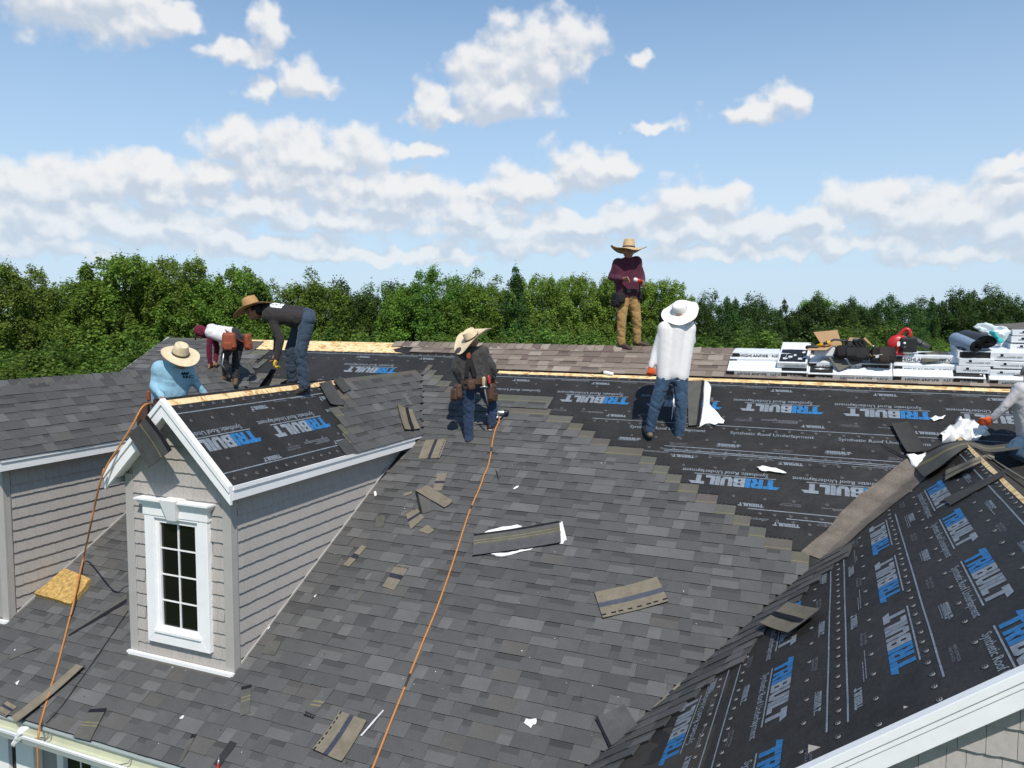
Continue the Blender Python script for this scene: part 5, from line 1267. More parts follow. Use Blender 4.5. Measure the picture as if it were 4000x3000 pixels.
b.lathe([(.098, -.01), (.10, .03), (.085, .075), (.05, .1), (.002, .108)], 20, frame(c, -CRH, CFH * -1, Vector((0, 0, 1)))); cp_ = b.build('cap', nm('grey_cap', (.20, .19, .18), .9, .2), w7, smooth=True)
b = MB(); b.prism([(.07, -.07), (.15, -.055), (.175, 0), (.15, .055), (.07, .07)], -.012, .0, frame(c, -CRH, CFH * -1, (Vector((0, 0, 1)) - CRH * .1).normalized())); b.build('cap_brim', MATS['grey_cap'], cp_)
# ================================================================== shingle bundles and gear on the ridge
M_BLKW = nm('black_wrapper', (.018, .018, .019), .35, .45, n1=(12, 3, .3)); M_INKD = nm('dark_ink', (.05, .05, .055), .6, .2)
M_INKL = nm('label_ink', (.60, .61, .62), .6, .2)
HN = text_mesh('HIGHLANDER', .060, M_INKD, 'wrapper_text', bold=.001); NX = text_mesh('NEX', .066, M_INKD, 'wrapper_text')
MLK = text_mesh('Malarkey', .050, M_INKL, 'wrapper_text', bold=.0012); HN2 = text_mesh('HIGHLANDER NEX', .020, M_INKL, 'wrapper_text'); RP = text_mesh('Roofing Products', .030, M_INKD, 'wrapper_text', bold=.0006)
HND = text_mesh('HIGHLANDER NEX', .030, M_INKD, 'wrapper_text')
def at_y(px, py, y): return hit(px, py, (0, 1, 0), (0, y, 0))
def bundle(label, px, py, y, L, W, T, tilt, yaw=0.0, style='long', patch=(.66, .98), seed=0, group='wrapped shingle bundles on the ridge'):
    c = at_y(px, py, y); M = Matrix.Translation(c) @ Matrix.Rotation(yaw, 4, 'Z') @ Matrix.Rotation(tilt, 4, 'X')
    e = empty('shingle_bundle', c, label, 'bundle', group)
    # pillow-like film wrapper
    b = MB(); nx, ny = 22, 10; V = []; F_ = []
    def f(u, v, top):
        x, yy = u * L, v * W; ed = min(1, min(u, 1 - u) * L / .02) ** .5 * min(1, min(v, 1 - v) * W / .02) ** .5
        w = .004 * noise.noise(Vector((x * 9 + seed, yy * 14, top * 3 + seed))) + (.003 * noise.noise(Vector((x * 22 + seed, yy * 30, 1))))
        return Vector((x + (.003 * noise.noise(Vector((yy * 20, top, seed)))) , yy, (T - .004 + w) * ed + T * .90 * (1 - ed) if top else T * .08 * (1 - ed)))
    for top in (1, 0):
        for j in range(ny + 1):
            for i in range(nx + 1): V.append(f(i / nx, j / ny, top))
    k = (nx + 1) * (ny + 1)
    for j in range(ny):
        for i in range(nx):
            a = j * (nx + 1) + i; F_.append((a, a + 1, a + nx + 2, a + nx + 1)); F_.append((k + a, k + a + nx + 1, k + a + nx + 2, k + a + 1))
    for i in range(nx): a = i; F_.append((k + a, k + a + 1, a + 1, a)); a = ny * (nx + 1) + i; F_.append((a, a + 1, k + a + 1, k + a))
    for j in range(ny): a = j * (nx + 1); F_.append((a, a + nx + 1, k + a + nx + 1, k + a)); a += nx; F_.append((k + a, k + a + nx + 1, a + nx + 1, a))
    b.add(V, F_); me = b.mesh('wrapper', M_FILM); smooth_by_angle(me, 50); obj('wrapper', me, e, M)
    fr = lambda x, z: M @ frame(Vector((x, -.0035, z)), Vector((1, 0, 0)), Vector((0, 0, 1)), Vector((0, -1, 0)))     # front face
    tp = lambda x, yv: M @ Matrix.Translation((x, yv, T + .0055))
    def patch_f(x0, x1, z0, z1, mat): 
        bb = MB(); bb.add([(x0, -.0015, z0), (x1, -.0015, z0), (x1, -.0015, z1), (x0, -.0015, z1)], [(0, 1, 2, 3)]); bb.build('label_panel', mat, e, M)
    def patch_t(x0, x1, y0, y1, mat):
        bb = MB(); n = 8; V = [(x0 + (x1 - x0) * i / n, y, f((x0 + (x1 - x0) * i / n) / L, y / W, 1).z + .0025) for y in (y0, (y0 + y1) / 2, y1) for i in range(n + 1)]
        bb.add(V, [(j*(n+1)+i, j*(n+1)+i+1, (j+1)*(n+1)+i+1, (j+1)*(n+1)+i) for j in (0, 1) for i in range(n)]); bb.build('label_panel', mat, e, M)
    h0 = T * .30
    if style == 'long':
        a, z = patch; txt0 = .10 if a > .5 else z + .06
        if z > a:
            patch_f(a * L, z * L, T * .06, T * .80, M_BLKW); patch_t(a * L, z * L, .022, W * .97, M_BLKW)
            obj('wrapper_text', MLK, e, fr(a * L + .07, T * .16)); obj('wrapper_text', HN2, e, tp(a * L + .05, W * .25)); obj('wrapper_text', HN2, e, tp(a * L + .05, W * .45))
        patch_f(.0 if txt0 < .5 else L - .10, .09 if txt0 < .5 else L - .01, T * .10, T * .78, M_BLKW)
        if txt0 + .30 + .16 < 1.2:
            obj('wrapper_text', HN, e, fr(txt0 * L + .03, T * .16)); obj('wrapper_text', NX, e, fr(txt0 * L + .445, T * .14))
        obj('wrapper_text', RP, e, tp(.32 * L, W * .86))
    elif style == 'end':
        obj('wrapper_text', HND, e, fr(.07, T * .35)); patch_f(.10, .13, T * .5, T * .8, M_BLKW)
    elif style == 'blackend':
        patch_t(.02, L - .02, .03, W * .62, M_BLKW); obj('wrapper_text', HND, e, fr(.09, T * .35))
        for q in range(5):
            bb = MB(); bb.add([(0, 0, 0), (.03 + .02 * (q % 2), 0, 0), (.03 + .02 * (q % 2), .05, 0), (0, .05, 0)], [(0, 1, 2, 3)]); bb.build('label_mark', M_INKL, e, tp(.06 + .062 * q, .08 + .05 * (q % 3)))
        obj('wrapper_text', HN2, e, tp(.10, .06) @ Matrix.Rotation(D2R(90), 4, 'Z'))
    elif style == 'black':
        patch_t(.01, L - .01, .02, W - .03, M_BLKW); patch_f(.02, L - .02, T * .05, T * .8, M_BLKW); obj('wrapper_text', HN2, e, tp(.05, .05) @ Matrix.Rotation(D2R(90), 4, 'Z'))
    return e
t28 = AL; BT = .092
bundle('white wrapped bundle lowest and leftmost, beside the bare old shingles', 2841, 1467, -.585, 1.0, .37, BT, t28, patch=(.68, .985), seed=1)
bundle('white wrapped bundle, middle one of the leftmost pile', 2852, 1424, -.40, .98, .37, .098, D2R(12), style='long', patch=(0, 0), seed=2)
bundle('white wrapped bundle on top of the leftmost pile', 2861, 1398, -.36, .98, .37, .085, D2R(7), style='long', patch=(0, 0), seed=3)
bundle('bundle with big black label lying crosswise left of the cardboard box', 3036, 1437, -.56, .36, .62, .085, D2R(24), yaw=D2R(-3), style='blackend', seed=4)
bundle('white wrapped bundle with black left end, under the cardboard box pile, lower one', 3156, 1481, -.59, .97, .37, BT, t28, patch=(.02, .30), seed=5)
bundle('white wrapped bundle directly under the cardboard box', 3160, 1441, -.47, .95, .38, .100, D2R(12), patch=(.65, .985), seed=6)
bundle('white wrapped bundle lowest in the pile under the red blower', 3488, 1490, -.585, .98, .37, BT, t28, patch=(.66, .98), seed=7)
bundle('white wrapped bundle, middle one under the red blower', 3492, 1454, -.48, .78, .37, .105, D2R(12), patch=(0, 0), seed=8)
bundle('white wrapped bundle on top, carrying the red blower', 3494, 1414, -.40, .76, .40, .095, D2R(6), patch=(0, 0), seed=9)
bundle('white wrapped bundle lowest at the right edge', 3862, 1505, -.585, .98, .37, BT, t28, patch=(.80, .98), seed=10)
EG = 'bundles stacked end-on at the right'
bundle('end-on white bundle right of the blower pile, bottom of its stack', 3735, 1458, -.56, .35, .80, .092, D2R(7), style='end', seed=11, group=EG)
bundle('end-on white bundle right of the blower pile, second in its stack', 3746, 1430, -.55, .36, .80, .098, D2R(7), style='end', seed=12, group=EG)
bundle('black wrapped bundle under the blue-grey rolls', 3740, 1402, -.50, .36, .75, .11, D2R(7), style='black', seed=13, group=EG)
bundle('end-on white bundle at the right edge, bottom of its stack', 3866, 1470, -.56, .40, .80, .080, D2R(8), style='end', seed=14, group=EG)
bundle('end-on white bundle at the right edge, second in its stack', 3880, 1440, -.54, .40, .80, .090, D2R(8), style='end', seed=15, group=EG)
bundle('end-on white bundle at the right edge, third in its stack', 3868, 1409, -.52, .42, .80, .105, D2R(8), style='end', seed=16, group=EG)
bundle('end-on white bundle behind the teal bag, right edge', 3945, 1370, -.30, .45, .70, .085, D2R(4), style='end', seed=17, group=EG)
bundle('end-on white bundle at the right edge, fifth up behind the teal bag', 3950, 1340, -.28, .45, .70, .085, D2R(4), style='end', seed=18, group=EG)
bundle('end-on white bundle topmost at the right edge behind the teal bag', 3955, 1312, -.26, .45, .70, .075, D2R(4), style='end', seed=19, group=EG)

# --- helpers for loose flat pieces --------------------------------------------
TAN, TARC, GRY, GRYD, YEL, FILMC = (.185, .160, .118), (.012, .012, .016), (.095, .093, .083), (.060, .060, .058), (.19, .165, .075), (.75, .75, .74)
M_PIECE = nm('loose_shingle', (1, 1, 1), .88, .25, attr='Col', n1=(170, 3, .22), n2=(9, 4, .20), bump=(300, .3, .002))
def flat_piece(name, label, P4, stripes, n, cat='shingle scrap', group=None, curl=0.0, lift=.030, nu=10, seed=0, mat=None, th=.005, parent=None):
    """P4: corner points a,b,c,d on a surface with normal n; stripes [(v0,v1,colour)] across a-d; colour of the rest from the first"""
    a, b_, c, d = [Vector(p) for p in P4]; base, rest = stripes[0][2], stripes
    vs = sorted(set([0, 1] + [s[0] for s in stripes] + [s[1] for s in stripes])); us = [i / nu for i in range(nu + 1)]
    def col(u, v):
        cc = base
        for s in stripes[1:]:
            if s[0] <= v <= s[1]:
                if len(s) > 3 and int(u * s[3]) % 2: continue
                cc = s[2]
        return cc
    fine = []
    for i in range(len(vs) - 1):
        k = max(1, int((vs[i+1] - vs[i]) / .22)); fine += [vs[i] + (vs[i+1] - vs[i]) * q / k for q in range(k)]
    fine.append(1.0); V = []; nv = len(fine)
    if any(len(s) > 3 for s in stripes): nu = 28; us = [i / nu for i in range(nu + 1)]
    for v in fine:
        for u in us:
            p = a.lerp(b_, u).lerp(d.lerp(c, u), v)
            h = lift + curl * (2 * u - 1) ** 2 + curl * .6 * (2 * v - 1) ** 2 + .004 * noise.noise(Vector((u * 2.5, v * 2.5, seed)))
            e_ = .006 * noise.noise(Vector((u * 6, v * 6, seed + 9.0)))
            V.append(p + n * h + (b_ - a).normalized() * e_)
    m = MB(); w = nu + 1
    for j in range(nv - 1):
        for i in range(nu):
            q = [j*w+i, j*w+i+1, (j+1)*w+i+1, (j+1)*w+i]; m.add([V[k] for k in q], [(0, 1, 2, 3)], col((us[i] + us[i+1]) / 2, (fine[j] + fine[j+1]) / 2))
            m.add([V[k] - n * th for k in q], [(3, 2, 1, 0)], GRYD)
    rim = [0 * w + i for i in range(w)] + [j * w + nu for j in range(1, nv)] + [(nv - 1) * w + i for i in range(nu - 1, -1, -1)] + [j * w for j in range(nv - 2, 0, -1)]
    for i in range(len(rim)):
        p, q = V[rim[i]], V[rim[(i + 1) % len(rim)]]; m.add([p, p - n * th, q - n * th, q], [(0, 1, 2, 3)], (.03, .03, .03))
    # wind check: flip if facing down
    me = m.mesh(name, mat or M_PIECE, useC=True)
    if me.polygons[0].normal.dot(n) < 0: me.flip_normals()
    o = obj(name, me, parent)
    if label: tag(o, label, cat, group)
    return o
def zs(x0, y0, s): return lambda x, y: (x0 + x / s, y0 + y / s)
def onA(q, h=0): s, v = apx(*q, h); return PA(s, v, h)
def onD(q): x, y = dpx(*q); return F1 @ Vector((x, y, 0))
def onC(q): x, y = cpx(*q); return FC @ Vector((x, y, 0))
ND = F1.col[2].to_3d()
BACK = [(0, 1, TAN)]; 
def back(t0, t1, tar=(.03, .03, .045), dash=None):
    r = [(0, 1, TAN), (t0, t1, tar)]
    if dash: r.append((dash[0], dash[1], TARC, 15))
    return r
FACE = [(0, 1, GRY), (0, .09, TARC), (.30, .33, YEL), (.42, .45, YEL), (.55, 1, (.085, .085, .088))]
def piece(label, k, pts, stripes, plane='A', **kw):
    f = {'A': onA, 'D': onD, 'C': onC}[plane]; n = {'A': NA, 'D': ND, 'C': NC}[plane]
    flat_piece('shingle_scrap', label, [f(k(*p)) for p in pts], stripes, n, seed=len(bpy.data.objects) % 97, **kw)
GS = 'shingle offcuts lying on the roof'
k = zs(900, 1700, 2.074)
piece('tan-backed offcut with one black stripe, just below the suspendered worker\'s shoe', k, [(1585, 55), (1525, 205), (1700, 200), (1760, 40)], back(.42, .57, dash=(.90, .94)), group=GS)
piece('small tan offcut with black band, above the folded strip', k, [(1680, 325), (1765, 320), (1715, 465), (1645, 460)], back(.46, .60), group=GS)
piece('long tan strip folded over, pointing right, left of the orange hose', k, [(1505, 470), (1600, 425), (1810, 555), (1740, 610)], BACK, group=GS, curl=.012)
piece('thin tan sliver left of the folded strip', k, [(1405, 490), (1480, 465), (1475, 490), (1410, 510)], BACK, group=GS)
piece('grey offcut with black edge under the folded strip', k, [(1505, 475), (1625, 545), (1632, 632), (1552, 655)], [(0, 1, GRY)], group=GS)
piece('black-edged narrow strip standing under the folded strip', k, [(1503, 475), (1522, 480), (1562, 652), (1545, 655)], [(0, 1, TARC), (.2, .8, (.02, .02, .024), 9)], group=GS, lift=.036)
piece('square tan offcut with black band, lower left of the folded strip', k, [(1420, 640), (1520, 605), (1575, 680), (1465, 780)], back(.42, .58, dash=(.02, .08)), group=GS)
piece('small brownish offcut at the foot of the folded strip', k, [(1530, 790), (1600, 740), (1660, 785), (1610, 815)], BACK, group=GS)
piece('narrow tan strip with black middle, right of the dormer wall', k, [(1070, 905), (1110, 918), (965, 1082), (920, 1065)], back(.42, .62), group=GS)
piece('tan offcut with broad black band, middle of the slope', k, [(1345, 1070), (1450, 1090), (1330, 1270), (1235, 1240)], back(.36, .55, dash=(.0, .06)), group=GS)
piece('flat grey square left of the folded strip', k, [(1190, 665), (1260, 665), (1245, 758), (1178, 755)], [(0, 1, GRY)], group=GS, lift=.028)
k = zs(1800, 1700, 2.011)
piece('whole grey shingle with white film round its edges, centre of the slope', k, [(110, 805), (780, 700), (792, 870), (100, 970)], FACE, group=GS, curl=.012, lift=.036)
piece('large tan-backed shingle with silver-blue stripe and dashes, lower centre', k, [(1055, 1260), (1545, 1140), (1635, 1330), (1120, 1460)], back(.42, .60, (.07, .075, .10), dash=(.86, .92)), group=GS, curl=.012)
piece('curled black sliver right of the orange hose', k, [(275, 280), (288, 300), (302, 372), (292, 350)], [(0, 1, TARC)], group=GS)
k = zs(1800, 2200, 2.011)
piece('grey shingle half with tar edge, lower right beside the valley', k, [(1290, 1140), (1395, 1300), (1175, 1480), (1065, 1245)], [(0, 1, (.08, .08, .08)), (.92, 1, TARC)], group=GS, curl=.02)
piece('thin tan strip with black tip at the valley bend', k, [(1722, 952), (1745, 968), (1530, 1148), (1518, 1142)], back(.30, .45), group=GS)
k = zs(2800, 2200, 1.8433)
piece('tan-backed shingle with black stripe and dashes on the wing underlayment edge', k, [(545, 325), (780, 380), (550, 555), (340, 475)], [(0, 1, TAN)] , plane='C', group=GS, lift=.05, curl=.01)
piece('black stripe offcut on the wing edge shingle', k, [(455, 392), (668, 452), (635, 480), (425, 415)], [(0, 1, TARC)], plane='C', group=GS, lift=.062)
k = zs(900, 2300, 2.212)
piece('large tan-backed shingle with silver stripe, bottom centre left of the hose', k, [(960, 1080), (725, 1410), (975, 1520), (1190, 1165)], back(.36, .52, (.045, .05, .075), dash=(.03, .08)), group=GS, curl=.012)
piece('grey offcut beside the right dormer wall foot', k, [(335, 465), (450, 470), (390, 590), (275, 575)], [(0, 1, GRY)], group=GS)
piece('small black tar tab left of the bottom tan shingle', k, [(655, 1075), (745, 1110), (725, 1140), (640, 1110)], [(0, 1, TARC), (.3, .6, (.1, .1, .1), 9)], group=GS)
piece('grey piece with yellow line above the black tar tab', k, [(800, 870), (912, 880), (745, 1090), (660, 1070)], [(0, 1, (.09, .09, .09)), (.55, .6, YEL), (.7, .75, YEL)], group=GS, lift=.028)
piece('silver curled strip right of the bottom tan shingle', k, [(1325, 1062), (1335, 1070), (1145, 1290), (1128, 1285)], [(0, 1, (.55, .55, .57))], group=GS, lift=.03)
piece('grey offcut with tar top and yellow line, right of the dormer foot', k, [(105, 865), (190, 842), (178, 1088), (95, 1115)], [(0, 1, GRY), (0, .12, TARC), (.38, .41, YEL), (.5, .53, YEL)], group=GS)
k = zs(0, 2300, 2.212)
piece('long grey strip with black tar edge, pointing at the dormer', k, [(600, 400), (1105, 60), (1105, 135), (605, 425)], [(0, 1, GRY), (.55, 1, TARC)], group=GS)
piece('long tan strip hanging over the eave beside the left hose', k, [(690, 690), (765, 700), (175, 1200), (130, 1150)], BACK, group=GS, curl=.03, lift=.03)
piece('grey offcut with tar top hanging over the gutter', k, [(790, 1060), (935, 1050), (790, 1335), (645, 1300)], [(0, 1, GRY), (0, .13, TARC), (.45, .48, YEL), (.55, .58, YEL)], group=GS, lift=.036)
piece('tan piece with black stripes at the bottom-left corner', k, [(75, 985), (160, 1035), (60, 1120), (-30, 1075)], back(.3, .5, dash=(.86, .94)), group=GS)
piece('short grey strip with black tab, left of the left hose', k, [(92, 590), (340, 520), (345, 530), (100, 625)], [(0, 1, GRY)], group=GS)
piece('narrow strip with black tab near the gutter end', k, [(1668, 1275), (1710, 1272), (1590, 1500), (1535, 1548)], [(0, 1, GRY), (0, .14, TARC)], group=GS)
piece('dark narrow strip beside the red marker', k, [(2000, 1330), (2058, 1352), (1905, 1560), (1855, 1530)], [(0, 1, (.03, .03, .032))], group=GS, lift=.03)
k = zs(2300, 900, 1.9517)
piece('grey shingle with black edge laid up and down beside the white-hatted worker', k, [(875, 1155), (752, 1165), (762, 1502), (840, 1498)][::1], [(0, 1, GRY), (0, 1, GRY)], group=GS)
piece('black edge strip of the shingle beside the white-hatted worker', k, [(862, 1160), (882, 1160), (845, 1497), (822, 1497)], [(0, 1, TARC)], group=GS, lift=.036)
k = zs(700, 1100, 2.212)
piece('dark loose shingle on the dormer next to the bent worker\'s foot', k, [(1190, 900), (1290, 870), (1412, 1085), (1292, 1080)], [(0, 1, GRYD)], plane='D', group=GS, curl=.012)
piece('second dark loose shingle at the dormer ridge', k, [(1310, 860), (1392, 850), (1470, 950), (1400, 978)], [(0, 1, GRYD)], plane='D', group=GS, curl=.012)
piece('tan-backed offcut with black stripe at the foot of the dormer valley', k, [(1862, 1075), (1990, 1130), (2062, 1290), (1925, 1300)], [(0, 1, TAN)], plane='D', group=GS, curl=.02, lift=.03)
piece('black stripe strip across the valley offcut', k, [(1930, 1105), (1952, 1112), (2005, 1298), (1982, 1300)], [(0, 1, TARC)], plane='D', group=GS, curl=.02, lift=.038)
piece('small tan offcut with black stripe higher in the dormer valley', k, [(1957, 945), (2030, 975), (2026, 1075), (1955, 1050)], back(.38, .55), plane='D', group=GS, lift=.02)
piece('dark starter piece at the dormer eave corner', k, [(1352, 1395), (1425, 1365), (1545, 1490), (1435, 1505)], [(0, 1, GRYD)], plane='D', group=GS, lift=.016)
k = zs(2700, 1200, 1.7015)
piece('dark loose shingle on the underlayment left of the film pile', k, [(1325, 795), (1440, 782), (1562, 975), (1430, 988)], [(0, 1, (.045, .045, .042))], group=GS, curl=.02, lift=.03)
piece('thin black strip left of the dark loose shingle', k, [(1230, 910), (1240, 915), (1425, 1005), (1420, 1012)], [(0, 1, TARC)], group=GS)
k = zs(2800, 1500, 1.8433)
piece('dark grey strip laid up the wing slope to its ridge', k, [(1640, 840), (2085, 628), (2080, 672), (1690, 885)], [(0, 1, GRYD)], plane='C', group=GS, lift=.02)
# hanging shingle on the left rake of the near dormer
k = zs(0, 1200, 2.212); yk_ = -5.76
pts = [at_y(*k(*p), yk_ + dy) for p, dy in (((1130, 1105), .0), ((1295, 935), .0), ((1505, 1232), -.03), ((1300, 1390), -.03))]
flat_piece('shingle_scrap', 'dark shingle with tar edge hung over the near dormer left rake', [pts[1], pts[2], pts[3], pts[0]], [(0, 1, GRYD), (0, .14, TARC), (.42, .45, YEL)], Vector((-.25, -.95, .2)).normalized(), 'shingle scrap', GS, lift=.01, curl=.01)
# pieces draped over bundles
k = zs(3100, 1250, 5.53); nn = Vector((0, -.75, .66)); pp = Vector((0, -.63, -.24))
def onN(q): return hit(*q, nn, pp)
flat_piece('shingle_scrap', 'grey-backed shingle draped over the bundle below the cardboard box', [onN(k(*p)) for p in ((740, 810), (1080, 822), (1215, 1000), (980, 1112))], [(0, 1, (.13, .125, .105))], nn, 'shingle scrap', GS, lift=.01)
flat_piece('shingle_scrap', 'second grey-backed shingle draped below the tool pile', [onN(k(*p)) for p in ((1150, 812), (1400, 812), (1522, 912), (1240, 1000))], [(0, 1, (.13, .125, .105)), (0, .12, TARC)], nn, 'shingle scrap', GS, lift=.012)
k = zs(3450, 1240, 4.0218); pp = Vector((0, -.50, -.09)); nn = Vector((0, -.45, .89)).normalized()
flat_piece('shingle_scrap', 'grey shingle with black edge lying beside the red blower', [onN(k(*p)) for p in ((545, 565), (850, 545), (905, 690), (640, 722))], [(0, 1, (.10, .095, .075))], nn, 'shingle scrap', GS, lift=.01)
flat_piece('shingle_scrap', 'grey shingle lying right of the blower nozzle', [onN(k(*p)) for p in ((850, 545), (1000, 555), (1095, 640), (905, 690))], [(0, 1, GRYD)], nn, 'shingle scrap', GS, lift=.012)

# --- white film and paper bits -----------------------------------------------
def rag(label, pts, n, amp=.02, lift=.028, name='plastic_film', cat='film', group='torn white film pieces', mat=None, seed=0):
    """crumpled torn sheet from an outline of surface points"""
    c = sum((Vector(p) for p in pts), Vector()) / len(pts); b = MB(); rings = 6; V = [c + n * (lift + amp)]; m = len(pts) * 3
    out = []
    for i in range(len(pts)):
        p, q = Vector(pts[i]), Vector(pts[(i + 1) % len(pts)])
        for t in (0, 1/3, 2/3): out.append(p.lerp(q, t))
    for r in range(1, rings + 1):
        for i, p in enumerate(out):
            w = c.lerp(p, r / rings); j = (.22 if r == rings else .06) * noise.noise(p * 43 + Vector((r, seed, 0)))
            w = w + (p - c) * j; V.append(w + n * max(.003, lift + amp * (1 - (r / rings) ** 2) * .6 + amp * 1.3 * noise.noise(w * 19 + Vector((seed, 0, 0)))))
    F_ = [(0, 1 + i, 1 + (i + 1) % m) for i in range(m)]
    for r in range(rings - 1):
        for i in range(m): a = 1 + r * m; F_.append((a + i, a + m + i, a + m + (i + 1) % m, a + (i + 1) % m))
    b.add(V, F_); me = b.mesh(name, mat or M_PAPER); smooth_by_angle(me, 35); o = obj(name, me)
    md = o.modifiers.new('s', 'SOLIDIFY'); md.thickness = .002
    return tag(o, label, cat, group)
k = zs(1800, 1700, 2.011); A_ = lambda k, L: [onA(k(*p)) for p in L]
rag('white film strip along the top edge of the wrapped shingle', A_(k, [(150, 795), (270, 750), (460, 715), (480, 740), (300, 770)]), NA, .015)
rag('white film strip at the right end of the wrapped shingle', A_(k, [(775, 695), (800, 685), (835, 840), (790, 872), (770, 850)]), NA, .015, lift=.03)
rag('white film strip along the lower edge of the wrapped shingle', A_(k, [(215, 955), (400, 935), (575, 900), (560, 915), (320, 968)]), NA, .012)
rag('small white and black scrap right of the orange hose', A_(k, [(412, 437), (440, 415), (462, 410), (450, 425), (425, 440)]), NA, .01)
k = zs(1800, 2200, 2.011)
rag('white paper scrap on the lower slope', A_(k, [(500, 1270), (515, 1232), (560, 1240), (600, 1235), (598, 1272), (570, 1285), (555, 1312)]), NA, .010)
k = zs(2700, 1200, 1.7015)
rag('white film scrap on the underlayment between two wordmarks', A_(k, [(440, 1075), (470, 1065), (560, 1082), (632, 1108), (620, 1120), (540, 1105), (470, 1100)]), NA, .012)
rag('small white film scrap left of the orange glove', A_(k, [(1588, 748), (1620, 738), (1650, 748), (1690, 735), (1670, 752), (1610, 770)]), NA, .012)
rag('large crumpled white film heap in front of the orange glove', A_(k, [(1650, 860), (1730, 790), (1780, 768), (1870, 780), (1955, 800), (1985, 852), (1900, 880), (1800, 910), (1680, 895)]), NA, .09, lift=.02)
rag('white film edge under the wavy shingle at the valley', A_(k, [(1435, 995), (1500, 990), (1620, 960), (1700, 915), (1640, 980), (1500, 1030), (1540, 1118), (1490, 1080)]), NA, .03, lift=.02)
k = zs(2300, 900, 1.9517)
rag('ragged white film beside the shingle behind the white-hatted worker', A_(k, [(880, 1150), (935, 1190), (925, 1240), (900, 1300), (915, 1420), (1050, 1480), (960, 1488), (850, 1500), (872, 1350)]), NA, .012)
rag('white film sliver between the white-hatted worker\'s legs', A_(k, [(648, 1255), (656, 1300), (640, 1400), (628, 1480), (640, 1380)]), NA, .012)
k = zs(0, 2300, 2.212)
for pts, lab in (([(145, 832), (184, 803), (160, 848)], 'white paper triangle near the left hose'), ([(1560, 1135), (1585, 1108), (1605, 1110), (1585, 1135)], 'white chip below the dormer'), ([(132, 545), (145, 535), (142, 548)], 'tiny white chip above the short grey strip')):
    rag(lab, A_(k, pts), NA, .006, name='paper_chip', cat='paper', group='small white chips on the shingles')
k = zs(900, 1700, 2.074)
for pts, lab in (([(1168, 470), (1185, 465), (1190, 500), (1172, 506)], 'white chip right of the dormer eave'), ([(684, 1325), (705, 1298), (692, 1328)], 'white chip by the dormer wall foot'), ([(305, 1590), (318, 1545), (328, 1560), (320, 1585)], 'white chip on the step flashing')):
    rag(lab, A_(k, pts), NA, .006, name='paper_chip', cat='paper', group='small white chips on the shingles')
# rag hanging on the gutter
k = zs(0, 2300, 2.212); rag('white rag hanging on the gutter corner', [at_y(*k(*p), EY - .14) for p in ((215, 1178), (290, 1180), (225, 1210), (200, 1300), (165, 1330), (150, 1355), (122, 1345), (150, 1280), (180, 1200))], Vector((0, -1, 0)), .02, name='rag', cat='rag', group=None)

# tiny chips and crumbs scattered over the shingles
def debris():
    rnd = random.Random(21); b = MB()
    for i in range(120):
        s, v = apx(rnd.uniform(300, 2900), rnd.uniform(1800, 3000))
        if v > 7.2 or v < 1.5 or s > valley_x(v) - .05: continue
        e = d_edge(v, DX1, 1)
        if e is not None and s < e + .05: continue
        r = rnd.uniform(.003, .009); a = rnd.uniform(0, 6.28); h = .030 + rnd.uniform(0, .003); k_ = rnd.uniform(.3, .9)
        P_ = [PA(s + math.cos(a + q) * r * (1 if j % 2 else k_), v + math.sin(a + q) * r * (1 if j % 2 else k_), h + (.003 if j % 2 else 0)) for j, q in enumerate((0, 1.57, 3.14, 4.71))]
        c = rnd.choice(((.7, .7, .68), (.7, .7, .68), (.35, .30, .22), (.03, .03, .03), (.45, .42, .38))); b.add(P_[::-1], [(0, 1, 2, 3)], c)
    b.build('roof_debris', M_PIECE, None, useC=True, label='tiny pale and dark chips scattered over the shingles', cat='debris', kind='stuff')
debris()
# ================================================================== hoses, tools, ridge gear
def smooth_path(pts, n=6):
    out = []; P = [pts[0]] + list(pts) + [pts[-1]]
    for i in range(1, len(P) - 2):
        for t in range(n):
            u = t / n; a, b, c, d = P[i-1], P[i], P[i+1], P[i+2]
            out.append(.5 * ((2 * b) + (c - a) * u + (2 * a - 5 * b + 4 * c - d) * u * u + (3 * b - a - 3 * c + d) * u ** 3))
    out.append(Vector(P[-2])); return out
M_HOSE = nm('orange_hose', (.50, .21, .06), .45, .4, n1=(30, 3, .12)); M_TAPE = nm('dark_tape', (.05, .045, .04), .7, .2)
k = zs(1700, 1650, 4.424)
pp_ = [k(*p) for p in ((1108, -40), (1095, 0), (1040, 120), (990, 330), (960, 550), (905, 780), (840, 920), (780, 1100), (650, 1400), (550, 1659))] + [(p[0] * 4000 / 2212, p[1] * 4000 / 2212) for p in ((975, 1225), (945, 1310), (912, 1390), (880, 1470), (843, 1562), (805, 1659), (770, 1740), (740, 1830))]
path = smooth_path([onA(p, .030) for p in pp_])
gunP = onA((1955, 1642)); path = smooth_path([gunP + NA * .06 + Vector((0, -.02, 0)), gunP.lerp(path[3], .6) + NA * .035]) + path[4:]
ho = MB().tube(path, .0095, 8).build('air_hose', M_HOSE, smooth=True, label='orange air hose running down the main slope from the nail gun', cat='hose')
for i in (24, 52, 80):
    if i + 2 < len(path): MB().tube(path[i:i + 3], .0115, 8).build('hose_tape', M_TAPE, ho, smooth=True)
k1, k6, k3 = zs(0, 1200, 2.212), zs(0, 1800, 1.843), zs(0, 2300, 2.212)
lp = [at_y(*k1(1325, 850), -5.42), at_y(*k1(1290, 832), -5.50), at_y(*k1(1225, 870), -5.60), at_y(*k1(1150, 1010), -5.68), at_y(*k1(1040, 1190), -5.74), at_y(*k1(935, 1350), -5.78), at_y(*k1(885, 1450), -5.80), at_y(*k6(750, 60), -5.78), at_y(*k6(712, 190), -5.76), at_y(*k6(680, 330), -5.70), at_y(*k6(645, 500), -5.60)]
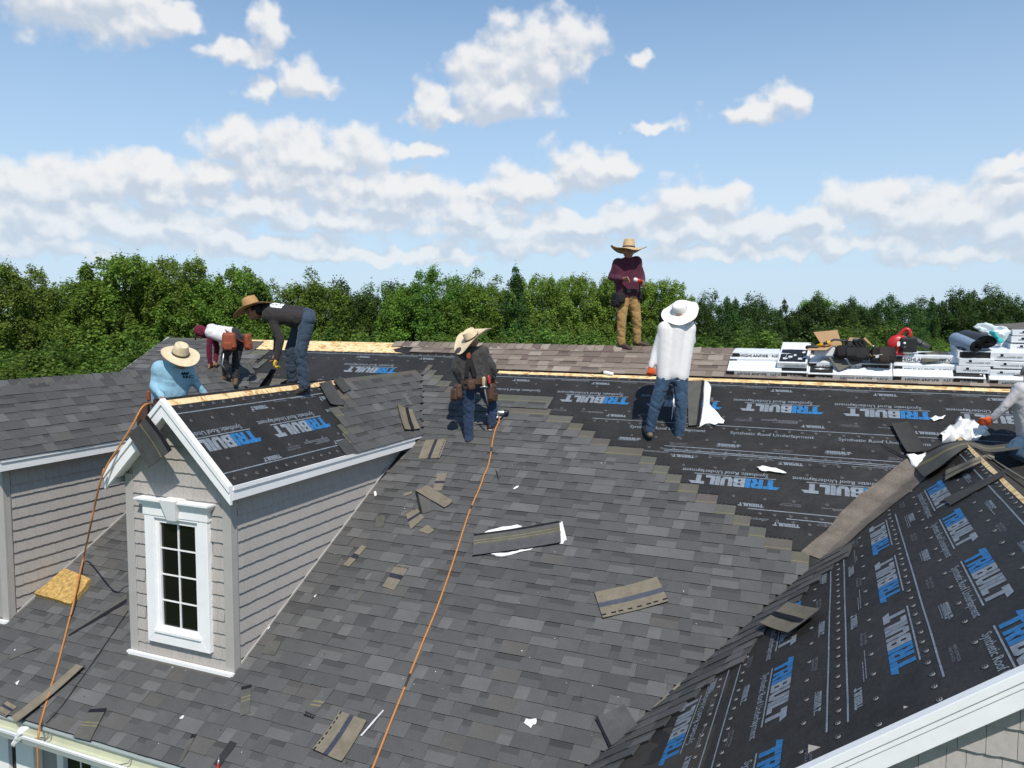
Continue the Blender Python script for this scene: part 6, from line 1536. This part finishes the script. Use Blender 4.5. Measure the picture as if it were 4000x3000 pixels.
lp += [onA(k6(605, 680), .13), onA(k6(560, 880), .125), onA(k6(515, 1085), .07)] + [onA(k3(*p), .030) for p in ((600, 260), (540, 500), (480, 720), (440, 850), (390, 1020), (362, 1120))]
lp += [at_y(155, 2838, EY - .06), at_y(151, 2862, EY - .125), at_y(147, 2915, EY - .14), at_y(149, 3010, EY - .14), at_y(149, 3300, EY - .14)]
ho = MB().tube(smooth_path(lp), .0095, 8).build('air_hose', M_HOSE, smooth=True, label='orange air hose hanging from the near dormer rake down past the foam block', cat='hose')
# black cord
k = k3; MB().tube(smooth_path([onA(k(*p), .028) for p in ((1108, 190), (950, 420), (800, 640), (650, 850), (520, 1030), (400, 1160))]), .006, 6).build('cord', M_BLK, smooth=True, label='thin black cord lying between the dormer and the eave', cat='cord')
# nail gun
def nail_gun():
    e = empty('nail_gun', gunP, 'silver and black pneumatic nail gun at the end of the hose', 'nail gun'); X, Z = CRH, Vector((0, 0, 1)); Y = CFH
    c = gunP + Z * .085 + X * .01
    b = MB(); b.capsule(c - X * .05 + Z * .015, c + X * .04 + Z * .02, .036, .034, 12); b.build('body', M_STEEL, e, smooth=True)
    b = MB(); b.capsule(c + X * .05 + Z * .022, c + X * .072 + Z * .022, .037, .035, 12); b.build('end_cap', M_BLK, e, smooth=True)
    b = MB(); b.tube([c + X * .02, c + X * .0 - Z * .05 - Y * .02, gunP + Z * .03 - Y * .03], [.02, .018, .016], 8); b.build('handle', M_BLK, e, smooth=True)
    b = MB(); b.lathe([(.045, -.02), (.048, 0), (.045, .02), (.01, .022)], 16, frame(c - X * .06 - Z * .045, Y, X, Z)); b.build('magazine', M_STEEL, e, smooth=True)
    b = MB(); b.tube([c - X * .06 + Z * .01, c - X * .10 - Z * .02], [.018, .012], 8); b.build('nose', M_STEEL, e, smooth=True)
    b = MB(); b.tube([gunP + Z * .055 - Y * .02, gunP + Z * .03 - Y * .035 - X * .012], [.012, .010], 8); b.build('hose_coupling', M_STEEL, e, smooth=True)
nail_gun()
# yellow foam block
def foam():
    k = k6; c = [onA(k(*p)) for p in ((270, 985), (485, 805), (672, 880), (530, 1062))]
    b = MB(); n = 14; T_ = .075
    def P_(u, v): return c[0].lerp(c[3], u).lerp(c[1].lerp(c[2], u), v)
    V = []
    for top in (1, 0):
        for j in range(n + 1):
            for i in range(n + 1):
                u, v = i / n, j / n; p = P_(u, v); e_ = min(u, 1 - u, v, 1 - v)
                pit = -.018 * max(0, noise.noise(p * 21) - .12) * 2.2 if top and e_ > .05 else 0
                V.append(p + NA * ((T_ + pit + .008 * noise.noise(p * 7)) if top else .004) + (p - P_(.5, .5)) * (.04 * noise.noise(p * 11) if e_ < .01 else 0))
    w = n + 1; kk = w * w; F_ = []
    for j in range(n):
        for i in range(n): a = j * w + i; F_ += [(a, a + 1, a + w + 1, a + w), (kk + a, kk + a + w, kk + a + w + 1, kk + a + 1)]
    for i in range(n): a = i; F_.append((kk + a, kk + a + 1, a + 1, a)); a = n * w + i; F_.append((a, a + 1, kk + a + 1, kk + a))
    for j in range(n): a = j * w; F_.append((a, a + w, kk + a + w, kk + a)); a += n; F_.append((kk + a, kk + a + w, a + w, a))
    b.add(V, F_); m = nm('yellow_foam', (.44, .285, .10), .9, .1, n1=(26, 3, .55), n2=(90, 3, .15), bump=(40, .8, .008)); me = b.mesh('foam_block', m); smooth_by_angle(me, 45)
    obj('foam_block', me, label='thick yellow foam cushion with pits, left of the near dormer', cat='foam cushion')
foam()
# white caulk bottle on the old shingles
def bottle_white():
    k = zs(2200, 1300, 4.424); a, c = onA(k(860, 715), .028), onA(k(665, 675), .028); e = empty('caulk_bottle', onA(k(760, 720)), 'white bottle with black tip lying on the old brown shingles', 'bottle')
    d = (c - a).normalized(); L_ = (c - a).length
    b = MB(); b.tube([a, a + d * .004, a + d * L_ * .72, a + d * L_ * .84], [.022, .026, .027, .015], 12); b.build('body', M_PAPER, e, smooth=True)
    b = MB(); b.tube([a + d * L_ * .84, a + d * L_ * .92, a + d * L_ * 1.08], [.016, .013, .004], 10); b.build('nozzle', M_BLK, e, smooth=True)
bottle_white()
# bottle in the ridge worker's hands
def soda():
    B = lambda x, y, d: hit(2360 + x / 3.605, 920 + y / 3.605, CFH, B5 + CFH * d); a, c = B(415, 615, -.24), B(555, 660, -.20); e = empty('drink_bottle', (a + c) / 2, 'clear bottle with red label held by the worker on the ridge', 'bottle')
    d = c - a; g = nm('clear_plastic', (.75, .70, .68), .15, .5); MB().tube([a, a + d * .08, a + d * .34], [.020, .030, .031], 12).build('base', g, e, smooth=True)
    MB().tube([a + d * .34, a + d * .7], [.0315, .0315], 12).build('label_band', M_RED, e, smooth=True); MB().tube([a + d * .7, a + d * .85, a + d * .95], [.031, .018, .012], 12).build('neck', M_BLK, e, smooth=True); MB().tube([a + d * .95, a + d * 1.02], [.015, .015], 10).build('bottle_cap', M_RED, e, smooth=True)
soda()
# black scrap hanging from the yellow glove
S3b = lambda x, y, d: hit(900 + x / 4.0475, 1150 + y / 4.0475, CFH, B3 + CFH * d)
q4 = [S3b(655, 1180, -.21), S3b(735, 1185, -.20), S3b(605, 1480, -.10), S3b(425, 1500, -.12)]
flat_piece('felt_scrap', 'black strip of roofing hanging from the yellow glove', q4, [(0, 1, (.014, .014, .015))], -CFH, 'felt scrap', None, lift=.0, curl=.02)
# red-tipped marker at the bottom
k = k3; a, c = onA(k(1882, 1560), .03), onA(k(1892, 1455), .06); e = empty('marker', a, 'red and silver marker pen standing among the shingles at the bottom', 'marker')
MB().tube([a - (c - a), a.lerp(c, .45)], [.010, .011], 8).build('barrel', M_RED, e, smooth=True); MB().tube([a.lerp(c, .45), c], [.012, .007], 8).build('marker_cap', M_STEEL, e, smooth=True)

# --- red leaf blower -----------------------------------------------------------
def blower():
    k = zs(3450, 1240, 4.0218); y0 = -.36; B = lambda x, y, dy=0.0: at_y(*k(x, y), y0 + dy)
    e = empty('leaf_blower', B(260, 585), 'red and black handheld leaf blower standing on a bundle', 'leaf blower')
    c = B(245, 420); b = MB(); r = (B(245, 420) - B(245, 275)).length
    b.lathe([(r * .25, -.085), (r * .8, -.08), (r, -.05), (r * 1.03, 0), (r, .05), (r * .75, .085), (.004, .09)], 28, frame(c + Vector((0, .02, 0)), Vector((1, 0, 0)), Vector((0, 0, 1)), Vector((-.45, -1, 0)).normalized()))
    b.build('fan_housing', M_RED, e, smooth=True)
    MB().tube(smooth_path([B(245, 300), B(290, 235), B(345, 190), B(395, 195), B(425, 260), B(415, 300)]), .024, 10).build('handle', M_RED, e, smooth=True)
    b = MB(); b.box((-.095, -.07, -.10), (.095, .07, .085), frame(B(395, 420, -.03), Vector((1, 0, 0)), Vector((0, 1, 0)), Vector((0, 0, 1)))); bevel(b.build('engine_cover', M_BLK, e), .02, 3)
    b = MB(); b.lathe([(.03, -.02), (.032, .01), (.02, .02), (.002, .022)], 14, frame(B(330, 485, -.10), Vector((1, 0, 0)), Vector((0, 0, 1)), Vector((0, -1, 0)))); b.build('starter_knob', M_BLK, e, smooth=True)
    b = MB(); b.lathe([(.014, 0), (.016, .008), (.002, .012)], 12, frame(B(335, 405, -.10), Vector((1, 0, 0)), Vector((0, 0, 1)), Vector((0, -1, 0)))); b.build('primer_bulb', M_PAPER, e, smooth=True)
    b = MB(); b.capsule(B(350, 530, -.05), B(430, 528, -.05), .040, .036, 12); b.build('fuel_tank', nm('tank_plastic', (.62, .60, .50), .4, .4), e, smooth=True)
    MB().tube([B(450, 350), B(520, 370), B(620, 425), B(720, 480)], [.05, .042, .037, .034], 14).build('nozzle', nm('nozzle_plastic', (.07, .07, .072), .45, .4), e, smooth=True)
    MB().tube([B(585, 405), B(600, 413)], [.043, .043], 14).build('nozzle_collar', M_BLK, e, smooth=True)
    b = MB(); V0_, V1_ = B(170, 590, -.05), B(360, 588, -.05); b.box((V0_.x, y0 - .06, V0_.z - .005), (V1_.x, y0 + .12, V0_.z + .045)); bevel(b.build('foot', M_RED, e), .012)
    b = MB(); b.prism([(-.012, -.03), (.012, -.03), (.018, 0), (.012, .03), (-.012, .03), (-.018, 0)], 0, .002, frame(B(243, 415, -.10), Vector((1, 0, 0)), Vector((0, 0, 1)), Vector((-.45, -1, 0)).normalized())); b.build('badge', M_PAPER, e)
blower()
# --- cardboard box -----------------------------------------------------------
def carton():
    k = zs(3100, 1250, 5.53); y0 = -.47; B = lambda x, y, dy=0.0: at_y(*k(x, y), y0 + dy); M_CB = nm('cardboard', (.46, .29, .155), .85, .15, n1=(7, 3, .08)); M_CBW = nm('white_cardboard', (.70, .71, .73), .7, .2)
    a, b_ = B(440, 765), B(885, 772); e = empty('cardboard_box', a, 'open cardboard box with raised flap on the bundles', 'box')
    X = (b_ - a); X.z *= .5; L_ = X.length; X.normalize(); Y = Vector((0, 1, 0)) + X * .35; Y.normalize(); Z = Vector((0, 0, 1)); H = .125; W = .26; t = .004
    F0 = frame(a, X, Y, Z)
    def panel(name, P4, mat, mat2=None):
        n = (P4[1] - P4[0]).cross(P4[3] - P4[0]).normalized(); m = MB(); V = [p + n * t / 2 for p in P4] + [p - n * t / 2 for p in P4]
        m.add(V, [(0, 1, 2, 3)]); m.add(V, [(7, 6, 5, 4), (0, 4, 5, 1), (1, 5, 6, 2), (2, 6, 7, 3), (3, 7, 4, 0)], mi=1 if mat2 else 0); return m.build(name, [mat, mat2] if mat2 else mat, e)
    w = lambda x, y, z: F0 @ Vector((x, y, z))
    panel('front_side', [w(0, 0, 0), w(L_, 0, 0), w(L_, 0, H), w(0, 0, H)], M_CBW); panel('back_side', [w(0, W, 0), w(L_, W, 0), w(L_, W, H), w(0, W, H)], M_CB)
    panel('left_side', [w(0, 0, 0), w(0, W, 0), w(0, W, H), w(0, 0, H)], M_CB); panel('right_side', [w(L_, 0, 0), w(L_, W, 0), w(L_, W, H), w(L_, 0, H)], M_CB); panel('bottom', [w(0, 0, .003), w(L_, 0, .003), w(L_, W, .003), w(0, W, .003)], M_CB)
    panel('flap', [w(0, 0, H), w(L_ - .02, 0, H), w(L_ - .06, -.13, H - .05), w(-.06, -.13, H - .055)], M_CB)
    panel('flap', [w(0, W, H), w(L_, W, H), w(L_ - .09, W + .07, H + .20), w(-.14, W + .08, H + .17)], M_CB)
    panel('flap', [w(L_, 0, H), w(L_, W, H), w(L_ + .07, W, H - .02), w(L_ + .07, 0, H - .10)], M_CB)
    panel('flap', [w(L_ + .06, W * .8, H + .03), w(L_ + .22, W * .8, H + .02), w(L_ + .22, W * .8 + .02, H + .10), w(L_ + .10, W * .8 + .02, H + .11)], M_CB)
    # yellow tool across the box
    e2 = empty('caulking_gun', B(400, 590, -.06), 'yellow tool with black foam grip resting on the cardboard box', 'tool')
    yb = lambda x, y: B(x, y, -.05); MYEL = nm('yellow_paint', (.68, .40, .015), .4, .4)
    MB().tube([yb(500, 560), yb(640, 520), yb(800, 470)], [.019, .019, .016], 10).build('barrel', MYEL, e2, smooth=True); MB().capsule(yb(300, 590), yb(490, 585), .027, .029, 12).build('foam_grip', M_BLK, e2, smooth=True)
    MB().tube([yb(670, 470), yb(700, 530)], [.030, .030], 14).build('ring', M_BLK, e2, smooth=True); MB().tube([yb(720, 500), yb(820, 545)], [.018, .008], 8).build('nozzle', nm('orange_paint', (.62, .24, .03), .4, .4), e2, smooth=True)
    MB().tube(smooth_path([yb(800, 460), yb(880, 425), yb(980, 430), yb(1080, 450), yb(1180, 430)]), .013, 8).build('cord_loop', nm('grey_cord', (.06, .06, .065), .6, .3), e2, smooth=True)
carton()
# --- heap of black tool belts -------------------------------------------------
def gear():
    k = zs(3100, 1250, 5.53); B = lambda x, y, dy=0.0: at_y(*k(x, y), -.44 + dy)
    def heap(label, bl, seed):
        e = empty('tool_belt', B(*bl[0][:2]) , label, 'tool belt', 'black tool belts heaped on the bundles')
        return e
    e = heap('black tool belt heaped right beside the cardboard box', [(1120, 780)], 1)
    for i, (x, y, w, h, dy) in enumerate(((1060, 560, .14, .17, -.03), (1240, 600, .16, .15, -.06), (1200, 470, .10, .12, .02))):
        pouch(e, 'pouch', B(x, y, dy), Vector((.2 * (i - 1), -1, .35)), Vector((.1 * (i - 1), 0, 1)), w, h, .07, M_NYL)
    MB().tube(smooth_path([B(1000, 760, -.06), B(1120, 640, -.10), B(1280, 560, -.10), B(1330, 660, -.12), B(1200, 760, -.12), B(1350, 790, -.12)]), .014, 6).build('strap', M_NYL, e, smooth=True)
    MB().tube(smooth_path([B(880, 770, -.05), B(1000, 720, -.08), B(1180, 780, -.08), B(1340, 775, -.08)]), .028, 8).build('padded_band', M_NYL, e, smooth=True)
    e = heap('black tool belt with padded suspenders in the middle of the heap', [(1480, 780)], 2)
    for pts in ([(1310, 430), (1350, 520), (1450, 640), (1620, 720)], [(1400, 420), (1440, 520), (1540, 620), (1700, 700)], [(1340, 480), (1480, 430), (1520, 560), (1400, 650)]):
        MB().tube(smooth_path([B(x, y, -.04) for x, y in pts]), .024, 8).build('suspender', M_NYL, e, smooth=True)
    pouch(e, 'pouch', B(1450, 600, -.03), Vector((0, -1, .3)), Vector((0, 0, 1)), .20, .17, .08, M_NYL); MB().capsule(B(1540, 740, -.1), B(1700, 790, -.12), .020, .016, 10).build('flashlight', M_BLK, e, smooth=True)
    MB().tube(smooth_path([B(1690, 790, -.13), B(1740, 770, -.14), B(1780, 800, -.14), B(1720, 830, -.14)]), .012, 6).build('work_tag', nm('orange_cloth', (.50, .24, .05), .7, .2), e, smooth=True)
    MB().capsule(B(1310, 430, -.05), B(1350, 420, -.05), .022, .02, 8).build('buckle', nm('teal_buckle', (.05, .10, .13), .4, .4), e, smooth=True)
    e = heap('dark brown tool belt with stitched pouches nearest the red blower', [(1900, 800)], 3)
    for i, (x, y, w, h) in enumerate(((1800, 600, .12, .20), (1960, 590, .17, .21), (2090, 590, .10, .20))):
        pouch(e, 'pouch', B(x, y, -.03 - .02 * (i % 2)), Vector((.15 * (i - 1), -1, .2)), Vector((0, 0, 1)), w, h, .08, M_NYL if i != 1 else nm('dark_leather', (.028, .020, .017), .65, .3, n1=(14, 4, .3), bump=(30, .4, .006)))
    MB().box((-.04, -.003, -.018), (.04, .003, .018), frame(B(1845, 780, -.16), Vector((1, 0, .2)).normalized(), Vector((0, 1, 0)), Vector((-.2, 0, 1)).normalized())).build('belt_label', M_INKL, e)
    e = empty('hatchet', B(1600, 480), 'wooden handled tool sticking out of the black tool belts', 'tool'); MB().tube([B(1700, 570, -.03), B(1600, 480, -.03), B(1515, 395, -.03)], [.014, .017, .020], 8).build('handle', nm('wood_handle', (.42, .28, .12), .6, .3), e, smooth=True)
    MB().tube([B(1690, 575, -.04), B(1745, 560, -.04)], [.014, .010], 8).build('head', M_STEEL, e, smooth=True)
gear()
# --- rolls, bag, film at the right -------------------------------------------
def rolls():
    k = zs(3450, 1240, 4.0218)
    def roll_(label, a, c, r, sq, mat, matin, spiral=True):
        e = empty('underlayment_roll', a, label, 'roll', 'partly used rolls on the bundles'); d = (c - a).normalized(); sx = d.cross(Vector((0, 0, 1))).normalized(); sz = sx.cross(d)
        n = 24; ring = lambda p, rr: [p + sx * math.cos(2*math.pi*i/n) * rr + sz * math.sin(2*math.pi*i/n) * rr * sq for i in range(n)]
        MB().loft([ring(a, r * .93), ring(a + d * .02, r), ring(c - d * .005, r), ring(c, r * .985)], cap=False).build('outer_wrap', mat, e, smooth=True)
        b = MB(); L_ = []; 
        for i in range(90):
            t = i / 89; an = t * 2 * math.pi * 3.4; rr = r * (.97 - .72 * t); p = sx * math.cos(an) * rr + sz * math.sin(an) * rr * sq; q = sx * math.cos(an) * (rr - r * .05) + sz * math.sin(an) * (rr - r * .05) * sq
            L_.append([c + p, c + q, c + q - d * .25, c + p - d * .25])
        b.loft(L_, cap=True); b.build('inner_spiral', matin, e)
        return e
    y0 = -.30; B = lambda x, y, dy=0.0: at_y(*k(x, y), y0 + dy)
    MB1 = nm('blue_grey_film', (.22, .29, .38), .5, .35, n1=(6, 3, .08)); MB2 = nm('dark_grey_film', (.035, .038, .045), .5, .35, n1=(6, 3, .15))
    roll_('pale blue-grey roll with spiral end, on the black bundle', B(1120, 330, .12), B(1460, 460, -.28), .078, 1.0, MB1, MB2)
    roll_('dark flattened roll lying across the pale blue-grey one', B(1290, 290, .16), B(1620, 385, -.26), .125, .62, MB2, M_BLK)
    # crumpled bag
    e = empty('plastic_bag', B(1750, 470, .05), 'white and teal plastic bag on the end-on bundles', 'bag')
    ptsw = [B(x, y, .12) for x, y in ((1400, 140), (1560, 95), (1700, 130), (1850, 150), (2040, 225), (1960, 330), (1860, 430), (1830, 465), (1790, 380), (1700, 300), (1480, 230))]
    o = rag(None, ptsw, Vector((0, -.85, .5)).normalized(), .05, .01, 'white_film', None, None, mat=nm('bag_film', (.62, .70, .72), .3, .5, n1=(7, 3, .1)), seed=3); o.parent = e; o.matrix_parent_inverse = WMX[e.name].inverted()
    ptst = [B(x, y, .05) for x, y in ((1650, 240), (1720, 225), (1800, 290), (1900, 370), (1860, 420), (1810, 430), (1760, 330))]
    o = rag(None, ptst, Vector((0, -.85, .5)).normalized(), .03, .01, 'teal_film', None, None, mat=nm('teal_film', (.03, .42, .42), .4, .4), seed=5); o.parent = e; o.matrix_parent_inverse = WMX[e.name].inverted()
    # grey bent sheet on top of the far stack
    pts = [B(1720, 110, .5), B(2300, 70, .5), B(2300, 200, .1), B(2050, 190, .1)]
    flat_piece('shingle_scrap', 'grey shingles draped on top of the stack at the right edge', [pts[0], pts[1], pts[2], pts[3]], [(0, 1, (.13, .12, .105))], Vector((0, -.3, .95)).normalized(), 'shingle scrap', GS, lift=.0, curl=.0)
rolls()
# --- long wavy shingles draped over the wing ridge -----------------------------
def wavy(label, mid, wid, side, stripes, n_, seed=0):
    """strip along a path of 3-D points; side = width direction"""
    pts = smooth_path(mid, 6); m = MB(); nv = 8; L_ = len(pts); V = []
    for i, p in enumerate(pts):
        t = (pts[min(i+1, L_-1)] - pts[max(i-1, 0)]).normalized(); s = (side - t * side.dot(t)).normalized()
        V.append([p + s * wid * (j / nv - .5) for j in range(nv + 1)])
    def col(v):
        c = stripes[0][2]
        for a, b, cc in stripes[1:]:
            if a <= v <= b: c = cc
        return c
    for i in range(L_ - 1):
        for j in range(nv):
            q = [V[i][j], V[i+1][j], V[i+1][j+1], V[i][j+1]]; n = (q[1] - q[0]).cross(q[3] - q[0]).normalized() * .005
            m.add(q, [(0, 1, 2, 3)], col((j + .5) / nv)); m.add([p - n for p in q], [(3, 2, 1, 0)], GRYD)
            if j == 0: m.add([q[0], q[0] - n, q[1] - n, q[1]], [(0, 1, 2, 3)], (.02, .02, .02))
            if j == nv - 1: m.add([q[3], q[2], q[2] - n, q[3] - n], [(0, 1, 2, 3)], (.02, .02, .02))
    me = m.mesh('shingle_strip', M_PIECE, useC=True); obj('shingle_strip', me, None, label=label, cat='shingle', group='whole shingles draped over the wing ridge')
k = zs(2800, 1500, 1.8433)
def onR(q, h): # on wing slope left of the ridge, lifted
    x, y = cpx(*k(*q)); return FC @ Vector((x, y, h))
RX = Vector((CX, 0, CZ))
G_ = [(0, 1, (.085, .083, .074)), (0, .13, TARC), (.38, .5, YEL)]
def ribbon(label, U, L_, stripes):
    U, L_ = smooth_path(U, 6), smooth_path(L_, 6); nv = 9; m = MB(); R_ = [[u.lerp(l, j / nv) for j in range(nv + 1)] for u, l in zip(U, L_)]
    for i in range(len(R_) - 1):
        for j in range(nv):
            v = (j + .5) / nv; c = stripes[0][2]
            for a, b, cc in stripes[1:]:
                if a <= v <= b: c = cc
            q = [R_[i][j], R_[i][j+1], R_[i+1][j+1], R_[i+1][j]]; n = (q[1] - q[0]).cross(q[3] - q[0]).normalized() * .006
            if n.dot(NC) < 0: n = -n
            m.add(q, [(0, 1, 2, 3)], c); m.add([p - n for p in q], [(3, 2, 1, 0)], GRYD)
            if j == 0: m.add([q[3], q[3] - n, q[0] - n, q[0]], [(0, 1, 2, 3)], (.02, .02, .02))
            if j == nv - 1: m.add([q[1], q[1] - n, q[2] - n, q[2]], [(0, 1, 2, 3)], (.02, .02, .02))
            if i == 0: m.add([q[0], q[0] - n, q[1] - n, q[1]], [(0, 1, 2, 3)], (.02, .02, .02))
    obj('shingle_strip', m.mesh('shingle_strip', M_PIECE, useC=True), None, label=label, cat='shingle', group='whole shingles draped over the wing ridge')
k5, k4 = zs(2700, 1200, 1.7015), zs(3600, 1480, 3.3175)
def cl(k_, x, y, h): q = cpx(*k_(x, y), h); return FC @ Vector((q[0], q[1], h))
yl = lambda k_, x, y, yy: at_y(*k_(x, y), yy)
ribbon('long grey shingle draped in a wave from the valley over the wing ridge', [cl(k5, 1425, 1000, .05), cl(k5, 1540, 968, .08), cl(k5, 1680, 905, .10), yl(k5, 1830, 885, -1.95), yl(k5, 1985, 915, -1.9), yl(k5, 2190, 885, -1.85)],
       [cl(k5, 1548, 1128, .05), cl(k5, 1650, 1060, .07), cl(k5, 1745, 985, .085), yl(k5, 1850, 928, -2.30), yl(k5, 1985, 962, -2.25), yl(k5, 2190, 940, -2.2)], [(0, 1, (.085, .083, .074)), (0, .10, TARC), (.42, .53, YEL)])
ribbon('tan-backed shingle bent over the wing ridge below the grey one', [cl(k4, 315, 1180, .03), cl(k4, 500, 1105, .05), cl(k4, 690, 1022, .07), yl(k4, 850, 982, -2.62), yl(k4, 945, 1002, -2.58)],
       [cl(k4, 303, 1312, .03), cl(k4, 490, 1210, .045), cl(k4, 700, 1112, .06), yl(k4, 850, 1052, -2.85), yl(k4, 945, 1060, -2.80)], [(0, 1, TAN), (.40, .62, (.08, .075, .06)), (.9, .94, (.04, .04, .04))])
wavy('dark grey shingle lying on the far side of the wing ridge', [Vector((CX + .10, -2.95, CZ - .03)), Vector((CX + .45, -2.8, CZ - .25)), Vector((CX + .9, -2.6, CZ - .5))], .34, Vector((0, 1, 0)), G_, NC)
